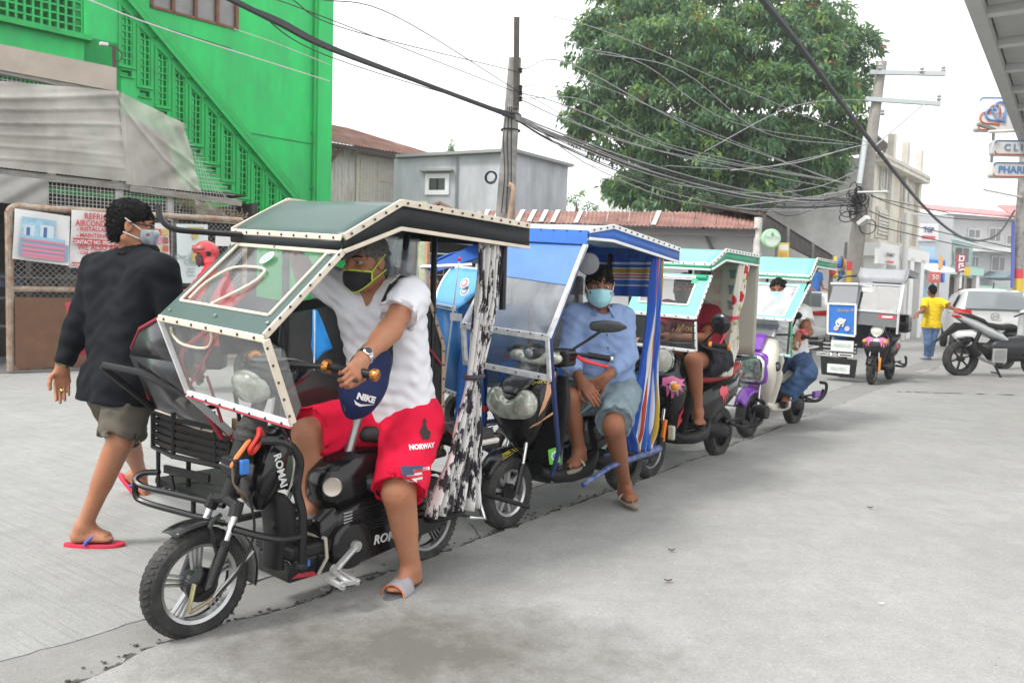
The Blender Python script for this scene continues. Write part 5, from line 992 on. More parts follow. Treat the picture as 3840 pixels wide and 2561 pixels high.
decal('white_tick',bgm,0,0,[[(-.04,.006),(-.03,-.01),(-.012,-.014),(.045,.01),(-.01,-.004),(-.028,0)]],[WPR],bc-e1*.098+e2*.03+e3*.02,nrm(v3(.45,.85,.1)),v3(-.85,.45,-.28),lift=.004)
G=[];sp=spline([v3(-.70,.17,.95),v3(-.745,.165,1.1),v3(-.80,.155,1.235),v3(-.85,.12,1.325),v3(-.91,.05,1.30),v3(-.97,-.06,1.2)],5)
from mathutils.bvhtree import BVHTree
bv=BVHTree.FromPolygons([v.co[:]for v in sh1.data.vertices],[tuple(f.vertices)for f in sh1.data.polygons]);bs_=Vector(INFO[p1][1]);P_=[]
for p in sp:
 lo_,no_,_,_=bv.find_nearest(Vector(p)-bs_);P_.append((np.array(lo_+no_*.006)+np.array(bs_),np.array(no_)))
for i,(p,no_)in enumerate(P_):
 tg=nrm(P_[min(i+1,len(P_)-1)][0]-P_[max(i-1,0)][0]);sd=nrm(np.cross(no_,tg));G.append([p-sd*.019,p+no_*.001,p+sd*.019])
sd_k=[bc+e1*t-e3*(.086*math.sqrt(max(0,1-(t/.175)**2))-.012)+e2*.022 for t in np.linspace(-.15,.15,14)]
obj('zip',MB().tube(sd_k,.0045,5),M('zip_dark',(.02,.022,.03),.4),bagp);obj('zip_puller',MB().bar(sd_k[8]+e2*.012,sd_k[6]+e2*.016,.01,.006),ALU,bagp,0);obj('bag_seam',MB().tube([bc+e1*(-.02+.01*math.cos(3*t))+e3*.088*math.sin(t)*.96+e2*(.05*math.cos(t)+.006)for t in np.linspace(-1.45,1.45,16)],.004,5),M('navy_seam',(.02,.03,.1),.5),bagp)
mb=MB();mb.sheet(G);stp=obj('strap',mb,M('strap_black',(.014,.014,.015),.7),bagp,180,solid=.003)
for i in(7,13):
 p,no_=P_[i];tg=nrm(P_[i+1][0]-P_[i-1][0]);text('lettering','NIKE',.034,WPR,stp,p+no_*.004,tg,np.cross(no_,tg),'CENTER',.0008,bold=.001)
TYR2=RUB
def scooter(t,body,accent,fend,kind,wb=1.12,r=.2,rim=ALU,spk=5,seatm=None,floor=BLKM):
 """step-through electric scooter facing +x, front axle over the origin"""
 seatm=seatm or M('seat_black',(.02,.02,.021),.5,bump=.2,bscale=90)
 wheel(t,(0,0,r),r,.085,rim,spokes=spk,style='thin' if kind!='retro' else 'alloy',name='front_wheel',rimr=r*.62);wheel(t,(-wb,0,r),r,.09,BLKM,spokes=5,name='rear_wheel',rimr=r*.62)
 for e in(1,-1):f_=obj('fork_leg',MB().tube([(0,.075*e,r),(-.05,.075*e,r+.16)],.017,10),BLK if kind!='oval' else ALU,t);obj('fork_tube',MB().tube([(-.045,.075*e,r+.14),(-.1,.06*e,r+.3)],.011,10),CHR,f_)
 mb=MB();G=[];wide=.075 if kind!='sport' else .062
 for i in range(15):tt=R(28+i*8.4);k=1-.25*abs(i-7)/7;G.append([v3(math.cos(tt)*(r+.03-y*y*5),y*k,r+.012+math.sin(tt)*(r+.03+(.02 if kind=='oval' else 0))-y*y*(9 if kind=='oval' else 4))for y in np.linspace(-wide,wide,9)])
 mb.sheet(G);fo=obj('front_mudguard',mb,fend,t,180,solid=.006)
 P={'sport':[(-.14,.42,.04,.06),(-.10,.5,.07,.11),(-.085,.6,.1,.16),(-.12,.7,.11,.18),(-.19,.79,.08,.17),(-.25,.86,.05,.13),(-.28,.89,.02,.08)],
  'retro':[(-.2,.3,.05,.1),(-.17,.42,.07,.14),(-.15,.54,.09,.18),(-.17,.64,.09,.19),(-.22,.72,.08,.16),(-.26,.8,.06,.11),(-.29,.86,.03,.06)],
  'oval':[(-.22,.3,.05,.1),(-.18,.42,.06,.15),(-.13,.52,.09,.19),(-.12,.64,.12,.2),(-.17,.76,.1,.19),(-.25,.86,.07,.16),(-.3,.93,.03,.12)]}[kind]
 mb=MB();mb.loft([superring((x,0,z),(1,0,.25),(0,1,0),a,b,2.5,26)for x,z,a,b in P]);fs=obj('front_shield',mb,body,t,60)
 mb=MB();mb.loft([superring((x,0,z),(1,0,.2),(0,1,0),.022,b,3.5,22)for x,z,b in((-.3,.28,.12),(-.28,.4,.16),(-.27,.55,.2),(-.29,.7,.2),(-.33,.82,.15))]);obj('leg_shield',mb,body if kind=='oval' else BLKM,t,50)
 mb=MB();mb.loft([superring((x,0,z),(0,0,1),(0,1,0),a,b,3.2,22)for x,z,a,b in((-.2,.3,.03,.1),(-.28,.26,.05,.14),(-.45,.245,.055,.155),(-.62,.26,.07,.155),(-.72,.32,.06,.12))]);obj('floor_tunnel',mb,body if kind=='oval' else BLKM,t,50);fl=obj('footboard',MB().box((-.46,0,.307),(.34,.25,.014)),floor,t,bevel=.005)
 mb=MB();mb.loft([superring((x,0,z),(0,0,1),(0,1,0),a,b,2.6,24)for x,z,a,b in((-.6,.42,.08,.06),(-.64,.44,.15,.11),(-.74,.48,.17,.145),(-.92,.53,.14,.165),(-1.1,.57,.1,.15),(-1.26,.62,.07,.1),(-1.36,.66,.03,.05))]);bo=obj('rear_body',mb,body,t,60)
 mb=MB();mb.loft([superring((x,0,z),(0,0,1),(0,1,0),a,b,2.8,22)for x,z,a,b in((-.56,.66,.02,.04),(-.59,.665,.04,.085),(-.75,.665,.045,.12),(-.98,.68,.05,.14),(-1.15,.72,.055,.13),(-1.28,.735,.03,.09))]);obj('seat',mb,seatm,t,60)
 obj('tail_light',MB().ell((-1.36,0,.64),(.025,.07,.03),12,8),REDL,t);mb=MB();mb.tube([(-.95,.11,.78),(-1.4,.1,.79),(-1.43,0,.79),(-1.4,-.1,.79),(-.95,-.11,.78)],.011,8);obj('grab_rail',mb,BLKM if kind!='oval' else ALU,t)
 mb=MB();mb.loft([superring((x,.0,z),(0,0,1),(0,1,0),a,b,3,18)for x,z,a,b in((-.75,.28,.03,.06),(-.85,.26,.07,.1),(-1.12,.21,.06,.08),(-1.2,.2,.03,.05))]);obj('motor_case',mb,BLKM,t,50)
 mb=MB();mb.tube(spline([(-.98,.15,.3),(-1.12,.2,.26),(-1.28,.2,.28),(-1.33,.2,.36)],4),.014,8);mb.tube([(-1.0,.1,.3),(-1.3,.12,.3)],.012,8);obj('crash_bar',mb,BLKM,t)
 hb=obj('handlebar',MB().tube(spline([(-.42,.36,.93),(-.36,.22,.945),(-.31,.06,.94),(-.31,-.06,.94),(-.36,-.22,.945),(-.42,-.36,.93)],4),.011,8),BLKM,t)
 for e in(1,-1):obj('grip',MB().tube([(-.375,.25*e,.945),(-.43,.37*e,.93)],.017,12),BLKM,hb)
 return dict(shield=fs,body=bo,mud=fo,bar=hb)
def lever(hb,e,mat):obj('brake_lever',MB().tube(spline([(-.35,.2*e,.935),(-.35,.25*e,.915),(-.39,.33*e,.895),(-.4,.37*e,.89)],4),[.012]*6+[.009]*7,8),mat,hb)
def mirror(t,base,top,size,mat,kind='round'):
 m=obj('mirror_stalk',MB().tube(spline([base,(np.array(base)*.4+np.array(top)*.6)+v3(.01,.01,0),top],4),.008,8),BLKM,t);mb=MB()
 if kind=='round':mb.ell(top,size,16,10)
 else:mb.loft([superring(v3(*top)+v3(-.64,.76,0)*u,(.3,.26,.92),(.7,.6,-.2),a,.02,2.6,16)for u,a in((-.1,.01),(-.09,.026),(-.02,.04),(.06,.032),(.105,.008))])
 obj('mirror',mb,mat,m,60);return m
def sidecar(t,body,trim,x=(-.05,-1.45),y=(-.42,-1.0),z=(.5,1.08),roof=None,zr=1.62,under=True):
 x0,x1=x;y0,y1=y;z0,z1=z;mb=MB()
 mb.add([(x0,y0,z1),(x0,y1,z1),(x0-.1,y1,z0),(x0-.1,y0,z0)],[(0,1,2,3)]);mb.add([(x0,y1,z1),(x1,y1,z1),(x1,y1,z0),(x0-.1,y1,z0)],[(0,1,2,3)]);mb.add([(x1,y0,z1),(x1,y1,z1),(x1,y1,z0),(x1,y0,z0)],[(0,1,2,3)]);mb.add([(x0-.1,y0,z0),(x0-.1,y1,z0),(x1,y1,z0),(x1,y0,z0)],[(0,1,2,3)])
 b=obj('sidecar_body',mb,body,t,20,solid=.012);trimline(b,[(x0+.01,y0,z1),(x0+.01,y1,z1)],.024,trim,5,lift=(.008,0,0));trimline(b,[(x0-.09,y0,z0),(x0-.09,y1,z0)],.024,trim,5,lift=(.008,0,0));trimline(b,[(x0+.006,y1,z1),(x0-.09,y1,z0)],.02,trim)
 obj('seat_bench',MB().box((x1+.3,(y0+y1)/2,.72),(.36,.46,.1)),BLKM,t,bevel=.02);obj('seat_bench_back',MB().box((x1+.08,(y0+y1)/2,.98),(.08,.46,.4)),BLKM,t,bevel=.02)
 mb=MB();mb.tube([(x0-.1,y0,z0-.12),(x0-.1,y1,z0-.12),(x1,y1,z0-.12),(x1,y0,z0-.12),(x0-.1,y0,z0-.12)],.018,8);mb.tube([(x0-.3,0,.3),(x0-.3,y1,z0-.12)],.016,8);mb.tube([(x1+.3,0,.34),(x1+.3,y1,z0-.12)],.016,8);obj('chassis_tube',mb,M('blue_tube',(.02,.05,.16),.4)if under=='blue' else TUBE,t)
 wheel(t,(x1+.45,y1-.06,.2),.2,.075,ALU,name='sidecar_wheel')
 if roof:quadpanel('sidecar_roof',t,[(x1-.02,y1-.03,zr-.02),(x1-.02,y0+.1,zr-.02),(x0-.75,y0+.1,zr+.02),(x0-.75,y1-.03,zr+.02)],roof,.012)
 for px_,py_ in((x1,y1),(x1,y0),(x0-.55,y1)):obj('post',MB().tube([(px_,py_,z1-.05),(px_,py_,zr)],.014,8),TUBE,t)
V2=veh(gnd(1891,1979),40)
BLUV=M('blue_vinyl',(.035,.16,.55),.4,var=.15,scale=4,bump=.15,bscale=90,coat=.1);BLUS=M('blue_side_vinyl',(.02,.11,.42),.42,var=.2,scale=4,bump=.2,bscale=60);SKYV=M('pale_blue_vinyl',(.42,.55,.68),.45,var=.1,scale=4)
t2=thing('tricycle','second tricycle with a blue canopy, blue side cab and a black scooter with tan stripes','tricycle',V2,group='tricycles queuing along the road')
canopy(t2,(-.27,-.5,-1.27),-.42,.3,(1.615,1.655,1.57),SKYV,BLUS,WHT,drop=.075,slope=-.05,nst=8)
quadpanel('roof_front_skirt',t2,[(-.26,-.42,1.66),(-.26,.3,1.62),(-.255,.3,1.545),(-.255,-.42,1.585)],BLUV,.006)
ws=[(-.285,-.28,1.585),(-.275,.28,1.55),(.03,.28,1.055),(.075,-.28,1.09)]
W=obj('windshield',MB().add([lp(ws,0,.42),lp(ws,1,.42),lp(ws,1,1),lp(ws,0,1)],[(0,1,2,3)]),film('cloudy_glare_film2',.42,(.75,.8,.86),1.3,2.2,.35,.7),t2,0)
obj('windshield_shade',MB().slab([lp(ws,0,0),lp(ws,1,0),lp(ws,1,.46),lp(ws,0,.42)],(.004,0,.003)),M('blue_shade',(.07,.19,.52),.45,var=.1,scale=5),W,0)
FRW=M('white_frame',(.66,.67,.68),.4,var=.25,scale=25)
trimline(W,[lp(ws,1,0)+v3(.005,.006,0),lp(ws,1,1)+v3(.005,.006,0)],.026,FRW,9,lift=(.008,.004,.004),th=.022);trimline(W,[lp(ws,0,0),lp(ws,0,1)],.024,FRW,th=.02);trimline(W,[lp(ws,-.02,1),lp(ws,1.02,1)],.034,FRW,8,lift=(.014,0,.01),th=.026)
wl_=[(.07,-.28,1.08),(.028,.28,1.045),(.0,.28,.845),(.045,-.28,.885)]
W2=obj('lower_windshield',MB().add([lp(wl_,0,0),lp(wl_,1,0),lp(wl_,1,1),lp(wl_,0,1)],[(0,1,2,3)]),film('clear_film2',.07),t2,0);trimline(W2,[lp(wl_,-.02,1),lp(wl_,1.02,1)],.032,FRW,4,lift=(.014,0,0),th=.024);trimline(W2,[lp(wl_,1,0),lp(wl_,1,1)],.03,FRW,th=.024);trimline(W2,[lp(wl_,0,0),lp(wl_,0,1)],.03,FRW,th=.02)
BT=M('navy_tube',(.015,.035,.13),.4,var=.2,scale=10)
obj('front_post',MB().tube([(-.26,.285,1.53),(.02,.288,1.04),(-.01,.288,.84),(-.12,.26,.45),(-.15,.2,.3)],.013,8),BT,t2)
for p in(((-1.03,.26,.5),(-1.06,.26,1.5)),((-1.24,-.2,.4),(-1.24,-.2,1.55)),((-.62,-.36,.5),(-.62,-.36,1.58))):obj('post',MB().tube(p,.015,8),BLKM,t2)
obj('side_rail',MB().tube([V2.Y(2185,1818,.27),V2.Y(2290,1748,.3),V2.Y(2475,1682,.33)],[.016,.017,.019],10),M('navy_rail',(.03,.06,.2),.4,var=.4,scale=14,dirt=(.25,.26,.3),dscale=22,damt=.3),t2);obj('side_rail',MB().tube([(-.8,.1,.3),V2.Y(2475,1675,.32),V2.Y(2477,1688,.33)],.013,8),bpy.data.materials['navy_rail'],t2)
bz=scooter(t2,BLK,BLK,BLK,'sport',1.2,.2,ALU,9,M('seat_green_mesh',(.03,.25,.06),.6,bump=.6,bscale=160))
def inset(nm,o,poly,mat,ctr,n,right,lift=.004):return decal(nm,o,0,0,[poly],[mat],ctr,n,right,lift=lift)
TAN=M('tan_stripe',(.6,.3,.16),.4);YEL=M('yellow_print',(.6,.5,.03),.4)
S=SDF();S.ell((-.02,.0,.66),(.05,.15,.07),.03);S.ell((-.03,.1,.69),(.05,.07,.075),.03);S.ell((-.03,-.1,.69),(.05,.07,.075),.03);S.ell((.03,0,.75),(.06,.07,.06),.02,op=-1);mb=MB();S.mesh(.009,mb);obj('headlight',mb,LENS,bz['shield'],180)
mb=MB();mb.loft([superring((x,0,z),(1,0,.6),(0,1,0),a,b,2.3,20)for x,z,a,b in((-.02,.735,.012,.06),(-.05,.78,.02,.1),(-.1,.83,.02,.11),(-.17,.88,.015,.08))]);obj('brow',mb,M('brow_dark',(.03,.033,.036),.25,coat=.4),bz['shield'],60)
inset('tan_stripe',bz['shield'],[(-.12,-.07),(-.06,-.045),(.11,.07),(.1,.11),(.02,.055),(-.08,-.03)],TAN,v3(-.14,.17,.74),v3(.5,.85,.1),v3(-.8,.5,.5));inset('tan_stripe',bz['shield'],[(-.08,-.012),(.08,.0),(.08,.012),(-.06,0)],TAN,v3(-.1,.15,.6),v3(.5,.85,.1),v3(-.8,.5,.4));inset('tan_stripe',bz['shield'],[(-.02,-.06),(.01,-.05),(.015,.09),(-.005,.06)],TAN,v3(-.08,-.15,.7),v3(.75,-.6,.1),v3(.3,1,0))
textdecal('lettering',bz['shield'],'G-Sport',.04,YEL,v3(-.1,.09,.80),v3(.7,.5,.6),v3(-.5,.85,.1),.005,.0005,1.1)
for k in range(3):inset('yellow_line',bz['mud'],[(-.07,-.002),(.06,.0),(.07,.004),(-.06,.003)],YEL,v3(.02,.045,.435-.012*k),v3(.2,.9,.6),v3(-.9,.2,.35))
obj('sticker',MB().slab([(-.17,.15,.43),(-.25,.165,.44),(-.27,.165,.35),(-.19,.15,.345)],(.003,.004,0)),M('green_sticker',(.1,.5,.03),.4),bz['shield'],0);mb=MB();mb.lathe([(.026,0),(.026,.002)],(-.217,.165,.392),(.3,.95,0),18);s_=obj('seal_print',mb,WHTP,bz['shield']);mb=MB();mb.lathe([(.017,0),(.017,.002)],(-.216,.168,.392),(.3,.95,0),16);obj('seal_centre',mb,M('seal_blue',(.1,.25,.5),.4),s_)
S=SDF();S.box((-.27,0,.915),(.05,.16,.035),.03);S.ell((-.22,0,.95),(.06,.07,.05),.04);S.box((-.3,.14,.93),(.05,.06,.05),.02,k=.03);S.box((-.3,-.14,.93),(.05,.06,.05),.02,k=.03);mb=MB();S.mesh(.01,mb);hc_=obj('handlebar_cover',mb,BLK,t2,180)
for e in(1,-1):S=SDF();S.ell((-.225,.11*e,.925),(.035,.075,.036),.02);S.ell((-.2,.02*e,.90),(.03,.06,.024),.03);mb=MB();S.mesh(.008,mb);obj('upper_headlight',mb,LENS,hc_,180)
obj('centre_badge',MB().ell((-.165,0,.945),(.02,.03,.03),12,8),M('badge_grey',(.25,.27,.28),.3,metal=.5),hc_)
REDP=M('red_rubber',(.6,.03,.04),.5);lever(bz['bar'],1,REDP);lever(bz['bar'],-1,REDP);obj('bar_end',MB().cyl((-.43,.365,.93),(-.436,.378,.929),.019,n=12),CHR,bz['bar'])
mirror(t2,(-.34,.15,.96),(-.47,.31,1.105),1,M('mirror_back',(.045,.05,.052),.4),'wedge')
obj('hazard_plastic',MB().prism([(-.26,.22),(-.36,.2),(-.36,.42),(-.28,.44)],.1,.12),M('clear_splash',(.12,.125,.13),.3),t2,bevel=.01)
a1,a2,a3,a4=V2.X(1626,1141,.0),V2.X(1658,1457,-.08),V2.X(1695,1004,-.32),V2.X(1775,1004,-.32)
yl_=a1[1];yr_=-.4
SB=M('cab_blue',(.04,.24,.62),.4,var=.12,scale=4,coat=.15);SB2=M('cab_light_blue',(.09,.33,.62),.4,var=.1,scale=4)
mb=MB();mb.add([(.0,yl_,a1[2]),(.0,yr_,a1[2]-.02),(-.08,yr_,a2[2]-.03),(-.08,a2[1],a2[2])],[(0,1,2,3)]);mb.add([(.0,yl_,a1[2]),(-.08,a2[1],a2[2]),(-1.3,yl_-.05,a2[2]),(-1.3,yl_-.05,a1[2])],[(0,1,2,3)]);sb_=obj('sidecar_body',mb,SB,t2,20,solid=.01)
G=[]
for j in range(9):
 v=j/8;x=0-.32*v**.8;z=a1[2]+(a3[2]-a1[2])*v;yl2=yl_+(a3[1]-yl_)*(1-(1-v)**2.2);G.append([v3(x+.03*math.sin(math.pi*u),yl2+(yr_-yl2)*u,z-.02*u)for u in np.linspace(0,1,9)])
mb=MB();mb.sheet(G);obj('sidecar_hood',mb,SB2,t2,180,solid=.008);obj('hood_trim',MB().tube([g[0]for g in G],.009,6),WHT,sb_)
trimline(sb_,[(.012,yl_,a1[2]),(.012,yr_,a1[2]-.02)],.028,WHT,8,lift=(.01,0,0));trimline(sb_,[(-.07,a2[1],a2[2]),(-.07,yr_,a2[2]-.03)],.028,WHT,6,lift=(.01,0,0));trimline(sb_,[(.01,yl_,a1[2]),(-.07,a2[1],a2[2])],.018,WHT);trimline(sb_,[tuple(G[-1][0]+v3(.01,0,0)),tuple(G[-1][-1]+v3(.01,0,0))],.026,WHT,6,lift=(.01,0,0))
for px_,py_,r_,m_ in((1757,1073,.032,(.55,.2,.2)),(1757,1102,.032,(.25,.3,.55))):
 p=V2.X(px_,py_,-.1);k=nrm(v3(.9,0,.45));mb=MB();mb.lathe([(r_,0),(r_,.003)],p+k*.035,k,18);s_=obj('sticker',mb,WHTP,sb_);mb=MB();mb.lathe([(r_*.78,0),(r_*.78,.002)],p+k*.038,k,18);obj('sticker_ring',mb,M('ring%d'%py_,m_,.4),s_);mb=MB();mb.lathe([(r_*.5,0),(r_*.5,.002)],p+k*.040,k,14);obj('sticker_centre',mb,M('ring_pale',(.6,.62,.65),.4),s_)
p0_,p1_=V2.X(1692,1172,-.0),V2.X(1736,1205,-.0);obj('paper_label',MB().slab([(.008,p0_[1],p0_[2]),(.008,p1_[1],p0_[2]-.004),(.006,p1_[1],p1_[2]),(.006,p0_[1],p1_[2])],(.002,0,0)),WHTP,sb_,0)
p0_,p1_=V2.X(1723,972,.06),V2.X(1663,1453,.0);an=obj('antenna',MB().tube([p1_,p0_],[.006,.004],6),WHTP,t2);obj('antenna_tip',MB().ell(p0_,(.01,.01,.012),8,6),REDP,an)
aw=[V2.X(1598,1003,-.25),V2.X(1790,912,-.55),v3(-.6,-.35,1.56),v3(-.25,-.35,1.5)]
quadpanel('side_awning',t2,[aw[0],aw[1],v3(-1.2,aw[1][1]-.1,1.6),v3(-1.2,aw[0][1]-.1,1.47)],BLUS,.01,8,6,lambda u,v:v3(0,0,.02*math.sin(5*u+3*v)));quadpanel('awning_flap',t2,[aw[0],aw[1],aw[1]+v3(0,.06,-.08),aw[0]+v3(.0,.05,-.04)],BLUS,.008)
obj('awning_pole',MB().tube([aw[0],aw[0]+v3(-.05,.0,-.42)],.009,6),ALU,t2);obj('awning_pole',MB().tube([aw[0]+v3(.02,-.02,0),aw[0]+v3(-.1,.3,.02)],.012,6),ALU,t2)
quadpanel('sidecar_roof',t2,[(-1.3,-1.1,1.58),(-1.3,-.3,1.6),(-.45,-.3,1.64),(-.4,-1.0,1.6)],BLUV,.012)
quadpanel('inner_tarp',t2,[(-.02,-.36,1.04),(-.06,-.26,1.02),(-.08,-.25,.52),(-.02,-.4,.5)],M('tarp_blue',(.02,.16,.6),.5,var=.2,scale=8),.006,14,10,lambda u,v:v3(.02*math.sin(9*u+2*v),0,0));quadpanel('inner_tarp',t2,[(-.3,-.32,.86),(-.9,-.3,.86),(-.9,-.3,.6),(-.3,-.32,.6)],bpy.data.materials['tarp_blue'],.006)
obj('cab_partition',MB().slab([(-.3,-.33,1.5),(-1.25,-.33,1.5),(-1.25,-.33,.55),(-.1,-.33,.6)],(0,.004,0)),film('smoky2',.14,(.3,.32,.34),1.,3),t2,0);obj('seat_bench_back',MB().box((-1.25,-.72,.95),(.06,.6,.9)),M('woven_back',(.09,.075,.06),.8,bump=.5,bscale=60),t2,bevel=.02);obj('seat_bench',MB().box((-1.05,-.72,.66),(.4,.6,.1)),BLKM,t2,bevel=.02)
mb=MB();mb.tube([(-.1,yl_,.45),(-.1,-.1,.36),(-1.3,-.1,.36),(-1.3,yl_,.45),(-.1,yl_,.45)],.016,8);mb.tube([(-.1,yl_*.6,.43),(-.1,yl_*.6,.58)],.012,8);mb.tube([(-.02,yl_*.9,.4),(-.02,-.2,.37)],.016,8);mb.tube([(-.05,yl_*.9,.5),(-.05,-.2,.47)],.012,8);mb.tube([(-.15,-.3,.47),(-.15,-.3,.9)],.012,8);obj('chassis_tube',mb,BT,t2);wheel(t2,(-.85,yl_-.1,.2),.2,.075,ALU,name='sidecar_wheel')
mb=MB();r=random.Random(9)
for i in range(40):p=v3(-.15+r.uniform(-.1,.1),-.25-r.random()*.5,.42+r.uniform(-.04,.09));mb.tube([p,p+v3(r.uniform(-.08,.08),r.uniform(-.12,.12),r.uniform(-.04,.04)),p+v3(r.uniform(-.1,.1),r.uniform(-.15,.15),r.uniform(-.05,.05))],.006,5)
tag(obj('loose_wiring',mb,M('wire_mix',(.05,.05,.06),.4,var=.6,scale=30,dirt=(.5,.5,.5),dscale=14),t2),kind='stuff')
obj('spare_tyre',MB().torus((-.3,-.6,.52),(1,.2,0),.12,.04,24,8),RUB,t2);obj('red_plastic',MB().box((-.06,-.25,.62),(.03,.1,.03)),REDP,t2,bevel=.005);obj('hanging_disc',MB().lathe([(.01,-.02),(.058,-.012),(.062,0),(.058,.012),(.01,.02)],(-.42,.2,1.45),(.75,.65,0),22),M('disc_grey',(.17,.18,.19),.4),t2)
stp_=bpy.data.materials.new('striped_cloth');stp_.use_nodes=True;n=stp_.node_tree.nodes;L=stp_.node_tree.links
uvn=n.new('ShaderNodeAttribute');uvn.attribute_name='across';cr=n.new('ShaderNodeValToRGB');cr.color_ramp.interpolation='CONSTANT';E_=cr.color_ramp.elements;cols=[(0,(.02,.09,.42)),(.2,(.55,.58,.62)),(.27,(.02,.1,.42)),(.36,(.6,.6,.6)),(.4,(.5,.3,.03)),(.52,(.6,.6,.58)),(.56,(.45,.05,.04)),(.6,(.6,.6,.6)),(.64,(.45,.05,.04)),(.68,(.6,.62,.64)),(.73,(.03,.14,.5)),(.86,(.5,.55,.6)),(.91,(.02,.09,.42))]
while len(E_)<len(cols):E_.new(.5)
for e,(p,c)in zip(E_,cols):e.position=p;e.color=(*c,1)
ml=n.new('ShaderNodeMath');ml.operation='FRACT';L.new(uvn.outputs['Fac'],ml.inputs[0]);L.new(ml.outputs[0],cr.inputs[0]);L.new(cr.outputs[0],n['Principled BSDF'].inputs['Base Color']);n['Principled BSDF'].inputs['Roughness'].default_value=.75
def across(o,n_,reps=1.,swap=False):
 a=o.data.attributes.new('across','FLOAT','POINT');k=len(o.data.vertices);a.data.foreach_set('value',[(((i//n_)/(k/n_)if swap else(i%n_)/(n_-1))*reps)for i in range(k)])
ct=curtain('curtain','blue striped curtain hanging at the kerb side of the second tricycle',V2,[(tuple(V2.Y(2467,960,.28)),(-.042,0,0),(0,.016,0)),(tuple(V2.Y(2457,1150,.28)),(-.055,0,0),(0,.02,0)),(tuple(V2.Y(2432,1350,.29)),(-.075,0,0),(0,.025,0)),(tuple(V2.Y(2405,1600,.3)),(-.115,.02,0),(0,.03,0)),(tuple(V2.Y(2400,1690,.29)),(-.08,.02,0),(0,.03,0))],stp_,7,n=80);across(ct.children[0],80,1.6)
ct=thing('curtain','short striped curtain drawn along the back of the blue canopy','curtain',V2,(-1.25,-.1,1.3));mb=MB();G=[[v3(-1.26+.02*math.sin(24*u+v),-.32+.5*u,1.54-.27*v)for u in np.linspace(0,1,60)]for v in np.linspace(0,1,16)];mb.sheet(G);o=obj('cloth',mb,stp_,ct,180,solid=.003);across(o,60,1.3,True)
def W2L(V,d):return{k:V.loc(at(*p))for k,p in d.items()}
J2=W2L(V2,dict(head=(2248,1078,4.72),neck=(2250,1158,4.8),shL=(2334,1192,4.8),shR=(2160,1186,4.76),elL=(2352,1335,4.72),elR=(2130,1340,4.66),wrL=(2268,1418,4.5),wrR=(2178,1425,4.5),hip=(2265,1465,4.82),hpL=(2325,1470,4.8),hpR=(2215,1475,4.78),knL=(2300,1600,4.42),knR=(2135,1490,4.5),anL=(2344,1818,4.78),anR=(2172,1690,4.62)))
fc2=v3(.77,.64,-.05)
p2,J,ax=person('man in blue long sleeved shirt and denim shorts with a pale blue surgical mask',V2,(J2['anL'][0],J2['anL'][1],0),J2,SK2,fc2,.008,hands=dict(L=((.35,-.5,-.45),(-.5,-.5,-.2),.45,.3),R=((.1,.75,-.6),(-.6,-.5,-.1),.35,.3)),feet=dict(L=((.55,.8,0),(0,0,1)),R=((.95,.2,-.05),(0,0,1))))
CHB=cloth('chambray_blue',(.23,.32,.52),.08);s2_=shirt(p2,J,CHB,.72,.02,.0075,hem=-.03,long=True,wr=.004,neck=.064,belly=.02,vee=.03)
mb=MB()
up_,sd_,fw_=dirs(J);nk=J['neck']+up_*.005
for e in(1,-1):mb.slab([nk+sd_*.055*e+up_*.035-fw_*.02,nk+sd_*.03*e+up_*.012+fw_*.075,nk+sd_*.05*e-up_*.045+fw_*.12,nk+sd_*.1*e-up_*.02+fw_*.07],fw_*.006)
obj('collar',mb,CHB,s2_,180,bevel=.004);mb=MB()
for i in range(5):q_=project_on(s2_,J['neck']-up_*(.07+.075*i)+fw_*.1,fw_);mb.ell(q_[0]+fw_*.003,(.006,.006,.006),8,6)
obj('button',mb,M('button_dark',(.05,.05,.07),.4),s2_,kind='stuff')
DEN=cloth('denim',(.19,.25,.28),.25,bump=.4,bscale=150);shorts(p2,J,DEN,.92,.022,.04,.008,.004);hairpiece(p2,J['head'],*ax,HAIRB,front=.06)
maskpiece(p2,J['head'],*ax,M('surgical_mask',(.33,.62,.68),.75),None,top=-.004,bot=-.115,wide=1.1,puff=.014,loops=WHTP);TANS=M('tan_rubber',(.26,.21,.165),.7)
slipper(p2,J['anL'],(.55,.8,0),(0,0,1),TANS,M('cream_strap',(.55,.5,.4),.6),'thong',1.,.02);slipper(p2,J['anR'],(.95,.2,-.05),(0,0,1),TANS,bpy.data.materials['cream_strap'],'thong',1.,.02)
V3=veh(veh(gnd(2460,1757),40).w((.3,.1,0)),40)
MINT=M('mint_vinyl',(.17,.62,.44),.42,var=.08,scale=4,bump=.12,bscale=90,coat=.1);MINTD=M('mint_side_vinyl',(.02,.3,.16),.45,var=.2,scale=5,bump=.2,bscale=50)
t3=thing('tricycle','third tricycle with a mint canopy, open front window and a black scooter with pink flames','tricycle',V3,group='tricycles queuing along the road')
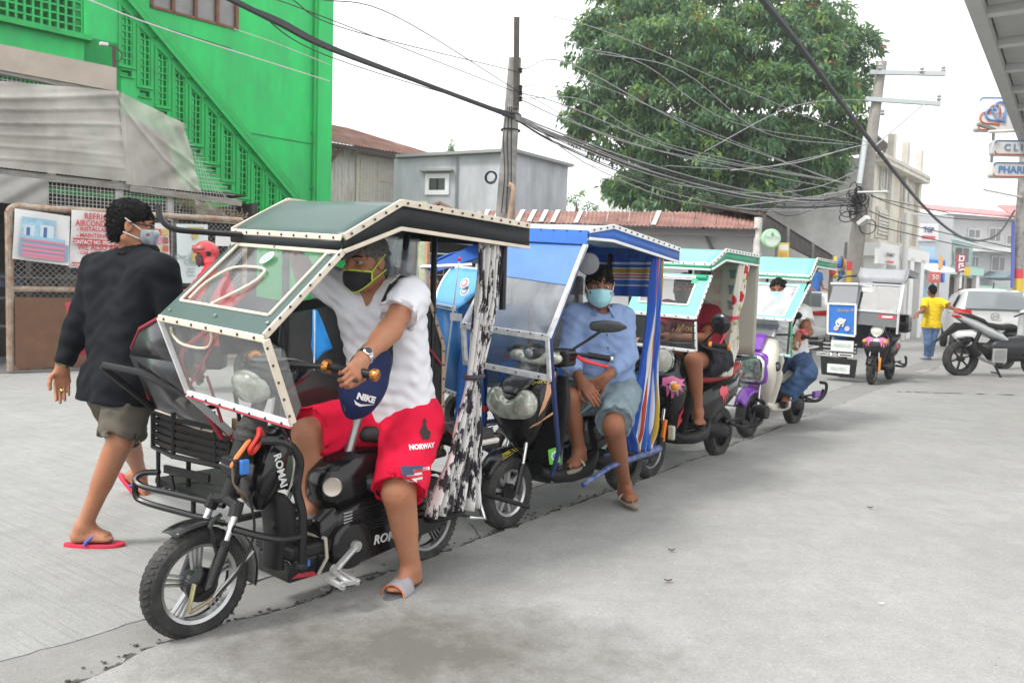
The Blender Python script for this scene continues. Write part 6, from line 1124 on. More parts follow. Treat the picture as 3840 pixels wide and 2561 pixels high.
def mintcab(t,front,ridge,rear,zz,wsx,wsz,lz,yl,yr,cloudy,slope):
 canopy(t,(front,ridge,rear),yl-.12,yr,zz,MINT,MINTD,WHT,drop=.07,slope=slope,nst=8)
 w_=[(front-.01,yl,zz[0]-.075-slope*.3),(front-.01,yr,zz[0]-.08),(wsx,yr,wsz),(wsx,yl,wsz+.02)]
 a=(.13,.12,.84,.72)if not cloudy else(.04,.06,.86,.9);u0,v0,u1,v1=a
 W=obj('windshield_border',MB().add([lp(w_,*q)for q in((0,0),(1,0),(1,1),(0,1),(u0,v0),(u1,v0),(u1,v1),(u0,v1))],[(0,1,5,4),(1,2,6,5),(2,3,7,6),(3,0,4,7)]),MINT,t,0,solid=.01)
 obj('windshield',MB().add([lp(w_,u0,v0),lp(w_,u1,v0),lp(w_,u1,v1),lp(w_,u0,v1)],[(0,1,2,3)]),FILMW if cloudy else film('clear_film3',.05),W,0)
 k=v3(.008,0,.006)
 mb=MB()
 for a_,b_ in(((u0,v0),(u1,v0)),((u1,v0),(u1,v1)),((u1,v1),(u0,v1)),((u0,v1),(u0,v0))):mb.bar(lp(w_,*a_)+k,lp(w_,*b_)+k,.012,.014)
 obj('window_piping',mb,WHT,W,0);trimline(W,[lp(w_,0,1)+k,lp(w_,1,1)+k],.024,WHT,6,lift=(.01,0,.004));trimline(W,[lp(w_,1,0)+v3(.004,.005,0),lp(w_,1,1)+v3(.004,.005,0)],.018,WHT,8,lift=(.006,.006,.004))
 l_=[(wsx,yl,wsz),(wsx,yr,wsz-.02),(wsx-.03,yr,lz),(wsx-.03,yl,lz+.02)]
 L2=obj('lower_windshield',MB().add([lp(l_,*q)for q in((0,0),(1,0),(1,1),(0,1))],[(0,1,2,3)]),film('clear_film4',.08 if not cloudy else .2),t,0);tr_=WHT if not cloudy else M('pale_green_trim',(.45,.62,.55),.5)
 trimline(L2,[lp(l_,0,1),lp(l_,1,1)],.024,tr_,5,lift=(.01,0,0));trimline(L2,[lp(l_,1,0)+v3(0,.003,0),lp(l_,1,1)+v3(0,.003,0)],.024,tr_ if not cloudy else MINTD,4,lift=(.01,0,0));trimline(L2,[lp(l_,0,0),lp(l_,0,1)],.02,tr_)
 for x_,y_ in((rear+.06,yl),):obj('post',MB().tube([(x_,y_,.5),(x_,y_,zz[2]-.03)],.014,8),BLKM,t)
 for y_ in(yl+.01,yr-.02):obj('front_post',MB().tube([(front-.03,y_,zz[0]-.06),(wsx-.02,y_,wsz-.01),(wsx-.06,y_*.9,lz),(-.3,y_*.6,.5)],.011,8),TUBE,t)
 return w_
w3_=mintcab(t3,-.44,-.66,-1.28,(1.515,1.625,1.61),-.23,1.125,.895,-.37,.2,False,-.04)
obj('roll_strap',MB().tube([lp(w3_,.02,.09)+v3(.02,0,0),lp(w3_,.14,.09)+v3(.02,0,0)],.02,10),MINTD,t3);obj('roll_strap',MB().tube([lp(w3_,.83,.05)+v3(.02,0,0),lp(w3_,.97,.05)+v3(.02,0,0)],.02,10),MINTD,t3);obj('rolled_film',MB().tube([lp(w3_,.1,.07)+v3(.015,0,0),lp(w3_,.87,.07)+v3(.015,0,0)],.014,10),FRW,t3)
for u in(.24,.78):obj('strap_tab',MB().slab([lp(w3_,u,.0)+v3(.025,0,0),lp(w3_,u+.07,.0)+v3(.025,0,0),lp(w3_,u+.07,.2)+v3(.02,0,0),lp(w3_,u,.2)+v3(.02,0,0)],(.004,0,0)),MINTD,t3,0)
PINK=M('pink_flame',(.62,.12,.28),.35,coat=.3);REDF=M('red_flame',(.6,.03,.05),.35,coat=.3)
def flame(o,ctr,n,right,k=1.,mat=PINK,flip=1):
 P=[(-.07,.05),(0,.07),(.05,.045),(.09,.05),(.06,.02),(.085,.0),(.05,.0),(.07,-.05),(.035,-.02),(.03,-.08),(.01,-.02),(-.01,-.13),(-.02,-.03),(-.045,-.09),(-.05,-.01),(-.075,0)];decal('flame',o,0,0,[[(x*k*flip,y*k)for x,y in(P if flip>0 else P[::-1])]],[mat],ctr,n,right,lift=.004)
def blinker(par,p,d,r=.035):
 mb=MB();mb.lathe([(r*.6,-.03),(r*1.05,-.005),(r*1.08,.008),(r,.012)],p,d,18);o=obj('indicator',mb,CHR,par);mb=MB();mb.ell(np.asarray(p)+nrm(d)*.012,(r*.9,)*3,14,8);obj('indicator_lens',mb,AMB,o)
def retro(t,flames=True):
 b=scooter(t,BLK,BLK,BLK,'retro',1.1,.2,M('dark_alloy',(.2,.2,.2),.35,metal=.7),5,M('seat_red',(.35,.015,.015),.45)if flames==1 else None)
 mb=MB();mb.lathe([(.02,-.09),(.075,-.06),(.092,0),(.088,.012)],(-.16,0,.82),(1,0,.12),24);h_=obj('headlight_shell',mb,BLK,t);mb=MB();mb.lathe([(.0,.03),(.05,.024),(.08,.01),(.082,0)],(-.155,0,.82),(1,0,.12),24);obj('headlight',mb,M('round_lens',(.6,.6,.52),.1,coat=.6,var=.2,scale=30),h_);mb=MB();mb.torus((-.15,0,.82),(1,0,.12),.087,.008,28,8);obj('headlight_ring',mb,CHR,h_)
 for e in(1,-1):flame(b['shield'],v3(-.08,.14*e,.66),v3(.75,.62*e,.1),v3(-.6*e,.8,0)if e>0 else v3(.6,.8,0),.95,PINK,e);blinker(b['shield'],v3(-.075,.145*e,.655),v3(.8,.55*e,0));flame(b['body'],v3(-.85,.17*e,.55),v3(0,e,.1),v3(-e,0,.3),.8,REDF)
 return b
b3=retro(t3,1);lever(b3['bar'],1,BLKM)
decal('flame',bpy.data.objects[b3['shield'].name],0,0,[[(-.02,-.08),(.02,-.02),(.0,.02),(.03,.05),(0,.09),(-.03,.03)]],[REDF],v3(-.2,.13,.42),v3(.6,.8,0),v3(-.8,.6,0),lift=.004)
for e in(1,-1):obj('copper_ring',MB().lathe([(.02,-.012),(.024,0),(.02,.012)],(-.375,.25*e,.945),(-.4,.9*e,-.1),14),AMB,b3['bar']);obj('copper_ring',MB().lathe([(.02,-.012),(.024,0),(.02,.012)],(-.43,.37*e,.93),(-.4,.9*e,-.1),14),AMB,b3['bar'])
mirror(t3,(-.36,.2,.95),(-.30,.36,1.1),(.03,.075,.075),BLK)
obj('side_reflector',MB().bar((-.05,.1,.42),(-.02,.1,.27),.02,.03),M('orange_reflector',(.8,.2,.02),.3),t3,bevel=.004);obj('rear_lamp',MB().box((-.07,.14,.33),(.03,.05,.1)),M('lamp_cream',(.5,.5,.4),.3),t3,bevel=.01)
sidecar(t3,M('cab_green',(.03,.3,.2),.35,coat=.3),WHT,x=(-.2,-1.3),roof=MINT,zr=1.6)
mb=MB();mb.tube(spline([(-1.15,.17,.28),(-1.3,.23,.26),(-1.42,.23,.3),(-1.44,.23,.42),(-1.36,.2,.46)],5),.016,8);obj('crash_bar',mb,BLKM,t3);obj('muffler',MB().cyl((-1.38,.17,.36),(-1.38,.29,.36),.055,n=18),BLKM,t3,bevel=.008)
fl_=bpy.data.materials.new('floral_cloth');fl_.use_nodes=True;n=fl_.node_tree.nodes;L=fl_.node_tree.links;tc=n.new('ShaderNodeTexCoord');vo=n.new('ShaderNodeTexVoronoi');vo.inputs['Scale'].default_value=8.5;L.new(tc.outputs['Object'],vo.inputs['Vector']);cr=n.new('ShaderNodeValToRGB');cr.color_ramp.elements[0].color=(.5,.02,.03,1);cr.color_ramp.elements[0].position=.33;cr.color_ramp.elements[1].color=(.62,.6,.52,1);cr.color_ramp.elements[1].position=.38;L.new(vo.outputs['Distance'],cr.inputs[0])
vo2=n.new('ShaderNodeTexVoronoi');vo2.inputs['Scale'].default_value=13;L.new(tc.outputs['Object'],vo2.inputs['Vector']);cr2=n.new('ShaderNodeValToRGB');cr2.color_ramp.elements[0].color=(1,1,1,1);cr2.color_ramp.elements[0].position=.2;cr2.color_ramp.elements[1].color=(0,0,0,1);cr2.color_ramp.elements[1].position=.24;L.new(vo2.outputs['Distance'],cr2.inputs[0]);mxx=n.new('ShaderNodeMix');mxx.data_type='RGBA';L.new(cr2.outputs[0],mxx.inputs[0]);L.new(cr.outputs[0],mxx.inputs[6]);mxx.inputs[7].default_value=(.35,.38,.08,1);L.new(mxx.outputs[2],n['Principled BSDF'].inputs['Base Color']);n['Principled BSDF'].inputs['Roughness'].default_value=.8
curtain('curtain','white curtain with red flowers tied back on the third tricycle',V3,[(tuple(V3.Y(2790,990,.19)),(-.09,0,0),(0,.02,0)),(tuple(V3.Y(2775,1090,.19)),(-.07,0,0),(0,.02,0)),(tuple(V3.Y(2755,1190,.19)),(-.02,0,0),(0,.015,0)),(tuple(V3.Y(2750,1310,.19)),(-.06,0,0),(0,.02,0)),(tuple(V3.Y(2720,1410,.2)),(-.075,0,0),(0,.02,0))],fl_,5,tie=(tuple(V3.Y(2755,1190,.19)),.025,REDF))
obj('tie_cord',MB().tube([V3.Y(2750,1192,.2),V3.Y(2700,1290,.2)],.008,6),REDF,t3)
tw=thing('shirt_print_sheet','pale sheet printed with small shirts hung behind the man in maroon','sheet',V3,(-1.26,.05,1.0));mb=MB();G=[[v3(-1.25-.01*math.sin(9*u),-.35+.56*u,1.6-.78*v)for u in np.linspace(0,1,20)]for v in np.linspace(0,1,10)];mb.sheet(G);obj('cloth',mb,M('sheet_beige',(.5,.47,.4),.7),tw,180,solid=.003)
TS=[(-.5,.4),(-.25,.5),(-.1,.42),(.1,.42),(.25,.5),(.5,.4),(.42,.2),(.28,.26),(.28,-.5),(-.28,-.5),(-.28,.26),(-.42,.2)]
for i in range(4):
 for j in range(3):
  mb=MB();c=v3(-1.232,-.26+j*.13,1.47-i*.125);mb.add([c+v3(0,x*.075,y*.075)for x,y in TS],[tuple(range(12))]);obj('shirt_print',mb,M('shirt_print_%s'%('grey' if j%2==0 else 'pink'),(.14,.22,.24)if j%2==0 else(.55,.33,.33),.7),tw,0)
J3=W2L(V3,dict(head=(2566,1086,6.3),neck=(2580,1150,6.42),shL=(2664,1178,6.42),shR=(2500,1160,6.5),elL=(2655,1270,6.2),elR=(2450,1270,6.3),wrL=(2530,1262,6.0),wrR=(2490,1265,6.1),hip=(2660,1345,6.55),hpL=(2690,1350,6.5),hpR=(2630,1345,6.6),knL=(2603,1350,6.12),knR=(2500,1330,6.3),anL=(2617,1550,6.2),anR=(2500,1560,6.4)))
J3.update(knL=V3.Y(2600,1352,.2),anL=V3.Y(2617,1545,.2),hpL=V3.Y(2688,1352,.1));p3,J,ax=person('man in maroon printed shirt and dark mask leaning on the third tricycle',V3,(J3['anL'][0],J3['anL'][1],.3),J3,SK2,(.9,.45,-.08),.010,hands=dict(L=((.2,-.8,.1),(-.3,.2,-.8),.5,.3),R=((.3,.7,.1),(-.3,.2,.8),.5,.3)),feet=dict(L=((.8,.6,-.05),(0,0,1)),R=((.9,.3,0),(0,0,1))))
MAR=cloth('maroon_shirt',(.2,.012,.025),.1);s3=shirt(p3,J,MAR,.7,.02,.009,hem=0,wr=.004);shorts(p3,J,cloth('dark_print_shorts',(.02,.02,.028),.6),.75,.022,.04,.01);hairpiece(p3,J['head'],*ax,HAIRB,front=.06,h=.008);maskpiece(p3,J['head'],*ax,M('mask_greygreen',(.07,.09,.085),.8,var=.5,scale=14),None,top=0,bot=-.115,wide=1.1)
textdecal('lettering',s3,'Mori',.075,M('print_gold',(.6,.38,.03),.7),J['neck']-v3(0,0,.17)+v3(.1,.05,0),v3(.85,.5,0),v3(-.5,.85,0),.005,.002);textdecal('lettering',s3,'Likar',.07,bpy.data.materials['print_gold'],J['neck']-v3(0,0,.24)+v3(.1,.05,0),v3(.85,.5,0),v3(-.5,.85,0),.005,.002)
slipper(p3,J['anL'],(.8,.6,-.05),(0,0,1),BLKM,BLKM,'thong',1.,.02);d=nrm(J['wrL']-J['elL']);obj('wristwatch',MB().torus(J['wrL']-d*.03,d,.028,.008,20,6,2),CHR,p3)
V4=veh(gnd(2800,1637),41)
t4=thing('tricycle','fourth tricycle with a mint canopy and a cream and purple scooter','tricycle',V4,group='tricycles queuing along the road')
mintcab(t4,-.57,-.72,-1.24,(1.5,1.665,1.655),-.185,1.08,.76,-.32,.29,True,-.04)
CRM=M('cream_paint',(.62,.58,.5),.25,coat=.5,var=.04);PUR=M('purple_paint',(.16,.03,.34),.25,coat=.5)
b4_=scooter(t4,CRM,PUR,PUR,'oval',1.08,.205,BLKM,5)
mb=MB();mb.loft([superring((x,0,z),(0,0,1),(0,1,0),a,a*1.02,4,28)for x,z,a in((-.07,.63,.125),(-.01,.63,.13),(.01,.63,.118),(.012,.63,.1))]);h4=obj('headlight_ring',mb,CHR,b4_['shield'],50);mb=MB();mb.loft([superring((x,0,z),(0,0,1),(0,1,0),a,a,4,24)for x,z,a in((.0,.63,.1),(.018,.63,.098),(.026,.63,.06))]);obj('headlight',mb,M('reflector_lens',(.35,.37,.36),.08,metal=.7,var=.7,scale=30),h4,60);mb=MB();mb.loft([superring((x,0,z),(0,0,1),(0,1,0),a,a,4,28)for x,z,a in((-.09,.635,.15),(-.03,.635,.15),(-.02,.635,.14))]);obj('purple_bezel',mb,PUR,h4,50)
mb=MB();mb.loft([superring((x,0,z),(.6,0,1),(0,1,0),.012,b,3,16)for x,z,b in((-.06,.80,.075),(-.12,.87,.07),(-.2,.935,.06))]);ip=obj('purple_panel',mb,PUR,b4_['shield'],50);mb=MB()
for i in range(5):mb.bar((-.07,-.05+i*.025,.822),(-.18,-.04+i*.02,.935),.006,.008)
obj('panel_slot',mb,M('purple_dark',(.07,.01,.16),.4),ip,0,kind='stuff')
mb=MB();mb.lathe([(.03,-.005),(.042,0),(.045,.012),(.03,.018)],(-.14,.19,.66),(.35,.94,0),18);obj('side_lamp',mb,BLKM,b4_['shield']);mb=MB();mb.lathe([(.024,0),(.02,.008)],(-.133,.208,.66),(.35,.94,0),14);obj('side_lamp_lens',mb,M('dark_lens',(.1,.1,.11),.1),b4_['shield'])
obj('fly_screen',MB().loft([superring((x,0,z),(1,0,0),(0,1,0),.008,b,3,16)for x,z,b in((-.22,.93,.13),(-.28,1.03,.14),(-.32,1.1,.09))]),M('smoke_screen',(.12,.12,.15),.15),t4,60);mirror(t4,(-.36,.2,.95),(-.33,.28,1.13),(.015,.05,.035),BLKM)
sidecar(t4,M('cab_white',(.5,.52,.5),.4),WHT,x=(-.1,-1.25),roof=MINT,zr=1.62);mb=MB();mb.tube(spline([(-.95,.17,.27),(-1.1,.24,.27),(-1.25,.25,.33),(-1.3,.24,.42),(-1.24,.2,.44)],5),.016,8);obj('crash_bar',mb,BLKM,t4);obj('purple_footrest',MB().box((-1.1,.22,.33),(.16,.04,.07)),PUR,t4,bevel=.01);mb=MB();mb.tube([(-.0,-.12,.28),(-.02,-.8,.28)],.02,8);mb.tube([(-.05,-.1,.38),(-.05,-.8,.4)],.02,8);obj('tow_bar',mb,ALU,t4)
for i in range(3):obj('reservoir',MB().cyl((-.06,-.25-.06*i,.42),(-.06,-.25-.06*i,.5),.026,n=12),M('reservoir_clear',(.45,.45,.42),.2),t4)
J4=W2L(V4,dict(head=(2918,1092,7.75),neck=(2925,1150,7.85),shL=(3010,1172,7.8),shR=(2850,1172,7.9),elL=(3032,1245,7.65),elR=(2810,1250,7.6),wrL=(2990,1262,7.42),wrR=(2800,1250,7.4),hip=(2965,1345,7.9),hpL=(2995,1350,7.86),hpR=(2935,1350,7.95),knL=(3032,1395,7.5),knR=(2890,1390,7.6),anL=(2945,1485,7.6),anR=(2890,1500,7.7)))
p4,J,ax=person('man in white shirt and blue jeans riding the cream and purple scooter behind cloudy film',V4,(J4['anL'][0],J4['anL'][1],.3),J4,SK2,(.95,.25,-.05),.011,hands=dict(L=((.6,-.1,-.5),(-.3,.3,-.8),.9,.6),R=((.8,.1,-.2),(-.3,-.3,-.8),.9,.6)),feet=dict(L=((.9,.3,0),(0,0,1)),R=((.9,.0,0),(0,0,1))))
shirt(p4,J,cloth('white_tee4',(.66,.66,.66),.03),.62,.02,.01,hem=-.02,wr=.004);shorts(p4,J,cloth('blue_jeans',(.045,.085,.17),.3,bump=.4,bscale=120),1.95,.024,.045,.01,.005,name='jeans');hairpiece(p4,J['head'],*ax,HAIRB,h=.008);maskpiece(p4,J['head'],*ax,bpy.data.materials['surgical_mask'],None)
obj('shoe',MB().loft([superring(J['anL']+v3(x,x*.3,-.06+z),(0,0,1),(-.3,.9,0),a,b,3,14)for x,z,a,b in((-.06,0,.03,.025),(-.03,0,.05,.035),(.1,-.01,.035,.042),(.17,-.02,.02,.025))]),BLKM,p4,60)
obj('red_cuff',MB().torus(J['elL']*.35+J['wrL']*.65,J['wrL']-J['elL'],.038,.02,20,8,1.6),REDF,p4)
V5=veh(gnd(3267,1441),38)
t5=thing('tricycle','oncoming tricycle with a grey canopy and a blue side cab numbered 07','tricycle',V5)
GRYV=M('grey_vinyl',(.3,.31,.33),.5,var=.1,scale=5);b5_=retro(t5,2)
canopy(t5,(-.33,-.46,-1.15),-.36,.33,(1.6,1.76,1.72),GRYV,GRYV,M('grey_trim',(.35,.36,.37),.5),drop=.07,slope=-.04,nst=6)
ws5=[(-.33,-.32,1.545),(-.33,.3,1.52),(-.12,.3,1.1),(-.12,-.32,1.13)]
W=obj('windshield',MB().add([lp(ws5,*q)for q in((0,0),(1,0),(1,1),(0,1))],[(0,1,2,3)]),film('clear_film5',.04,refl=.25),t5,0)
for a_,b_ in(((0,0),(0,1)),((1,0),(1,1)),((0,1),(1,1)),((0,0),(1,0))):obj('windshield_frame',MB().bar(lp(ws5,*a_),lp(ws5,*b_),.035,.03),M('grey_frame',(.5,.52,.54),.4),W,0)
obj('lower_panel',MB().slab([(-.12,-.31,1.11),(-.12,.29,1.08),(-.1,.29,.88),(-.1,-.31,.91)],(-.006,0,0)),M('panel_grey',(.13,.135,.14),.4),W,0);obj('red_label',MB().slab([(-.112,.02,1.075),(-.112,.25,1.06),(-.11,.25,1.0),(-.11,.02,1.015)],(.002,0,0)),REDF,W,0);obj('print_line',MB().box((-.106,.145,1.038),(.003,.15,.026)),WHTP,W,0);obj('windshield_post',MB().bar((-.12,.3,1.1),(-.1,.3,.78),.03,.03),ALU,W,0);obj('windshield_post',MB().bar((-.12,-.32,1.12),(-.1,-.32,.8),.03,.03),ALU,W,0)
q5=lambda x,y,c=-.05:V5.X(x,y,c)
c0_,c1_,c2_,c3_=q5(3107,1138),q5(3216,1140),q5(3203,1263),q5(3098,1250)
BL5=M('cab_royal_blue',(.03,.17,.55),.4,coat=.2);yL,yR=c0_[1],min(-.3,c1_[1])
mb=MB();mb.add([(-.05,yL,c0_[2]),(-.05,yR,c0_[2]),(-.1,yR,c3_[2]-.02),(-.1,yL,c3_[2])],[(0,1,2,3)]);mb.add([(-.05,yL,c0_[2]),(-1.2,yL,c0_[2]),(-1.2,yL,.5),(-.1,yL,c3_[2])],[(0,1,2,3)]);sb5=obj('sidecar_body',mb,BL5,t5,0,solid=.01)
for a_,b_ in(((-.04,yL,c0_[2]),(-.04,yR,c0_[2])),((-.09,yL,c3_[2]),(-.09,yR,c3_[2]-.02)),((-.04,yL,c0_[2]),(-.09,yL,c3_[2])),((-.04,yR,c0_[2]),(-.09,yR,c3_[2]))):obj('trim',MB().bar(a_,b_,.03,.03),WHT,sb5,0)
text('lettering','Benny A',.07,M('gold_print',(.5,.35,.12),.5),sb5,(-.05,(yL+yR)/2+.05,c0_[2]-.1),(0,1,.05),(0,0,1),'CENTER',.001,shear=.3);text('lettering','07',.16,WHTP,sb5,(-.06,yL+.2,(c0_[2]*.35+c3_[2]*.65)),(0,1,.12),(0,0,1),'CENTER',.001,bold=.004);mb=MB();mb.lathe([(.05,0),(.05,.002)],(-.045,yL+.2,c0_[2]-.27),(1,0,0),16);obj('emblem',mb,WHTP,sb5)
for y_ in(yL+.13,yR-.12):mb=MB();mb.lathe([(.04,0),(.04,.002)],(-.07,y_,c3_[2]+.09),(1,0,.08),14);obj('round_sticker',mb,M('sticker_pale',(.5,.4,.45),.5),sb5)
obj('cab_window',MB().add([(-.05,yL,c0_[2]+.02),(-.05,yR,c0_[2]+.02),(-.12,yR,c0_[2]+.3),(-.12,yL+.05,c0_[2]+.3)],[(0,1,2,3)]),M('grey_window',(.22,.225,.24),.25),sb5,0);obj('cab_rail',MB().bar((-.12,yL,c0_[2]+.32),(-.12,yR,c0_[2]+.32),.05,.03),WHT,sb5,0);obj('curved_rod',MB().tube(spline([(-.1,yL+.1,c0_[2]+.36),(-.1,yL+.18,c0_[2]+.43),(-.15,yL+.35,c0_[2]+.44),(-.35,-.4,1.68)],5),.014,8),TUBE,t5)
mb=MB();mb.box((-.7,(yL+yR)/2,1.5),(1.1,yR-yL,.03));obj('sidecar_roof',mb,GRYV,t5,0);obj('cab_backrest',MB().box((-.9,-.02,1.28),(.06,.34,.5)),BLKM,t5,bevel=.03);obj('cab_lining',MB().slab([(-1.1,-.34,1.68),(-1.1,.1,1.64),(-1.1,.1,1.0),(-1.1,-.34,1.0)],(-.02,0,0)),M('lining_dark',(.05,.055,.065),.7),t5,0);obj('cab_inside',MB().box((-1.15,(yL+yR)/2,.95),(.04,yR-yL,.95)),M('cab_dark',(.03,.03,.035),.8),t5,0)
cg5=obj('front_cage',MB().tube([(-.05,yL-.05,.62),(-.02,yL-.05,.45),(-.02,-.25,.45),(-.05,-.25,.62)],.015,8),TUBE,t5)
for i in range(6):obj('slat',MB().bar((-.03,yL-.04,.47+i*.03),(-.03,-.25,.47+i*.03),.01,.018),TUBE if i%2 else ALU,cg5,0)
PLT=M('plate_white',(.6,.62,.6),.4,var=.08,scale=20);obj('number_plate',MB().box((0.0,(yL+yR)/2+.05,.56),(.01,.34,.17)),PLT,cg5,0);obj('print_line',MB().box((.008,(yL+yR)/2+.05,.565),(.003,.26,.05)),M('plate_ink',(.42,.47,.44),.5,var=.3,scale=40),cg5,0)
bp5=obj('splash_board',MB().prism([(yL-.06,.38),(-.22,.36),(-.24,.07),(yL-.03,.09)],-.0,.02,'x'),BLKM,t5,0,bevel=.006);obj('number_plate',MB().box((.028,(yL+yR)/2+.02,.2),(.01,.34,.14)),PLT,bp5,0);obj('print_line',MB().box((.036,(yL+yR)/2+.02,.2),(.003,.24,.05)),bpy.data.materials['plate_ink'],bp5,0)
for a_,b_ in((yL-.12,yL+.12),(-.5,-.28)):
 pl_=obj('name_board',MB().box((.03,(a_+b_)/2,.42),(.012,b_-a_,.05)),WHTP,bp5,0);obj('print_line',MB().box((.038,(a_+b_)/2,.42),(.003,.18,.022)),BPR,pl_,0)
for y_ in(yL+.05,-.8,-.55):obj('chrome_light',MB().cyl((.0,y_,.42),(.05,y_,.42),.035,n=14),CHR,bp5)
obj('top_box',MB().box((-1.3,.05,.92),(.3,.36,.3)),BLK,t5,40,bevel=.04,seg=3);wheel(t5,(-.8,yL+.05,.2),.2,.08,BLKM,name='sidecar_wheel');mb=MB();mb.tube(spline([(-.85,.15,.25),(-1.0,.24,.24),(-1.12,.24,.3),(-1.12,.22,.4)],4),.018,8);obj('crash_bar',mb,BLKM,t5);obj('fork_reflector',MB().bar((-.03,.1,.42),(0,.1,.2),.03,.04),M('orange_shock',(.7,.25,.03),.35),t5)
VM=Fr(gnd(3597,1411),R(4));k_=1.07
tm=thing('motorcycle','silver and black sport scooter parked side on at the right edge on its kickstand','motorcycle',VM);Q=lambda x,y,z:v3(x*k_,y*k_,z*k_)
wheel(tm,Q(0,0,.29),.29*k_,.13,BLKM,spokes=6,style='thin',name='rear_wheel',rimr=.185*k_);wheel(tm,Q(1.33,0,.28),.28*k_,.11,BLKM,spokes=6,style='thin',name='front_wheel',rimr=.185*k_)
SIL=M('silver_panel',(.5,.52,.52),.28,metal=.3,coat=.5);DGR=M('dark_grey_panel',(.035,.037,.042),.4)
mb=MB();mb.loft([superring(Q(x,0,z),v3(-sx_,0,1),(0,1,0),a*k_,b*k_,2.4,20)for x,z,a,b,sx_ in((-.16,1.0,.015,.03,-.6),(-.08,.97,.04,.06,-.5),(.15,.87,.075,.11,-.4),(.4,.75,.09,.14,-.3),(.62,.66,.07,.13,-.3),(.75,.6,.03,.1,-.3))]);obj('tail_cowl',mb,SIL,tm,60)
mb=MB();mb.loft([superring(Q(x,0,z),(0,0,1),(0,1,0),a*k_,b*k_,2.6,18)for x,z,a,b in((-.05,1.02,.02,.05),(.1,.99,.04,.1),(.3,.92,.04,.12),(.36,.86,.045,.13),(.62,.82,.05,.15),(.78,.84,.05,.13),(.86,.84,.03,.1))]);obj('seat',mb,M('seat_black',(.02,.02,.021),.5),tm,60)
mb=MB();mb.loft([superring(Q(x,0,z),(0,0,1),(0,1,0),a*k_,b*k_,2.6,20)for x,z,a,b in((.45,.5,.05,.08),(.55,.52,.12,.13),(.75,.5,.15,.15),(.98,.52,.17,.16),(1.1,.62,.16,.16),(1.2,.75,.1,.12))]);obj('body_fairing',mb,DGR,tm,60);mb=MB();mb.loft([superring(Q(x,0,z),(0,0,1),(0,1,0),a*k_,.1*k_,3,16)for x,z,a in((.25,.35,.03),(.4,.38,.1),(.7,.36,.11),(1.0,.33,.06),(1.1,.3,.02))]);obj('engine',mb,BLKM,tm,50)
mb=MB();mb.loft([superring(Q(x,0,z),v3(1,0,.5),(0,1,0),a*k_,b*k_,2.4,20)for x,z,a,b in((1.05,.6,.08,.12),(1.12,.8,.12,.17),(1.12,.98,.1,.18),(1.06,1.1,.05,.12))]);obj('front_fairing',mb,SIL,tm,60)
obj('tail_light',MB().loft([superring(Q(x,0,z),(0,0,1),(0,1,0),a,b,2.5,14)for x,z,a,b in((-.18,.99,.02,.04),(-.1,.975,.035,.065),(.06,.93,.03,.08))]),REDL,tm,60);mb=MB();mb.prism([(-.12*k_,.88*k_),(-.4*k_,.6*k_),(-.5*k_,.53*k_),(-.42*k_,.57*k_),(-.1*k_,.75*k_),(.2*k_,.78*k_),(.2*k_,.85*k_)],-.05,.05);obj('plate_holder',mb,BLKM,tm,0,bevel=.01)
ex=obj('exhaust',MB().tube([Q(-.02,-.16,.58),Q(.22,-.16,.35),Q(.33,-.15,.28),Q(.5,-.12,.22)],[.062,.058,.03,.025],14),ALU,tm);obj('exhaust_tip',MB().tube([Q(-.05,-.16,.61),Q(.0,-.16,.56)],.066,14),BLKM,ex);obj('exhaust_sleeve',MB().tube([Q(.02,-.16,.54),Q(.2,-.16,.37)],.064,14),BLKM,ex)
rd=obj('radiator',MB().box(Q(.52,-.2,.37),(.26,.04,.25)),ALU,tm,0,bevel=.012);mb=MB()
for i in range(9):mb.box(Q(.52,-.225,.29+i*.02),(.2,.006,.008))
obj('radiator_fin',mb,M('fin_grey',(.2,.2,.19),.5,metal=.5),rd,0,kind='stuff');obj('shock',MB().tube([Q(.1,-.12,.42),Q(.22,-.12,.74)],.035,12),BLKM,tm);obj('kickstand',MB().tube([Q(.5,-.1,.25),Q(.58,-.2,.0)],.02,8),BLKM,tm);obj('kickstand_foot',MB().tube([Q(.4,-.2,.1),Q(.56,-.18,.08)],.012,8),BLKM,tm);mb=MB();mb.tube(spline([Q(.95,.1,1.0),Q(.88,-.2,1.06),Q(.8,-.35,1.05)],4),.014,8);obj('handlebar',mb,BLKM,tm);obj('mirror',MB().ell(Q(.86,-.32,1.24),(.03,.09,.055),14,8),WHTP,tm);obj('mirror_stalk',MB().tube([Q(.9,-.28,1.07),Q(.88,-.31,1.2)],.01,6),BLKM,tm);mb=MB();mb.prism([(-.05*k_,.62*k_),(.12*k_,.66*k_),(.5*k_,.4*k_),(.42*k_,.32*k_)],-.1,.1);obj('swing_arm',mb,BLKM,tm,0,bevel=.02)
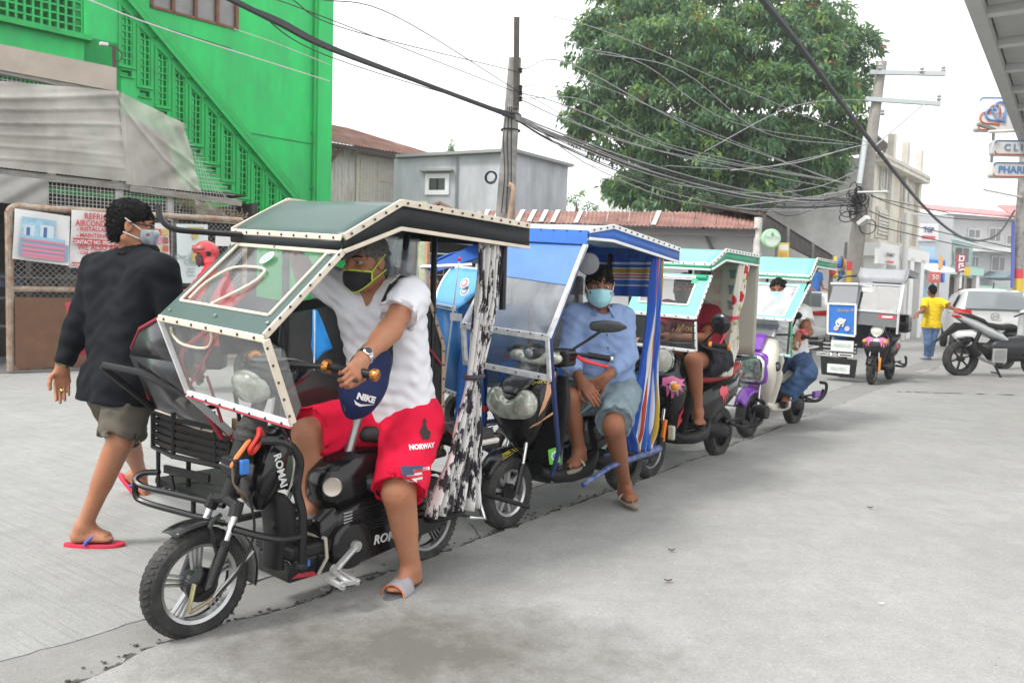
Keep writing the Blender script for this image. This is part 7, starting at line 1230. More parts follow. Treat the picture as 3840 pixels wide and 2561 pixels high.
VM2=Fr(gnd(3762,1386),R(20));tm2=thing('motorcycle','dark motorcycle mostly hidden behind the silver and black scooter','motorcycle',VM2);wheel(tm2,(0,0,.28),.28,.11,BLKM,spokes=6,style='thin',name='rear_wheel',rimr=.19);wheel(tm2,(1.25,0,.28),.28,.11,BLKM,spokes=6,style='thin',name='front_wheel',rimr=.19);obj('body_fairing',MB().loft([superring((x,0,z),(0,0,1),(0,1,0),a,b,2.5,18)for x,z,a,b in((-.1,.7,.02,.05),(.1,.68,.12,.12),(.5,.55,.15,.14),(.9,.55,.2,.15),(1.1,.75,.2,.14),(1.15,.95,.08,.1))]),BLK,tm2,60);obj('seat',MB().loft([superring((x,0,z),(0,0,1),(0,1,0),.05,b,2.6,16)for x,z,b in((-.1,.82,.06),(.1,.82,.12),(.5,.76,.13),(.62,.76,.08))]),BLKM,tm2,60);obj('handlebar',MB().tube([(.9,.33,1.0),(1.0,0,1.02),(.9,-.33,1.0)],.014,8),BLKM,tm2);obj('cap_on_bar',MB().ell((.86,-.2,1.12),(.13,.11,.1),14,8),BLKM,tm2)
def car(label,fr,paint,kind='sedan',L=4.4,lamp='wide',logo=False):
 t=thing('parked_car',label,'car',fr);W_=.88 if kind!='suv' else .92
 st_={'sedan':[(-2.2,.3,.85,.86,.78,.6),(-2.1,.24,.98,1.0,.86,.68),(-1.75,.22,1.03,1.05,.88,.66),(-1.1,.22,1.0,1.42,.88,.58),(-.2,.22,.97,1.5,.88,.6),(.6,.22,.95,1.4,.88,.6),(1.2,.22,.92,.97,.87,.68),(1.9,.24,.8,.84,.84,.65),(2.2,.3,.6,.62,.72,.55)],
  'suv':[(-2.15,.35,1.0,1.02,.82,.62),(-2.1,.3,1.08,1.12,.9,.68),(-1.95,.28,1.1,1.45,.92,.66),(-1.7,.28,1.1,1.64,.92,.66),(-.2,.28,1.05,1.69,.92,.68),(.6,.28,1.02,1.58,.92,.66),(1.1,.28,1.0,1.06,.9,.72),(1.9,.3,.9,.95,.86,.68),(2.2,.35,.7,.72,.74,.6)]}[kind]
 rings=[]
 for x,zb,zs,zr,w_,wr2 in st_:
  mid=(zb+zs)/2;half=[(0,zb),(w_*.75,zb),(w_*.97,zb+.1),(w_,mid),(w_*.985,zs-.05),(w_*.95,zs),(wr2+(w_-wr2)*.35,zs+(zr-zs)*.6),(wr2,zr-.03),(wr2*.7,zr),(0,zr+.01)]
  rings.append([(x,-y,z)for y,z in half]+[(x,y,z)for y,z in half[-2:0:-1]])
 mb=MB();mb.loft(rings);bo=obj('car_body',mb,paint,t,50,sub=1)
 GL=M('car_glass',(.2,.22,.23),.06,coat=.5)
 if kind=='suv':rw_=[(-2.135,-.66,1.13),(-2.135,.66,1.13),(-1.86,.58,1.56),(-1.86,-.58,1.56)]
 else:rw_=[(-1.76,-.62,1.06),(-1.76,.62,1.06),(-1.14,.52,1.40),(-1.14,-.52,1.40)]
 obj('rear_window',MB().slab([v3(*p)+v3(-.015,0,.012)for p in rw_],(-.01,0,.01)),GL,t,0)
 for e in(1,-1):
  sw_=[(-1.0,.845*e,1.06),(.5,.845*e,1.02),(.35,.68*e,1.38),(-.8,.66*e,1.42)]if kind=='sedan' else[(-1.75,.9*e,1.14),(.6,.9*e,1.1),(.45,.74*e,1.5),(-1.65,.73*e,1.56)]
  obj('side_window',MB().slab([v3(*p)+v3(0,.012*e,0)for p in sw_],(0,.01*e,.004)),GL,t,0)
  tl=obj('tail_light',MB().slab([v3(*p)for p in(((-2.14,.84*e,.86),(-2.2,.34*e,.86),(-2.2,.34*e,.95),(-2.05,.86*e,1.0))if kind=='sedan' else((-2.17,.9*e,1.02),(-2.19,.5*e,1.0),(-2.19,.52*e,1.1),(-2.06,.92*e,1.16)))],(-.03,0,0)),REDL,t,0)
  for x_ in(-1.35,1.35):w_=obj('wheel',MB().lathe([(.05,-.1),(.2,-.1),(.2,.1),(.05,.1)],(x_,(W_-.1)*e,.32),(0,1,0),24),ALU,t);obj('tyre',MB().torus((x_,(W_-.1)*e,.32),(0,1,0),.255,.075,28,8,1.2),RUB,w_)
  obj('wing_mirror',MB().ell((.65,(W_+.1)*e,1.08),(.07,.12,.08),12,8),paint,t)
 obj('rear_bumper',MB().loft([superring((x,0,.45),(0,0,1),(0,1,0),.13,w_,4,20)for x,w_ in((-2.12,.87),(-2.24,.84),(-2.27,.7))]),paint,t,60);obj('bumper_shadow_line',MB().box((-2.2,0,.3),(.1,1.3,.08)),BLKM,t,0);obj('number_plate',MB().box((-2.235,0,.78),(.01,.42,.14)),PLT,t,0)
 if logo:lg=obj('badge',MB().torus((-2.2,0,.97),(1,0,0),.085,.012,24,6),CHR,t);lg.scale=(1,1,1);mb=MB();mb.bar((-2.205,-.045,.93),(-2.205,-.03,1.01),.014,.014);mb.bar((-2.205,.045,1.01),(-2.205,.03,.93),.014,.014);mb.bar((-2.205,-.04,.96),(-2.205,.04,.98),.014,.014);obj('badge_letter',mb,CHR,lg);obj('roof_antenna',MB().cyl((-1.5,0,1.66),(-1.6,0,1.8),.012,n=6),BLKM,t)
 return t
def carfr(px,py,a):g=gnd(px,py);a=R(a);x=v3(math.sin(a),math.cos(a),0);o=g+x*2.2;return Fr(o,math.atan2(x[1],x[0]))
WP_=M('white_car_paint',(.82,.82,.81),.2,coat=.7);SP_=M('silver_car_paint',(.6,.61,.6),.22,metal=.2,coat=.6,var=.03)
car('white sedan with red tail lamps parked behind the mint canopies',carfr(2962,1308,30),WP_,'sedan')
car('silver hatchback seen from behind beyond the parked silver and black scooter',carfr(3722,1335,24),SP_,'suv',logo=True)
car('small white pickup far down the street past the man in yellow',carfr(3545,1170,30),WP_,'suv')
VF=veh(gnd(3412,1172),38);tf=thing('tricycle','small blue tricycle far down the street beside the white pickup','tricycle',VF);BLF=M('far_blue',(.03,.16,.5),.45)
obj('cab_body',MB().loft([superring((x,0,1.15),(0,0,1),(0,1,0),.45,.55,6,16)for x in(-.3,-1.5)]),BLF,tf,40);obj('roof',MB().box((-.9,0,1.68),(1.5,1.25,.1)),M('far_canvas',(.5,.52,.45),.6),tf,bevel=.03);obj('number_plate',MB().box((-.29,0,1.35),(.01,.5,.2)),M('plate_green',(.4,.5,.35),.5),tf,0);obj('bumper',MB().tube([(-.2,-.6,.72),(-.2,.6,.72)],.09,10),BLF,tf);obj('front_frame',MB().box((-.3,0,.45),(.1,1.0,.3)),BLKM,tf)
for y_ in(-.45,.45):obj('headlight',MB().cyl((-.24,y_,.55),(-.15,y_,.55),.08,n=12),M('yellow_lamp',(.7,.65,.1),.3),tf)
wheel(tf,(-.3,.4,.22),.22,.1,BLKM,tread=False,name='front_wheel');wheel(tf,(-1.3,-.5,.22),.22,.1,BLKM,tread=False,name='rear_wheel')
def WJ(d):return{k:at(*p)for k,p in d.items()}
Jw=WJ(dict(head=(498,850,3.85),neck=(512,958,3.87),shR=(605,1015,3.72),shL=(370,1010,4.0),elL=(300,1215,3.95),elR=(655,1190,3.72),wrL=(235,1372,3.9),wrR=(690,1370,3.98),hip=(450,1440,3.85),hpL=(415,1450,3.93),hpR=(490,1450,3.78),knR=(450,1655,3.72),knL=(478,1640,4.2),anR=(315,1938,3.78),anL=(525,1822,4.75)))
Jw['anR'][2]=.1;Jw['anL'][2]=.125
pw,J,ax=person('barefaced man in black jacket and grey shorts walking past the fence in red flip flops',Fr((0,0),0),(Jw['anR'][0],Jw['anR'][1],0),Jw,SK1,(.93,.35,-.12),.0085,hands=dict(L=((-.1,.1,-1),(.5,-.7,.2),.35,.3),R=((.5,.5,-.5),(-.6,.5,0),.6,.5)),feet=dict(R=((.93,.1,0),(0,0,1)),L=((.75,-.1,-.65),(.6,0,.75))),sx=.98)
NVJ=cloth('black_jacket',(.005,.0065,.0095),.2,bump=.3);sj=shirt(pw,J,NVJ,.97,.028,.0085,hem=-.09,long=True,wr=.0042,wf=13,belly=.03,neck=.066,hemdrop=.32)
up_,sd_,fw_=dirs(J);obj('collar',MB().loft([[J['neck']+up_*h_+fw_*(.012+(.068+e)*math.cos(t))+sd_*(.066+e)*math.sin(t)for t in np.linspace(0,6.283,20,endpoint=False)]for h_,e in((-.005,.018),(.035,.008),(.06,.006),(.04,.022),(.0,.03))],False),NVJ,sj,180)
shorts(pw,J,cloth('khaki_grey_shorts',(.115,.1,.08),.12),.95,.012,.035,.0085,.004,waist=.0);hairpiece(pw,J['head'],*ax,HAIRB,front=.06,h=.006)
maskpiece(pw,J['head'],*ax,M('mask_print',(.4,.45,.5),.7,var=.6,scale=20),None,top=-.0,bot=-.1,loops=WHTP);f_,s_,u_=ax;mb=MB()
for e in(1,-1):mb.tube([J['head']+f_*.092+s_*.01*e+u_*.012,J['head']+f_*.085+s_*.062*e+u_*.014,J['head']-f_*.01+s_*.092*e+u_*.012],.003,6)
obj('spectacles',mb,BLKM,pw)
RDS=M('red_rubber_sole',(.55,.02,.05),.6);BLS=M('blue_strap',(.06,.12,.5),.6);slipper(pw,J['anR'],(.93,.1,0),(0,0,1),RDS,BLS,'thong',1.05,.024);slipper(pw,J['anL'],(.75,-.1,-.65),(.6,0,.75),RDS,BLS,'thong',1.05,.024)
d=nrm(J['wrL']-J['elL']);obj('wristwatch',MB().torus(J['wrL']-d*.01,d,.029,.009,22,6,1.6),M('watch_gold',(.3,.26,.15),.3,metal=.8),pw);obj('finger_ring',MB().torus(J['wrL']+v3(.015,-.03,-.115),(0,.1,1),.0105,.003,14,6),M('gold',(.6,.4,.1),.2,metal=1),pw)
bk=thing('folder','red edged paper folder tucked under the arm of the man in the black jacket','folder',Fr((0,0),0),at(330,1270,3.72));c_=[at(243,1135,4.12),at(345,1118,4.16),at(365,1310,4.16),at(285,1340,4.1)];obj('cover',MB().slab(c_,(.006,.01,0)),M('folder_red',(.5,.06,.08),.6),bk,0);obj('paper',MB().slab([lp(c_,u,v)+v3(.0,-.004,0)for u,v in((.18,.1),(.97,.1),(.97,.82),(.18,.82))],(0,-.003,0)),M('paper_print',(.5,.52,.42),.7,var=.4,scale=40),bk,0)
VH=Fr(at(770,1420,9.3)*np.array([1,1,0]),math.atan2(-.12,-1));th_=thing('motorcycle','dark motorcycle ridden past by the rider in the red helmet','motorcycle',VH)
wheel(th_,(.65,0,.28),.28,.09,BLKM,spokes=6,style='thin',name='front_wheel',rimr=.2);wheel(th_,(-.6,0,.28),.28,.1,BLKM,spokes=6,style='thin',name='rear_wheel',rimr=.2);obj('tank_body',MB().loft([superring((x,0,z),(0,0,1),(0,1,0),a,b,2.5,18)for x,z,a,b in((-.75,.75,.03,.06),(-.5,.68,.1,.12),(0,.6,.17,.13),(.3,.72,.2,.14),(.45,.85,.1,.1))]),REDF,th_,60);obj('seat',MB().loft([superring((x,0,.79),(0,0,1),(0,1,0),.05,b,2.6,16)for x,b in((-.75,.07),(-.5,.13),(0,.14),(.12,.08))]),BLKM,th_,60);obj('handlebar',MB().tube([(.32,.36,1.02),(.42,0,1.03),(.32,-.36,1.02)],.014,8),BLKM,th_);obj('engine',MB().box((0,0,.4),(.45,.26,.28)),BLKM,th_,bevel=.04)
for e in(1,-1):obj('fork_leg',MB().tube([(.65,.08*e,.28),(.45,.08*e,.98)],.022,8),ALU,th_);mirror(th_,(.33,.28*e,1.03),(.3,.36*e,1.2),(.02,.06,.04),BLKM)
Jh={k:VH.w(p)for k,p in dict(head=(-.0,0,1.57),neck=(-.08,0,1.43),shL=(-.1,.19,1.39),shR=(-.1,-.19,1.39),elL=(.1,.3,1.12),elR=(.1,-.3,1.12),wrL=(.3,.33,1.04),wrR=(.3,-.33,1.04),hip=(-.3,0,.88),hpL=(-.28,.1,.88),hpR=(-.28,-.1,.88),knL=(.12,.2,.72),knR=(.12,-.2,.72),anL=(.0,.2,.32),anR=(.0,-.2,.32)).items()}
ph,J,ax=person('rider in a red helmet and red jacket passing between the fence and the black canopy',Fr((0,0),0),VH.w((0,.2,.2)),Jh,SK2,nrm(VH.x+v3(.1,-.5,-.05)),.011,hands=dict(L=(VH.x,(0,0,-1),1.,.6),R=(VH.x,(0,0,-1),1.,.6)),feet=dict(L=(VH.x,(0,0,1)),R=(VH.x,(0,0,1))))
shirt(ph,J,cloth('red_jacket',(.55,.03,.04),.1),.95,.03,.01,hem=-.06,long=True,wr=.006,belly=.02);shorts(ph,J,cloth('dark_trousers',(.02,.022,.03),.2),1.95,.022,.04,.011,name='trousers');f_,s_,u_=ax
S=SDF();c=J['head'];Mx=np.stack([f_,s_,u_],1);S.ell(c+u_*.045-f_*.005,(.145,.13,.13),.02,Mx);S.cap(c-u_*.08+s_*.085-f_*.02,c-u_*.08-s_*.085-f_*.02,.065,.065,.05);S.box(c+f_*.15-u_*.035,(.1,.095,.068),.03,Mx,.02,-1);S.box(c-u_*.2+f_*.03,(.2,.2,.08),.02,Mx,.02,-1);mb=MB();S.mesh(.008,mb);hm=obj('helmet',mb,M('helmet_red',(.55,.02,.03),.18,coat=.7),ph,180)
obj('visor_hinge',MB().lathe([(.03,0),(.026,.015)],c+s_*.128+u_*.02,s_,14),BLKM,hm);obj('visor',MB().sheet([[c+f_*.15*math.cos(a)*q_+s_*.14*math.sin(a)*q_+u_*z for a in np.linspace(-1.25,1.25,15)]for z,q_ in((.065,1.02),(.09,1.0),(.12,.93))]),M('visor_tint',(.35,.08,.08),.1),hm,180,solid=.003);maskpiece(ph,c,f_,s_,u_,M('mask_floral',(.06,.03,.04),.8,var=.9,scale=26),None,top=.005,bot=-.13)
Jy=WJ(dict(head=(3495,1090,17.6),neck=(3500,1118,17.6),shR=(3530,1132,17.5),shL=(3470,1130,17.7),elR=(3563,1152,17.3),elL=(3462,1165,17.4),wrR=(3580,1160,17.1),wrL=(3438,1178,17.2),hip=(3492,1220,17.6),hpL=(3478,1224,17.6),hpR=(3506,1224,17.6),knL=(3480,1284,17.55),knR=(3494,1282,17.6),anL=(3480,1336,17.75),anR=(3484,1336,17.7)))
for k in('L','R'):Jy['an'+k][2]=.09
py_,J,ax=person('man in yellow shirt and blue jeans standing with his back turned in the street',Fr((0,0),0),(Jy['anL'][0],Jy['anL'][1],0),Jy,SK2,(-.1,1,0),.013,hands=dict(L=((-.5,-.5,-.3),(0,.3,-1),.3,.3),R=((.4,-.6,-.4),(0,0,-1),.3,.3)),parts=False)
shirt(py_,J,cloth('yellow_shirt',(.72,.5,.02),.06),.8,.02,.012,hem=-.06,wr=.005,loose=.03,hemdrop=.08);shorts(py_,J,cloth('light_jeans',(.12,.19,.34),.2),1.97,.015,.035,.012,name='jeans');hairpiece(py_,J['head'],*ax,HAIRB,h=.009)
for k,x in(('L',-.02),('R',.02)):obj('shoe',MB().loft([superring(J['an'+k]+v3(-x_*.8-.03,-x_*.2,z-.05),(0,0,1),(.2,-1,0),a,b,3,12)for x_,z,a,b in((-.1,0,.03,.03),(-.05,.01,.05,.045),(.1,-.0,.04,.05),(.2,-.01,.02,.03))]),M('shoe_grey',(.25,.27,.35),.6),py_,60)
def bystander(label,px,py,Y,hpx,top,bot,skin=SK2,face=(0,-1,0),seated=False,legs=True):
 """far person: head top at (px, py), standing height hpx metres"""
 g=at(px,py,Y);z0=max(0,g[2]-hpx);k=hpx/1.68;o=v3(g[0],g[1],z0);f=nrm(face);s=v3(-f[1],f[0],0);P=lambda a,b,c:o+f*a*k+s*b*k+v3(0,0,c*k)
 Jb=dict(head=P(.02,0,1.57),neck=P(0,0,1.42),shL=P(0,.18,1.37),shR=P(0,-.18,1.37),elL=P(.02,.25,1.1),elR=P(.02,-.25,1.1),wrL=P(.18,.2,.95),wrR=P(.15,-.2,.93),hip=P(0,0,.9),hpL=P(0,.09,.88),hpR=P(0,-.09,.88),knL=P(.03,.1,.48),knR=P(.0,-.1,.48),anL=P(0,.1,.09),anR=P(-.02,-.1,.09))
 t,J,ax=person(label,Fr((0,0),0),tuple(o),Jb,skin,f,.016,hands=dict(L=(f,(0,0,-1),.4,.3),R=(f,(0,0,-1),.4,.3)),parts=False);shirt(t,J,top,.7,.02,.015,hem=-.04,wr=.004);shorts(t,J,bot,1.95,.018,.035,.015,name='trousers');hairpiece(t,J['head'],*ax,HAIRB,h=.012);return t
DKT=cloth('dark_trousers',(.02,.022,.03),.2)
bystander('far person in a blue basketball shirt beside the far white pickup',3602,1085,27,1.62,cloth('blue_top',(.05,.1,.5),.2),DKT)
bystander('woman in a yellow flowered top in the shade between the black and blue canopies',1622,1030,11.5,1.4,cloth('floral_top',(.42,.3,.12),.7),DKT,face=(.5,-1,0))
bystander('person in a blue shirt and cap under the dark stall eave behind the mint canopies',3057,990,23,1.62,cloth('blue_shirt_far',(.04,.14,.4),.2),DKT,face=(.4,-1,0))
ROOFR=M('rust_roof',(.2,.088,.07),.75,var=.25,scale=3,dirt=(.36,.2,.16),dscale=2,damt=.5)
def corr(mb,P,n,amp,ax):
 """corrugated sheet over the four corners P, ridges running from P0 to P3"""
 P=[v3(*p)for p in P];ax=v3(*ax);G=[]
 for v in np.linspace(0,1,3):G.append([lp(P,u,v)+ax*amp*math.sin(2*math.pi*n*u)for u in np.linspace(0,1,n*4+1)])
 mb.sheet(G);return mb
CONC=M('grey_concrete_wall',(.47,.49,.52),.85,var=.14,scale=1.3,dirt=(.3,.31,.31),dscale=.9,damt=.4,bump=.2,bscale=20,stretch=(1.4,1.4,.4))
TH_=FN;th=thing('tin_house','two storey house clad in weathered tin with a rusty red roof','house',FN,(8,5,0))
TIN=M('weathered_tin',(.62,.61,.58),.65,var=.2,scale=3,dirt=(.34,.26,.2),dscale=2.2,damt=.35,stretch=(5,5,.5),metal=.1)
zt=4.62;mb=MB();corr(mb,[(7.3,5,zt),(10.55,5,zt),(10.55,5,0),(7.3,5,0)],34,.018,(0,1,0));corr(mb,[(10.55,5,zt),(10.55,9,zt),(10.55,9,0),(10.55,5,0)],30,.018,(1,0,0));obj('wall',mb,TIN,th,180)
ze=4.58;rf=[(7.3,4.45,ze),(11.75,4.45,ze+.02),(9.6,6.9,5.5),(7.3,6.9,5.5)];mb=MB();corr(mb,[rf[3],rf[2],rf[1],rf[0]],44,.02,(0,.2,1));ro=obj('roof',mb,ROOFR,th,180);mb=MB();corr(mb,[(9.6,6.9,5.5),(9.6,7,5.5),(11.75,9,ze),(11.75,4.45,ze+.02)],30,.02,(.2,0,1));obj('roof',mb,ROOFR,th,180);obj('eave_board',MB().bar((7.3,4.5,ze-.06),(11.6,4.5,ze-.04),.06,.09),M('eave_dark',(.06,.045,.04),.8),th,0);obj('brace',MB().bar((7.9,4.6,4.45),(7.4,4.98,3.6),.05,.08),M('brace_rust',(.2,.09,.06),.8),th,0);obj('corner_post',MB().box((10.56,4.98,2.3),(.06,.06,4.6)),M('post_dark',(.12,.12,.11),.8),th,0)
a_,b_=FN.Y(1342,590,5)[0],FN.Y(1472,612,5)[0];z0,z1=FN.Y(1340,755,5)[2],FN.Y(1345,592,5)[2];CRW=M('cream_window_frame',(.55,.5,.43),.7,var=.12,scale=8);w_=obj('window',MB().box(((a_+b_)/2,4.95,(z0+z1)/2),(b_-a_+.16,.04,z1-z0+.14)),CRW,th,0)
for i in range(2):
 for j in range(2):
  c=(a_+(b_-a_)*(.25+.5*i),z0+(z1-z0)*(.25+.5*j));hw,hh=(b_-a_)*.22,(z1-z0)*.22;obj('pane',MB().box((c[0],4.925,c[1]),(hw*2,.012,hh*2)),M('capiz_shell',(.5,.49,.45),.4,var=.12,scale=20),w_,0);mb=MB()
  for k in range(6):mb.box((c[0]-hw+hw*2*k/5,4.915,c[1]),(.02,.012,hh*2));mb.box((c[0],4.915,c[1]-hh+hh*2*k/5),(hw*2,.012,.02))
  obj('pane_lattice',mb,CRW,w_,0,kind='stuff')
obj('window_hood',MB().box(((a_+b_)/2,4.88,z1+.14),(b_-a_+.3,.2,.04)),CRW,th,0)
GH=Fr(at(1905,1040,19)*v3(1,1,0),R(-16));gh=thing('concrete_house','plain grey rendered house with a small white framed window beside the tin house','house',GH)
zr1=GH.Y(1905,573,0)[2];xl_=GH.Y(1550,600,0)[0];zr0=GH.Y(1600,587,0)[2];RS=wallfr(GH.o,33);xr_=RS.Y(2130,627,0)[0];zrr=RS.Y(2130,627,0)[2];CR2=RS.w((xr_,0,zrr));r2=GH.loc(CR2)
wx0,wx1=GH.Y(1603,700,0)[0],GH.Y(1678,700,0)[0];wz0_,wz1_=GH.Y(1640,722,0)[2],GH.Y(1640,662,0)[2]
mb=MB();mb.prism([(xl_-.5,0),(0,0),(0,zr1),(xl_-.5,zr0-.05)],0,.2);mb.add([(0,0,0),(0,0,zr1),(r2[0],r2[1],zrr),(r2[0],r2[1],0)],[(0,1,2,3)]);obj('wall',mb,CONC,gh,0)
mb=MB();mb.bar((xl_-.4,-.02,zr0-.0),(.05,-.02,zr1+.04),.3,.07);mb.bar((0.02,0,zr1+.04),(r2[0]+.05,r2[1],zrr+.03),.25,.07);obj('parapet',mb,M('parapet_grey',(.3,.31,.3),.85),gh,0);obj('wall_pipe',MB().tube([(GH.Y(1716,600)[0],-.04,0),(GH.Y(1716,600)[0],-.04,zr1-.1)],.025,6),M('pipe_grey',(.2,.21,.22),.7),gh)
wo=obj('window',MB().add([(x_,-.02,z_)for x_,z_ in((wx0-.05,wz0_-.06),(wx1+.05,wz0_-.06),(wx1+.05,wz1_+.06),(wx0-.05,wz1_+.06),(wx0+.05,wz0_+.05),(wx1-.05,wz0_+.05),(wx1-.05,wz1_-.05),(wx0+.05,wz1_-.05))],[(0,1,5,4),(1,2,6,5),(2,3,7,6),(3,0,4,7)]),M('window_white',(.72,.72,.72),.5),gh,0,solid=.05);obj('pane',MB().box(((wx0+wx1)/2,-.005,(wz0_+wz1_)/2),(wx1-wx0-.1,.01,wz1_-wz0_-.1)),M('dark_pane',(.05,.055,.06),.15),wo,0);obj('mullion',MB().box(((wx0+wx1)/2,-.02,(wz0_+wz1_)/2),(.03,.02,wz1_-wz0_-.1)),BLKM,wo,0);obj('window_hood',MB().box(((wx0+wx1)/2,-.1,wz1_+.13),(wx1-wx0+.3,.2,.05)),bpy.data.materials['parapet_grey'],gh,0)
sg=thing('gabled_shed','small pinkish gabled shed roof in front of the grey rendered house','shed',Fr(at(1650,1040,17)*v3(1,1,0),0));zs=at(1645,762,17)[2];zl=at(1560,800,17)[2];obj('wall',MB().prism([(-.6,0),(.55,0),(.55,zl-.15),(-.03,zs-.06),(-.6,zl-.15)],0,2),M('shed_pink',(.5,.4,.36),.8,var=.2),sg,0);mb=MB();mb.bar((-.03,-.05,zs),(-.75,-.05,zl-.12),.3,.05);mb.bar((-.03,-.05,zs),(.68,-.05,zl-.12),.3,.05);obj('roof',mb,ROOFR,sg,0)
ST=Fr(at(1790,1050,14.2)*v3(1,1,0),R(-4));stl=thing('market_stall','long low market stall with a rusty red and white metal roof behind the canopies','stall',ST)
s0,s1=ST.Y(1790,830,0),ST.Y(2850,858,0);e0=ST.Y(1800,790,1.6);e1_=ST.Y(2860,797,1.6);ns=13
for i in range(ns):
 u0,u1=i/ns,(i+1)/ns-.002;P=[v3(*e0),v3(*e1_),v3(s1[0],0,s1[2]),v3(s0[0],0,s0[2])];mb=MB();corr(mb,[lp(P,u0,0),lp(P,u1,0),lp(P,u1,1),lp(P,u0,1)],5,.012,(0,0,1));obj('roof_sheet',mb,ROOFR,stl,180)
for i in range(9):
 u=.01+i*.042 if i<7 else(.345,.62)[i-7];wdt=.016;P=[v3(*e0),v3(*e1_),v3(s1[0],0,s1[2]),v3(s0[0],0,s0[2])];k=v3(0,-.01,.02);obj('white_streak',MB().slab([lp(P,u+.012,0)+k,lp(P,u+wdt+.012,0)+k,lp(P,u+wdt,1)+k,lp(P,u,1)+k],(0,0,.004)),M('flaked_white',(.6,.58,.55),.8,var=.2,scale=8),stl,0)
LW=M('stall_wall',(.52,.52,.51),.8,var=.12,scale=1.5);xr2=ST.Y(2835,900,.5)[0];x2=ST.Y(1780,900,.5)[0];xw=ST.Y(1950,900,.5)[0]
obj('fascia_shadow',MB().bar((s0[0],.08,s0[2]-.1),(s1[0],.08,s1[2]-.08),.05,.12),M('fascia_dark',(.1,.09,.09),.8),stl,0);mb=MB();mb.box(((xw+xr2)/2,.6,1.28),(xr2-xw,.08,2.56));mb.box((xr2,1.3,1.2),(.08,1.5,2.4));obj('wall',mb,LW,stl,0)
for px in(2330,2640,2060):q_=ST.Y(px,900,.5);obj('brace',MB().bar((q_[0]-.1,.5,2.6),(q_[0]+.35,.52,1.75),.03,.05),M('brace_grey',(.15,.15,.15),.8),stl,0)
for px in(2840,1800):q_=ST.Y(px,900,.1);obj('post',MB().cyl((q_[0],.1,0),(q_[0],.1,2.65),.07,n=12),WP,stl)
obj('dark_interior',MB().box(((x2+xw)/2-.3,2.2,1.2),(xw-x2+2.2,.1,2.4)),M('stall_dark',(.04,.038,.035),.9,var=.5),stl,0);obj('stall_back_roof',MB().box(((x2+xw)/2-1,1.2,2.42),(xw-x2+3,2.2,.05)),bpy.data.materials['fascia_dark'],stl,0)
g0=at(1584,900,10.6);mk=thing('gate_post','green and white painted post with an orange pipe behind the black canopy','post',Fr((g0[0],10.6),0));obj('column',MB().box((0,0,1.2),(.12,.12,2.4)),M('pale_green',(.4,.45,.3),.8,var=.3,scale=10),mk,0);obj('orange_pipe',MB().tube([(.1,-.1,0),(.08,-.1,1.85),(.14,-.1,1.93),(.3,-.1,1.95)],.03,8),M('orange_pipe',(.45,.22,.13),.6),mk);mb=MB();mb.tube([(.12,-.14,1.72),(.55,-.14,1.72),(.55,-.14,.1)],.015,6);wmesh(mb,.12,.55,.1,1.7,-.14,.09,.003);obj('mesh_panel',mb,M('mesh_grey',(.3,.31,.31),.6,metal=.3),mk,0,kind='stuff')
ev=thing('stall_awning','dark sloping awning on the side of the market stall','awning',Fr((0,0),0),at(2980,1090,16)*v3(1,1,0));A0,A1=at(2872,802,14.2),at(3130,962,19.5);obj('awning_sheet',MB().slab([A0,A1,A1+v3(-1.6,1.4,.75),A0+v3(-.9,1.2,.3)],(0,0,-.05)),M('awning_dark',(.07,.06,.055),.85,var=.4,scale=5),ev,0);obj('awning_front',MB().slab([A0,A1,A1-v3(0,0,.3),A0-v3(0,0,.34)],(-.05,.03,0)),bpy.data.materials['awning_dark'],ev,0)
for u in(.25,.6,.95):q_=A0+(A1-A0)*u;obj('post',MB().cyl((q_[0],q_[1],0),q_,.05,n=8),GREYW,ev)
sgn=thing('shop_sign','round pale green lozenge sign hanging at the end of the rusty stall roof','sign',Fr((0,0),0),at(2890,895,13.9));c=at(2890,896,13.9);mb=MB();mb.lathe([(.0,-.06),(.15,-.06),(.17,-.03),(.17,.03),(.15,.06),(0,.06)],c,(.1,-1,0),30);sb_o=obj('sign_box',mb,M('sign_green',(.35,.62,.38),.4),sgn);mb=MB();mb.lathe([(.0,.062),(.13,.062),(.13,.066),(0,.066)],c,(.1,-1,0),26);obj('sign_face',mb,M('sign_pale',(.6,.68,.58),.4),sb_o);text('lettering',"Susan's Tea",.052,M('sign_ink_green',(.1,.4,.2),.4),sb_o,c+v3(0,-.08,.02),(1,.1,0),(0,0,1),'CENTER',.001);obj('drop_emblem',MB().ell(c+v3(.005,-.07,.075),(.028,.006,.034),12,8),MATS['sign_ink_green'],sb_o)
c=at(2937,942,14.5);sy=thing('shop_sign','small yellow and orange vertical sign beside the green round sign','sign',Fr((0,0),0),c);bo_=obj('board',MB().box(c,(.2,.03,.3)),M('sign_yellow',(.65,.5,.12),.5),sy,0);[obj('print_stripe',MB().box(c+v3(-.06+.03*i_,-.018,-.08),(.016,.004,.1)),M('stripe_orange',(.65,.25,.05),.5),bo_,0)for i_ in range(5)];obj('print_panel',MB().box(c+v3(0,-.017,.06),(.16,.004,.1)),M('sign_white',(.7,.7,.65),.5),bo_,0);obj('pole',MB().cyl(v3(c[0]-.12,c[1]+.02,0),c+v3(-.12,.02,.2),.02,n=8),GREYW,sy)
r=random.Random(12);HG=[(.55,.04,.05),(.6,.45,.04),(.04,.14,.5),(.05,.05,.06),(.5,.2,.05)]
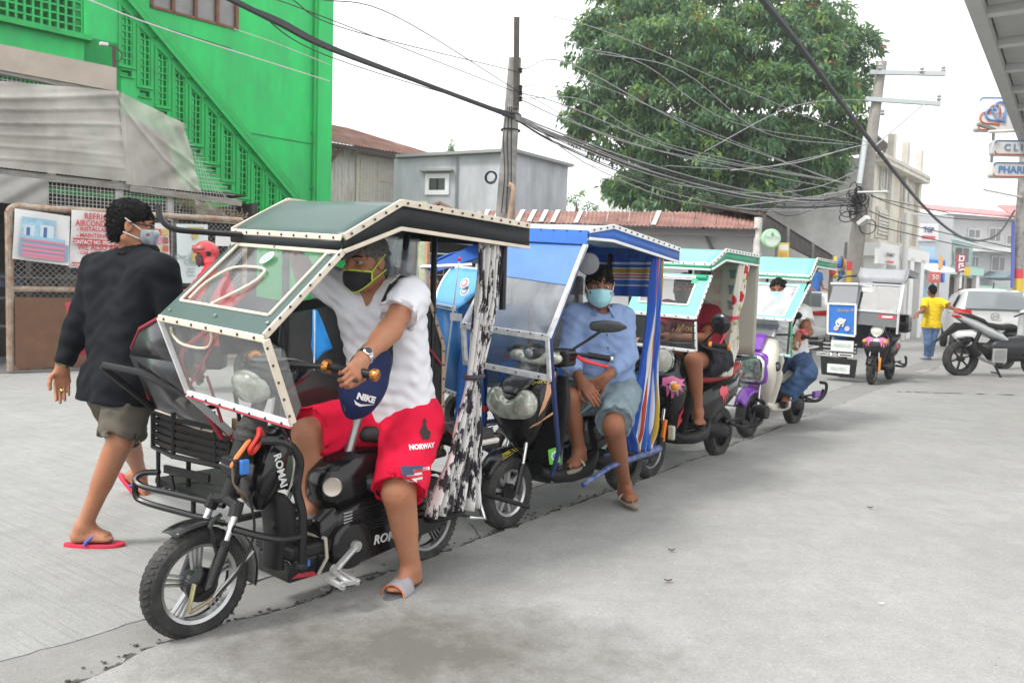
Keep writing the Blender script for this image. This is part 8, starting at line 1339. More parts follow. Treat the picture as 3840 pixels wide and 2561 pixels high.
for i in range(9):
 p=at(3125+(i%5)*11+r.uniform(-4,4),985+(i//5)*40+r.uniform(-8,8),19);lb_=('red','yellow','blue','black','orange')[i%5];t=tag(obj('hanging_toy',MB().ell(p,(r.uniform(.05,.11),.06,r.uniform(.07,.16)),10,8),M('toy%d'%(i%5),HG[i%5],.4),None),'%s toy in the %s row hanging at the end of the dark stall awning'%(lb_,'upper' if i<5 else 'lower'),'toy','bright toys hanging at the stall end')
pt=thing('painted_post','post painted red over yellow at the end of the hanging toys','post',Fr(at(3180,1100,19.4)*v3(1,1,0),0));p=at(3180,980,19.4)[2];obj('red_band',MB().cyl((0,0,p-.22),(0,0,p),.06,n=10),M('band_red',(.55,.05,.06),.6),pt);obj('yellow_band',MB().cyl((0,0,0),(0,0,p-.22),.058,n=10),M('band_yellow',(.6,.42,.04),.6),pt)
CB=wallfr(at(3236,1100,25)*v3(1,1,0),40);cb=thing('concrete_building','unfinished three storey concrete building with a white shopfront and louvred windows','building',CB)
Lf=CB.Y(3440,700)[0];Zt=CB.Y(3240,575)[2];CBW=M('beige_wall',(.66,.61,.5),.85,var=.15,scale=1.2,dirt=(.45,.43,.4),dscale=1.1,damt=.5);CBG=M('bare_concrete',(.74,.73,.71),.85,var=.12,scale=1,dirt=(.5,.49,.48),dscale=.7,damt=.4)
zsl=CB.Y(3240,905)[2];obj('side_wall',MB().box((.1,5,(Zt+.0)/2),(.2,10,Zt)),CBG,cb,0);obj('facade',MB().box((Lf/2,.12,(Zt+zsl)/2),(Lf,.24,Zt-zsl)),CBW,cb,0);obj('back_mass',MB().box((Lf/2,5,Zt/2-.2),(Lf-.3,9.6,Zt-.5)),CBG,cb,0)
PIL=M('pilaster',(.56,.53,.47),.85,var=.15,scale=3)
for t_ in(.12,Lf*.36,Lf*.66,Lf-.1):obj('pilaster',MB().box((t_,-.04,(Zt+zsl)/2+(.5 if t_>Lf*.3 else 0)),(.3,.2,Zt-zsl+(1.if t_>Lf*.3 else 0))),PIL,cb,0)
for z_ in(zsl,zsl+2.5,Zt):obj('floor_slab',MB().box((Lf/2,-.15,z_),(Lf+.2,.5,.16)),PIL,cb,0)
for(xa,xb,ya,yb,lou)in((3301,3337,634,705,0),(3378,3408,692,752,0),(3283,3324,787,879,1),(3368,3386,830,905,1)):
 a_,b_=CB.Y(xa,(ya+yb)/2)[0],CB.Y(xb,(ya+yb)/2)[0];z1_,z0_=CB.Y(xa,ya)[2],CB.Y(xa,yb)[2];w_=obj('window',MB().box(((a_+b_)/2,-.03,(z0_+z1_)/2),(b_-a_+.2,.08,z1_-z0_+.2)),PIL,cb,0);obj('pane',MB().box(((a_+b_)/2,-.075,(z0_+z1_)/2),(b_-a_,.02,z1_-z0_)),M('far_glass',(.2,.2,.2),.3),w_,0);mb=MB()
 for i in range(7 if lou else 2):mb.box(((a_+b_)/2,-.1,z0_+(z1_-z0_)*(i+.5)/7),(b_-a_,.03,.07))if lou else mb.box((a_+(b_-a_)*(i+1)/3,-.1,(z0_+z1_)/2),(.05,.03,z1_-z0_))
 obj('louvre_slats' if lou else 'mullion',mb,CBW,w_,0,kind='stuff')
SW=M('shop_white',(.72,.72,.7),.6);obj('shopfront_lintel',MB().box((Lf/2-.2,-.3,zsl-.25),(Lf+.4,.5,.4)),SW,cb,0)
for t_ in(.05,Lf*.3,Lf*.6,Lf*.85):obj('shop_column',MB().box((t_,-.3,zsl/2-.2),(.5,.5,zsl-.3)),SW,cb,0)
obj('shop_interior',MB().box((Lf/2,.6,zsl/2),(Lf,.1,zsl)),M('shop_dark',(.13,.11,.1),.8,var=.5,scale=2),cb,0);mb=MB();mb.slab([(.3,.2,Zt+.9),(Lf*.55,.2,Zt+.7),(Lf*.6,3.5,Zt+.5),(.3,3.5,Zt+1.3)],(0,0,.05));obj('roof_sheet',mb,M('roof_grey',(.22,.2,.19),.8),cb,0)
for t_ in(.4,Lf*.5):obj('roof_post',MB().box((t_,.4,Zt+.4),(.12,.12,.9)),PIL,cb,0)
ph_=thing('pharmacy_sign','white projecting pharmacy sign with red letters on the concrete building','sign',Fr((0,0),0),at(3333,962,23.5));Pq=[at(3296,930,23.5),at(3372,940,24.5),at(3368,997,24.5),at(3292,988,23.5)];sbx=obj('sign_box',MB().slab(Pq,(-.06,.12,0)),SW,ph_,0);c=sum(Pq)/4;xd=nrm(Pq[1]-Pq[0]);text('lettering','PHARMACY',.155,M('sign_grey',(.08,.08,.1),.5),sbx,c+v3(.03,-.06,.05),xd,(0,0,1),'CENTER',.002,bold=.004,sx=.7);obj('red_band',MB().bar(c+xd*-.2+v3(.03,-.06,-.15),c+xd*.22+v3(.03,-.06,-.15),.02,.06),M('sign_red',(.6,.08,.1),.5),sbx,0)
def house(name,label,px0,px1,Y0,Y1,ptop,mat,depth=5,cat='house'):
 a,b=at(px0,1060,Y0)*v3(1,1,0),at(px1,1060,Y1)*v3(1,1,0);d=b-a;fr=Fr(a,math.atan2(d[1],d[0]));L_=np.linalg.norm(d);z=fr.Y(px0,ptop)[2];t=thing(name,label,cat,fr);obj('wall',MB().box((L_/2,depth/2,z/2),(L_,depth,z)),mat,t,0);return t,fr,L_,z
def win(t,fr,xa,ya,xb,yb,fm,gm,nm='window',mull=1):
 a,b=fr.Y(xa,ya),fr.Y(xb,yb);w_=obj(nm,MB().box(((a[0]+b[0])/2,-.03,(a[2]+b[2])/2),(abs(b[0]-a[0])+.16,.08,abs(a[2]-b[2])+.16)),fm,t,0);obj('pane',MB().box(((a[0]+b[0])/2,-.08,(a[2]+b[2])/2),(abs(b[0]-a[0]),.03,abs(a[2]-b[2]))),gm,w_,0)
 if mull:obj('mullion',MB().box(((a[0]+b[0])/2,-.1,(a[2]+b[2])/2),(.05,.03,abs(a[2]-b[2]))),fm,w_,0)
FGL=M('far_glass',(.2,.2,.2),.3);FWH=M('far_white',(.62,.62,.6),.7);LGR=M('light_grey_wall',(.5,.51,.52),.85,var=.08,scale=1)
t,fr,L_,z=house('grey_shop','light grey shop building carrying a red and white pharmacy panel',3400,3560,36,37,795,LGR);pn_=obj('sign_panel',MB().slab([fr.Y(3432,838)+v3(0,-.1,0),fr.Y(3512,840)+v3(0,-.1,0),fr.Y(3512,906)+v3(0,-.1,0),fr.Y(3432,904)+v3(0,-.1,0)],(0,.06,0)),SW,t,0);c=fr.Y(3474,864);text('lettering','TGP',.34,M('sign_navy',(.08,.08,.2),.5),pn_,c+v3(0,-.13,0),(1,0,0),(0,0,1),'CENTER',.004,bold=.008);obj('red_band',MB().box(fr.Y(3474,891)+v3(0,-.13,0),(.8,.02,.13)),bpy.data.materials['sign_red'],pn_,0)
t,fr,L_,z=house('blue_shop','pale blue shop with bright blue pipes below the red and white panel',3412,3500,34,34.5,920,M('pale_blue_wall',(.38,.55,.66),.7,var=.05));
for P_ in([(3418,925),(3422,975),(3520,980),(3515,1060)],[(3422,985),(3500,990),(3495,1060)]):obj('blue_pipe',MB().tube([fr.Y(*p)+v3(0,-.25,0)for p in P_],.09,8),M('pipe_blue',(.05,.22,.6),.5),t)
obj('shop_awning',MB().slab([fr.Y(3395,985)+v3(0,-.1,0),fr.Y(3480,985)+v3(0,-.1,0),fr.Y(3500,1025)+v3(0,-1.4,0),fr.Y(3400,1025)+v3(0,-1.4,0)],(0,0,.04)),FWH,t,0);obj('poster_panel',MB().box(fr.Y(3440,1045)+v3(0,-.2,0),(1.1,.05,.5)),M('poster_mix',(.5,.5,.5),.6,var=.7,scale=6),t,0)
t,fr,L_,z=house('teal_house','teal and pale blue upper floor under a slanted tin awning',3495,3640,38,39,880,M('teal_wall',(.33,.5,.5),.7,var=.06));win(t,fr,3530,935,3560,985,FWH,bpy.data.materials['pale_blue_wall']);win(t,fr,3580,930,3625,985,FWH,FGL);obj('awning',MB().slab([fr.Y(3490,880)+v3(0,-.2,0),fr.Y(3640,925)+v3(0,-.2,0),fr.Y(3655,945)+v3(0,-1.2,0),fr.Y(3500,905)+v3(0,-1.2,0)],(0,0,.05)),FWH,t,0);obj('awning_rust',MB().slab([fr.Y(3555,895)+v3(0,-.3,.1),fr.Y(3600,910)+v3(0,-.3,.1),fr.Y(3600,925)+v3(0,-.9,.1),fr.Y(3560,912)+v3(0,-.9,.1)],(0,0,.03)),ROOFR,t,0);obj('shop_fascia',MB().box((L_/2,-.4,2.75),(L_,.5,.35)),M('mint_fascia',(.4,.62,.55),.6),t,0);obj('shop_interior',MB().box((L_/2,-.1,1.25),(L_*.9,.15,2.4)),bpy.data.materials['shop_dark'],t,0)
for px in(3560,3625):obj('shop_column',MB().box(fr.Y(px,1080)*v3(1,0,0)+v3(0,-.45,1.3),(.22,.22,2.6)),SW,t,0)
t,fr,L_,z=house('grey_house','two storey grey house with a red roof at the end of the street',3550,3850,44,46,800,LGR);obj('roof',MB().slab([(-2.6,-.6,z),(L_+1,-.6,z-.1),(L_+1,3,z+.75),(-2.4,3,z+.8)],(0,0,.08)),M('red_roof',(.5,.2,.2),.7),t,0);obj('gable_roof',MB().slab([fr.Y(3735,812)+v3(0,-.9,0),fr.Y(3850,835)+v3(0,-.9,0),fr.Y(3850,775),fr.Y(3740,775)],(0,0,.08)),bpy.data.materials['red_roof'],t,0)
for q_ in((3632,862,3668,892),(3710,858,3745,905),(3775,885,3800,915),(3640,965,3662,1000),(3720,965,3760,1015)):win(t,fr,*q_,FWH,FGL)
obj('balcony_slab',MB().box((L_*.6,-.5,fr.Y(3700,940)[2]),(L_*.8,1,.25)),FWH,t,0);obj('porch_roof',MB().prism([(fr.Y(3660,1040)[0],fr.Y(3660,1042)[2]),(fr.Y(3695,1015)[0],fr.Y(3695,1018)[2]),(fr.Y(3730,1050)[0],fr.Y(3730,1052)[2])],-1.8,-.2),M('porch_dark',(.15,.2,.22),.7),t,0);obj('porch_wall',MB().box((fr.Y(3660,1080)[0],-1,1.1),(2.2,.2,2.2)),M('mint_wall',(.35,.58,.48),.7),t,0)
def board(label,c,s_,mat,parts=(),Y=None,post=True):
 t=thing('shop_sign',label,'sign',Fr((0,0),0),c);o=obj('board',MB().box(c,s_),mat,t,0)
 for tx,sz,m_,dz in parts:text('lettering',tx,sz,m_,o,c+v3(0,-s_[1]/2-.01,dz),(1,0,0),(0,0,1),'CENTER',.003,bold=.004)
 if post:obj('pole',MB().cyl(v3(c[0],c[1]+.1,0),c+v3(0,.1,0),.05,n=8),GREYW,t)
board('dark red sign with white block letters over the teal shop',at(3602,988,32),(.34,.1,.72),M('sign_maroon',(.3,.05,.08),.5),());_o=bpy.data.objects
[obj('print_stroke',MB().box(at(3602,988,32)+v3(x_,-.06,z_),(w_,.012,h_)),SW,[o for o in _o if o.name.startswith('shop_sign')and o.get('label','').startswith('dark red')][0],0)for x_,z_,w_,h_ in((-.08,.22,.05,.2),(.03,.28,.16,.05),(.08,.18,.05,.14),(-.02,.1,.2,.05),(.0,-.02,.18,.06),(-.08,-.12,.05,.18),(.05,-.1,.12,.05),(.06,-.24,.16,.06),(-.04,-.28,.1,.05))]
board('square red sign numbered 50 in front of the blue pipes',at(3505,1040,31),(.42,.1,.42),M('sign_coral',(.6,.12,.1),.5),(('50',.26,SW,0),));board('yellow flag sign beside the dark red block letter sign',at(3628,1018,31),(.2,.06,.34),M('band_yellow',(.6,.42,.04),.6));board('orange and white narrow sign between the blue pipes and the teal shop',at(3528,985,33),(.16,.06,.5),M('sign_orange',(.6,.35,.15),.5));board('white sign with a coloured shop print behind the grey canopied tricycle',at(3420,1052,30),(.85,.06,.3),M('poster_mix',(.5,.5,.5),.6,var=.7,scale=6))
PCN=M('pole_concrete',(.3,.29,.275),.85,var=.2,scale=4,dirt=(.13,.12,.11),dscale=3.5,damt=.5,bump=.3,bscale=25)
def leanpole(t,p0,p1,w0,w1,mat,nm='pole'):return obj(nm,MB().loft([superring(p,(1,0,0),(0,1,0),w_,w_,5,16)for p,w_ in((p0,w0),(p1,w1))]),mat,t,40)
pB=at(1893,830,13);pT=at(1931,222,13);pB0=pB+(pB-pT)*(pB[2]/(pT[2]-pB[2]));pc_=thing('utility_pole','grey concrete utility pole with a dark wooden extension on top','utility pole',Fr((pB0[0],pB0[1]),0));leanpole(pc_,pB0-v3(pB0[0],13,0)*0,pT,.19,.105,PCN)if False else None
def tw_(t,o):o.location=(0,0,0);return o
o=obj('pole',MB().loft([superring(p,(1,0,0),(0,1,0),w_,w_,5,16)for p,w_ in((pB0,.185),(pB,.155),(pT,.1))]),PCN,pc_,40,world=True);WDK=M('dark_timber',(.07,.055,.045),.85,var=.3,scale=10);obj('timber_extension',MB().bar(at(1935,410,12.87),at(1938,68,12.87),.1,.09),WDK,pc_,0,world=True)
for i,y in enumerate((265,330,350,372)):obj('insulator',MB().lathe([(.02,-.04),(.035,-.02),(.02,0),(.035,.02),(.02,.04)],at(1952,y,12.8),(0,0,1),10),BLKM,pc_,world=True)
for y in(490,432):mb=MB();mb.torus(at(1908+(600-y)*.06,y,13),(.03,0,1),.15,.014,20,6);obj('pole_band',mb,BLKM,pc_,world=True)
mb=MB()
for i in range(5):mb.torus(at(1840+i%2*3,664+i,12.8-.02*i),(.35,1,.1*i-.2),.085+.006*(i%3),.008,24,5)
tag(obj('cable_coil',mb,BLKM,None),'coil of black cable hanging from the concrete utility pole','cable coil');obj('standpipe',MB().tube([at(1906,690,12.75),at(1921,698,12.75),at(1926,715,12.75),at(1908,830,12.75)],.04,8),M('standpipe_rust',(.4,.26,.19),.7,var=.3),pc_,world=True)
mb=MB()
for i in range(3):mb.tube(spline([at(1880+i*18,800,12.8),at(1893+i*12,650,12.82),at(1888+i*15,520,12.84),at(1903+i*8,400,12.86)],4),.008,5)
obj('pole_wire',mb,BLKM,pc_,world=True,kind='stuff')
rB,rT=at(3192,1060,20),at(3308,232,20);rB0=rB+(rB-rT)*(rB[2]/(rT[2]-rB[2]));pr=thing('utility_pole','leaning utility pole with two steel crossarms beside the mango tree','utility pole',Fr((rB0[0],rB0[1]),0));obj('pole',MB().loft([superring(p,(1,0,0),(0,1,0),w_,w_,3,14)for p,w_ in((rB0,.2),(rB,.185),(rT,.1))]),M('pole_weathered',(.27,.25,.225),.85,var=.2,scale=4),pr,40,world=True)
for(a,b)in(((3262,272),(3545,278)),((3245,372),(3526,390))):ca=obj('crossarm',MB().bar(at(*a,19.9),at(*b,19.6),.09,.1),M('steel_arm',(.42,.45,.45),.5,metal=.4),pr,0,world=True)
for p in((3458,262),(3538,258),(3522,365),(3310,420),(3300,250)):obj('insulator',MB().lathe([(.03,-.09),(.06,-.05),(.03,-.02),(.055,.02),(.02,.09)],at(*p,19.65),(0,0,1),10),M('insulator_grey',(.35,.35,.36),.3),pr,world=True)
obj('conduit',MB().tube([at(3222,690,19.75),at(3247,505,19.75)],.065,8),M('conduit_steel',(.55,.58,.6),.4,metal=.4),pr,world=True);obj('stay',MB().tube([at(3285,545,19.8),at(3465,392,19.6)],.02,5),bpy.data.materials['steel_arm'],pr,world=True);mb=MB();r=random.Random(6)
for i in range(26):p=at(3212+r.gauss(0,14),765+r.gauss(0,28),19.75);mb.torus(p,(r.gauss(0,.5),1,r.gauss(0,.5)),r.uniform(.08,.22),.012,14,5)
obj('splice_tangle',mb,BLKM,pr,world=True,kind='stuff');obj('street_lamp',MB().bar(at(3222,840,19.6),at(3255,815,19.4),.16,.1),FWH,pr,0,world=True);obj('side_arm',MB().tube([at(3215,722,19.7),at(3325,720,19.4)],.03,6),bpy.data.materials['steel_arm'],pr,world=True)
fB,fT=at(3815,1085,25),at(3845,560,25);pf=thing('utility_pole','far grey utility pole banded red and yellow at its foot','utility pole',Fr((fB[0],fB[1]),0));zc=lambda y:at(3816,y,25)
for a,b,m_ in((fT,zc(1010),PCN),(zc(1010),zc(1045),bpy.data.materials['band_red']),(zc(1045),v3(zc(1085)[0],25,0),bpy.data.materials['band_yellow'])):obj('pole' if m_ is PCN else 'painted_band',MB().cyl(a,b,.15 if m_ is PCN else .16,n=14),m_,pf,world=True)
obj('conduit',MB().tube([at(3796,1080,24.8),at(3800,830,24.8)],.05,6),M('conduit_blue',(.1,.12,.4),.5),pf,world=True);obj('lamp_arm',MB().tube([at(3830,740,24.8),at(3690,712,24)],.03,6),ALU,pf,world=True)
gp=thing('lamp_post','slim pale post in front of the light grey shop','post',Fr(at(3390,1090,26)*v3(1,1,0),0));obj('pole',MB().cyl(at(3390,1090,26)*v3(1,1,0),at(3402,800,26),.1,.085,12),FWH,gp,world=True);obj('lamp_arm',MB().tube([at(3402,800,26),at(3500,812,26)],.03,6),FWH,gp,world=True)
SOF=M('soffit_grey',(.42,.42,.41),.8,var=.06);rc=thing('shop_canopy','grey panelled canopy soffit jutting over the street at upper right','canopy',Fr((0,0),0),gnd(3760,200,4.4));E0,E1=gnd(3691,200,4.4),gnd(3842,590,4.4);d=nrm(E1-E0);nn=v3(d[1],-d[0],0);B0=E0-d*4;B1=E1+d*1
obj('fascia',MB().slab([B0,B1,B1+nn*.14,B0+nn*.14],(0,0,.5)),M('fascia_grey',(.5,.5,.49),.7,var=.05),rc,0);obj('roof_slab',MB().slab([B0+nn*.1+v3(0,0,.42),B1+nn*.1+v3(0,0,.42),B1+nn*7+v3(0,0,.42),B0+nn*7+v3(0,0,.42)],(0,0,.2)),SOF,rc,0);Lc=np.linalg.norm(B1-B0)
for i in range(11):p=B0+d*(i*Lc/10.5);obj('soffit_panel',MB().slab([p+d*.16+nn*.16,p+d*(Lc/10.5-.03)+nn*.16,p+d*(Lc/10.5-.03)+nn*6.9,p+d*.16+nn*6.9],(0,0,.05)),SOF,rc,0).location.z+=.12;obj('soffit_beam',MB().slab([p+nn*.14,p+d*.15+nn*.14,p+d*.15+nn*7,p+nn*7],(0,0,.4)),M('beam_white',(.58,.58,.57),.7),rc,0).location.z+=.04
SGF=Fr(at(3760,1100,15)*v3(1,1,0),R(-3));SBL=M('sign_blue',(.12,.26,.55),.4);SRD=M('sign_orange_red',(.62,.12,.06),.4);hsn=thing('heart_sign','white clinic sign with a blue heart and stethoscope outline above the two name boards','sign',SGF,(0,0,3))
def rrect(x0,z0,x1,z1,rr,n=6):o=[];[o.append((cx_+rr*math.cos(a),cz_+rr*math.sin(a)))for cx_,cz_,s_ in((x1-rr,z1-rr,0),(x0+rr,z1-rr,90),(x0+rr,z0+rr,180),(x1-rr,z0+rr,270))for a in np.radians(np.linspace(s_,s_+90,n))];return o
def lightbox(t,xa,ya,xb,yb,top,bot):
 a,b=SGF.Y(xa,ya),SGF.Y(xb,yb);x0,x1,z0,z1=a[0],b[0],b[2],a[2];bx=obj('sign_box',MB().prism(rrect(x0,z0,x1,z1,.06),0,.2),SW,t,30);R_=rrect(x0+.012,z0+.012,x1-.012,z1-.012,.055);k=len(R_)//2
 obj('blue_border',MB().tube([(p[0],-.004,p[1])for p in R_[:k]],.012,6),top,bx);obj('red_border',MB().tube([(p[0],-.004,p[1])for p in R_[k:]+R_[:1]],.012,6),bot,bx);return bx,(x0,x1,z0,z1)
bx,(x0,x1,z0,z1)=lightbox(hsn,3674,364,3812,492,SBL,SRD);c=SGF.Y(3738,425);ht=[(16*math.sin(a)**3,13*math.cos(a)-5*math.cos(2*a)-2*math.cos(3*a)-math.cos(4*a))for a in np.linspace(0,2*math.pi,40,endpoint=False)];rt_=R(40);kk=.0125
def hp_(s_,dx,dz):return[(c[0]+dx+s_*kk*(p[0]*math.cos(rt_)-p[1]*math.sin(rt_)),-.01,c[2]+dz+s_*kk*(p[0]*math.sin(rt_)+p[1]*math.cos(rt_)))for p in ht]
obj('red_heart',MB().tube(hp_(1.,-.09,-.06),.014,6,True),SRD,bx);obj('blue_heart',MB().tube([v3(*p)-v3(0,.015,0)for p in hp_(1.,0,0)],.018,6,True),SBL,bx);sp_=lambda P_:spline([(c[0]+a,-.03,c[2]+b)for a,b in P_],4);SLT=M('sign_slate',(.2,.28,.42),.4);obj('stethoscope',MB().tube(sp_([(-.1,.1),(-.1,.02),(-.04,-.03),(.02,.02),(.02,.1)]),.014,6),SLT,bx);obj('stethoscope',MB().tube(sp_([(-.04,-.03),(-.03,-.1),(.05,-.12),(.1,-.06),(.1,0)]),.014,6),SLT,bx);obj('tube_lamp',MB().tube([SGF.Y(3680,505)+v3(0,-.25,0),SGF.Y(3810,500)+v3(0,-.25,0)],.03,8),SW,hsn);obj('lamp_bracket',MB().bar(SGF.Y(3645,475)+v3(0,-.2,0),SGF.Y(3720,492)+v3(0,-.1,0),.05,.05),GREYW,hsn,0)
for lb,nm,xa,ya,xb,yb,tx in(('white board lettered clinic hanging under the heart sign','clinic_sign',3731,524,3935,585,'CLINIC'),('white board lettered pharmacy, lowest of the hanging signs at right','pharmacy_sign',3725,607,3935,668,'PHARMACY')):
 t=thing(nm,lb,'sign',SGF,(0,0,2));bx,q_=lightbox(t,xa,ya,xb,yb,SBL,SRD);cu_=SGF.Y(3764 if tx=='CLINIC' else 3742,(ya+yb)/2);text('lettering',' '.join(tx)if tx=='CLINIC' else tx,.17 if tx=='CLINIC' else .175,SLT if tx=='CLINIC' else SBL,bx,(cu_[0],-.008,cu_[2]),(1,0,0),(0,0,1),'LEFT',.002,bold=.006);obj('hanger',MB().bar((q_[0]+.02,.1,q_[3]),(q_[0]+.02,.1,q_[3]+.14),.04,.04),ALU,t,0)
def tree(name,label,blobs,trunk,leaf,n,Lr,mats,seed=1,droop=.5,fruit=0):
 rg=np.random.default_rng(seed);t=thing(name,label,'tree',Fr((0,0),0),trunk[0]);mb=MB();mb.tube(trunk,[.34*(1-.7*i/len(trunk))for i in range(len(trunk))],10);r_=random.Random(seed);tr_=obj('trunk',mb,M('bark',(.1,.08,.065),.9,var=.3,scale=8),t);mb=MB();T=v3(*trunk[-1])
 for c,rr in blobs:c=v3(*c);m_=(T+c)/2+v3(r_.gauss(0,.2),r_.gauss(0,.2),-.3);mb.tube(spline([T-v3(0,0,r_.uniform(0,1.2)),m_,c],3),[.12,.1,.09,.07,.05,.04,.03],6)
 obj('limb',mb,MATS['bark'],t,kind='stuff');V,Fc,mi=[],[],[]
 cl_=[[rg.normal(size=3)for _ in range(11)]for _ in blobs];vol=np.array([rr[0]*rr[2]for _,rr in blobs]);pk_=rg.choice(len(blobs),n,p=vol/vol.sum())
 for b in pk_:
  c,rr=blobs[b];g_=rg.integers(11);e=cl_[b][g_];e=e/np.linalg.norm(e);d=rg.normal(size=3);d/=np.linalg.norm(d);d[2]=abs(d[2])*1.0-.35;q_=e*.78+d*.36*rg.uniform(.6,1.1);p=np.array(c)+q_*np.array(rr)if rg.random()<.86 else np.array(c)+d*np.array(rr)*rg.uniform(.2,.8);top=d[2]>.12 and(b+g_)%3;d=q_/(np.linalg.norm(q_)+1e-6);m_=rg.choice([0,1,2],p=[.25,.45,.3]if top else[.55,.37,.08])  # upward leaves lean to the lighter greens, top light put into the colour
  if fruit and rg.random()<fruit:m_=3
  ax=d*.7+rg.normal(size=3)*.5;ax/=np.linalg.norm(ax)
  for k in range(8):
   a=rg.normal(size=3)*.75+ax*.55+np.array([0,0,-droop]);a/=np.linalg.norm(a);sd=np.cross(a,rg.normal(size=3));sd/=np.linalg.norm(sd);l=Lr*rg.uniform(.65,1.25);w_=l*.17;q=p+rg.normal(size=3)*.07;nr=np.cross(a,sd);o=len(V);mid=q+a*l*.5+nr*l*.06;tip=q+a*l+np.array([0,0,-l*.22]);V+=[q,mid-sd*w_,mid+sd*w_,tip];Fc+=[(o,o+1,o+2),(o+1,o+3,o+2)];mi+=[m_,m_]
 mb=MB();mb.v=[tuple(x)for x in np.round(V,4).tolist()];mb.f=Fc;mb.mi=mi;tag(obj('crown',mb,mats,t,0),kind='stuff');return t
def leafmat(nm,c):
 m=bpy.data.materials.new(nm);m.use_nodes=True;n=m.node_tree.nodes;L=m.node_tree.links;b=n['Principled BSDF'];b.inputs['Base Color'].default_value=(*c,1);b.inputs['Roughness'].default_value=.45;b.inputs['Specular IOR Level'].default_value=.4;tl=n.new('ShaderNodeBsdfTranslucent');tl.inputs[0].default_value=(c[0]*1.6,c[1]*1.5,c[2]*.8,1);ms=n.new('ShaderNodeMixShader');ms.inputs[0].default_value=.35;L.new(b.outputs[0],ms.inputs[1]);L.new(tl.outputs[0],ms.inputs[2]);L.new(ms.outputs[0],n['Material Output'].inputs[0]);return m
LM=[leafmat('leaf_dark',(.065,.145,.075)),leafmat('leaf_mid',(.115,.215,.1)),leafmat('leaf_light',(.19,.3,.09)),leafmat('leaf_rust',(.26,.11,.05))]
r=random.Random(21);bl=[]
for px,py,rx,rz,dy in((2270,60,150,130,0),(2480,20,170,140,1.5),(2700,0,190,140,0),(2930,-10,170,140,.5),(3080,60,130,120,-.5),(2200,210,130,120,-.5),(2380,190,160,130,-1.5),(2600,180,180,140,-2),(2830,170,180,140,-2),(3050,190,160,150,-1.5),(3190,230,100,140,0),(2180,360,120,110,-.3),(2110,440,80,80,0),(2330,370,150,120,-1.5),(2550,360,170,130,-2.4),(2790,370,180,140,-2.6),(3020,370,170,140,-2),(3190,400,100,130,-.5),(2230,500,130,90,-.5),(2120,500,60,50,.3),(2420,530,150,100,-1.8),(2640,540,170,120,-2.4),(2870,550,170,120,-2.2),(3070,540,140,120,-1.5),(3180,520,80,90,-.5),(2290,660,100,90,-.8),(2400,720,130,80,-1.5),(2590,700,160,90,-2),(2800,690,160,90,-2),(2990,660,130,90,-1.2),(3090,640,70,80,-.5),(2500,300,300,200,1.5),(2850,350,280,220,1.5),(2600,560,260,160,1.2)):
 px+=55*(px<2360)+25*(2360<=px<2480);c=at(px,py,25+dy);k=(25+dy)/F;bl.append((tuple(c),(rx*k,rx*k*.85,rz*k)))
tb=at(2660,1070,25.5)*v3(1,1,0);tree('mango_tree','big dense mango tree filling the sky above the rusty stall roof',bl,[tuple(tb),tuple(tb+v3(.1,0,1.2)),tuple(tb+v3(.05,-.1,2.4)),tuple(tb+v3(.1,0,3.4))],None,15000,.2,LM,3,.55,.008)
c=at(1694,560,42);tree('cypress_tree','small pointed green tree rising behind the grey rendered house',[((c[0],42,c[2]-.9),(.34,.34,.5)),((c[0],42,c[2]-.4),(.24,.24,.5)),((c[0],42,c[2]+.1),(.13,.13,.45))],[(c[0],42,0),(c[0],42,2),(c[0],42,c[2]-1)],None,260,.12,LM,5,-.3)
c=at(2160,760,34);tree('sparse_tree','thin sparse tree behind the grey house beside the mango tree',[((c[0],34,c[2]),(.7,.6,.5)),((c[0]+.6,34,c[2]-.4),(.5,.5,.4)),((c[0]-.3,34,c[2]-.6),(.5,.5,.4))],[(c[0],34,0),(c[0],34,1.5),(c[0],34,c[2]-.8)],None,110,.16,LM,6,.2)
CAB=M('cable_black',(.03,.03,.032),.6);CAG=M('cable_grey',(.33,.33,.33),.6)
def cable(label,pts,rad,mat,group=None,n=8):
 o=obj('overhead_cable',MB().tube(spline([at(*p)for p in pts],n),rad,5),mat);return tag(o,label,'cable',group)
cable('thickest black cable sagging from the top of the view to the far banded pole',[(2850,-12,6),(3010,190,7.4),(3240,500,10.5),(3450,760,15.5),(3560,862,19),(3650,903,21.5),(3740,880,23.5),(3805,790,24.9)],.03,CAB)
r=random.Random(31);GA,GB,GC='bundled cables crossing the green building to the concrete pole','slack cables slung between the two utility poles','thin grey wires fanning in to the leaning pole'
cable('heavy black cable bundle across the green building to the concrete pole',[(830,-20,8),(1040,85,9),(1230,180,10),(1600,318,11.8),(1925,440,12.85)],.033,CAB)
for i in range(5):o_=r.uniform(-14,14);cable('thin strand running beside the heavy bundle over the green building',[(840+o_*3,-20,8.2),(1050+o_,80+o_,9.2),(1240,185+o_,10.2),(1600,320+o_*.7+r.uniform(0,10),11.9),(1925,436+o_*.3,12.9)],.010,CAB,GA)
for i,(a,b,cc)in enumerate((((1010,-10),(1240,75),(1930,345)),((930,20),(1240,215),(1940,430)),((1080,-10),(1300,110),(1940,270)),((1180,-5),(1480,60),(1945,345)))):cable('thin dark wire high above the green building\'s corner',[(*a,8.5),(*b,10),(*cc,12.85)],.007,CAB,'thin dark wires above the green building')
cable('pale wire slanting across the green wall under the window',[(320,-5,7),(620,110,8.2),(1235,305,10.5)],.008,FWH);cable('lower pale wire across the right half of the green wall',[(880,110,9),(1040,165,9.6),(1240,245,10.4)],.006,FWH)
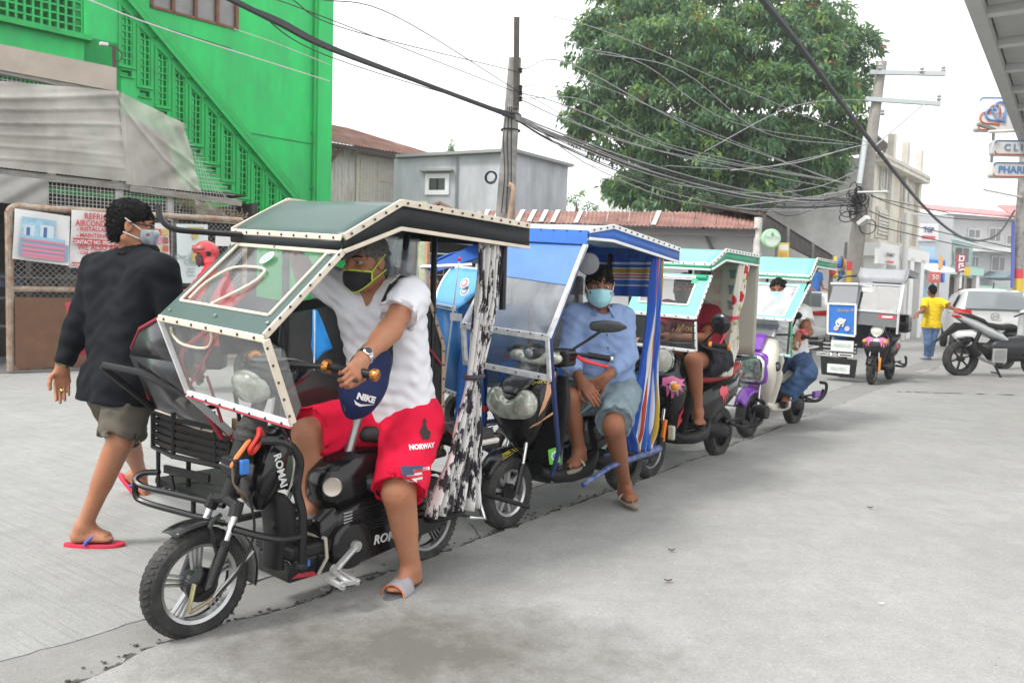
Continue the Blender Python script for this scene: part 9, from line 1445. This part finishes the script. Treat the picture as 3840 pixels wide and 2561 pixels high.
for i in range(12):
 o_=i*6-30;sg_=r.uniform(0,26);cable('slack dark cable slung between the concrete pole and the leaning pole',[(1935,440+o_*.3,12.85),(2110+r.uniform(-20,20),512+o_*.7+sg_*.4,14),(2420,625+o_+sg_,15.8),(2760,715+o_*.9+sg_,17.6),(3010,752+o_*.5+sg_*.5,18.8),(3210,755+o_*.4,19.8)],r.choice((.008,.010,.013)),CAB if i%3 else CAG,GB,6)
W3=[((1955,262),(2140,240),(2600,480),(3170,690)),((2070,60),(2300,130),(2700,300),(3255,535)),((1955,330),(2180,300),(2650,490),(3180,700)),((1955,350),(2130,400),(2600,580),(3190,688)),((1955,370),(2200,380),(2500,540),(3200,695)),((2190,180),(2420,245),(2750,460),(3220,540)),((1955,375),(2150,460),(2560,590),(3190,720)),((2240,200),(2560,270),(2870,500),(3200,545)),((1990,365),(2300,520),(2700,610),(3190,690)),((1955,440),(2250,640),(2640,770),(3200,790)),((2220,620),(2560,735),(2860,790),(3205,780)),((2640,570),(2920,420),(3080,380),(3260,375)),((2740,640),(2990,610),(3170,560),(3260,540)),((2500,622),(2800,635),(3000,600),(3180,560)),((2500,690),(2850,725),(3070,700),(3215,640)),((2710,780),(3000,745),(3150,720),(3210,700))]
for i,P_ in enumerate(W3):cable('thin pale wire strung in front of the mango tree to the leaning pole',[(p[0],p[1],y)for p,y in zip(P_,(12.9 if i<11 else 16,14.5 if i<11 else 17,17 if i<11 else 18.5,19.7))],.0075 if i%3 else .0105,CAG,GC,6)
for i,P_ in enumerate(([(3215,700),(3330,760),(3540,815),(3800,830)],[(3215,770),(3330,820),(3480,860),(3800,930)],[(3220,830),(3400,875),(3600,920),(3800,950)],[(3215,720),(3300,745),(3420,770),(3560,800)])):cable('dark cable running on from the leaning pole down the street',[(p[0],p[1],y)for p,y in zip(P_,(19.8,21.5,23.5,25))],.014,CAB,'cables running on down the street',6)
for i in range(6):x_=3000+r.uniform(-60,60);cable('loose cable drooping beside the leaning pole over the concrete building',[(x_-120,700+r.uniform(-20,60),18.5),(x_,760+r.uniform(-30,60),19),(3120,750+r.uniform(-30,50),19.3),(3205,720+r.uniform(-30,70),19.75)],.009,CAG if i%2 else CAB,'loose cables drooping at the leaning pole',5)
mb=MB();mb.box((12,32,6.4),(162,123,15.2));hz=obj('haze',mb,None,smooth=0);hm_=bpy.data.materials.new('lens_veil_haze');hm_.use_nodes=True;n=hm_.node_tree.nodes;n.clear();vo=n.new('ShaderNodeVolumePrincipled');vo.inputs['Color'].default_value=(.95,.97,1,1);vo.inputs['Density'].default_value=.0016;vo.inputs['Anisotropy'].default_value=.2;mo=n.new('ShaderNodeOutputMaterial');hm_.node_tree.links.new(vo.outputs[0],mo.inputs['Volume']);hz.data.materials.clear();hz.data.materials.append(hm_);tag(hz,kind='stuff')  # thin haze volume added to imitate lens veil and glare
sc.cycles.volume_bounces=0
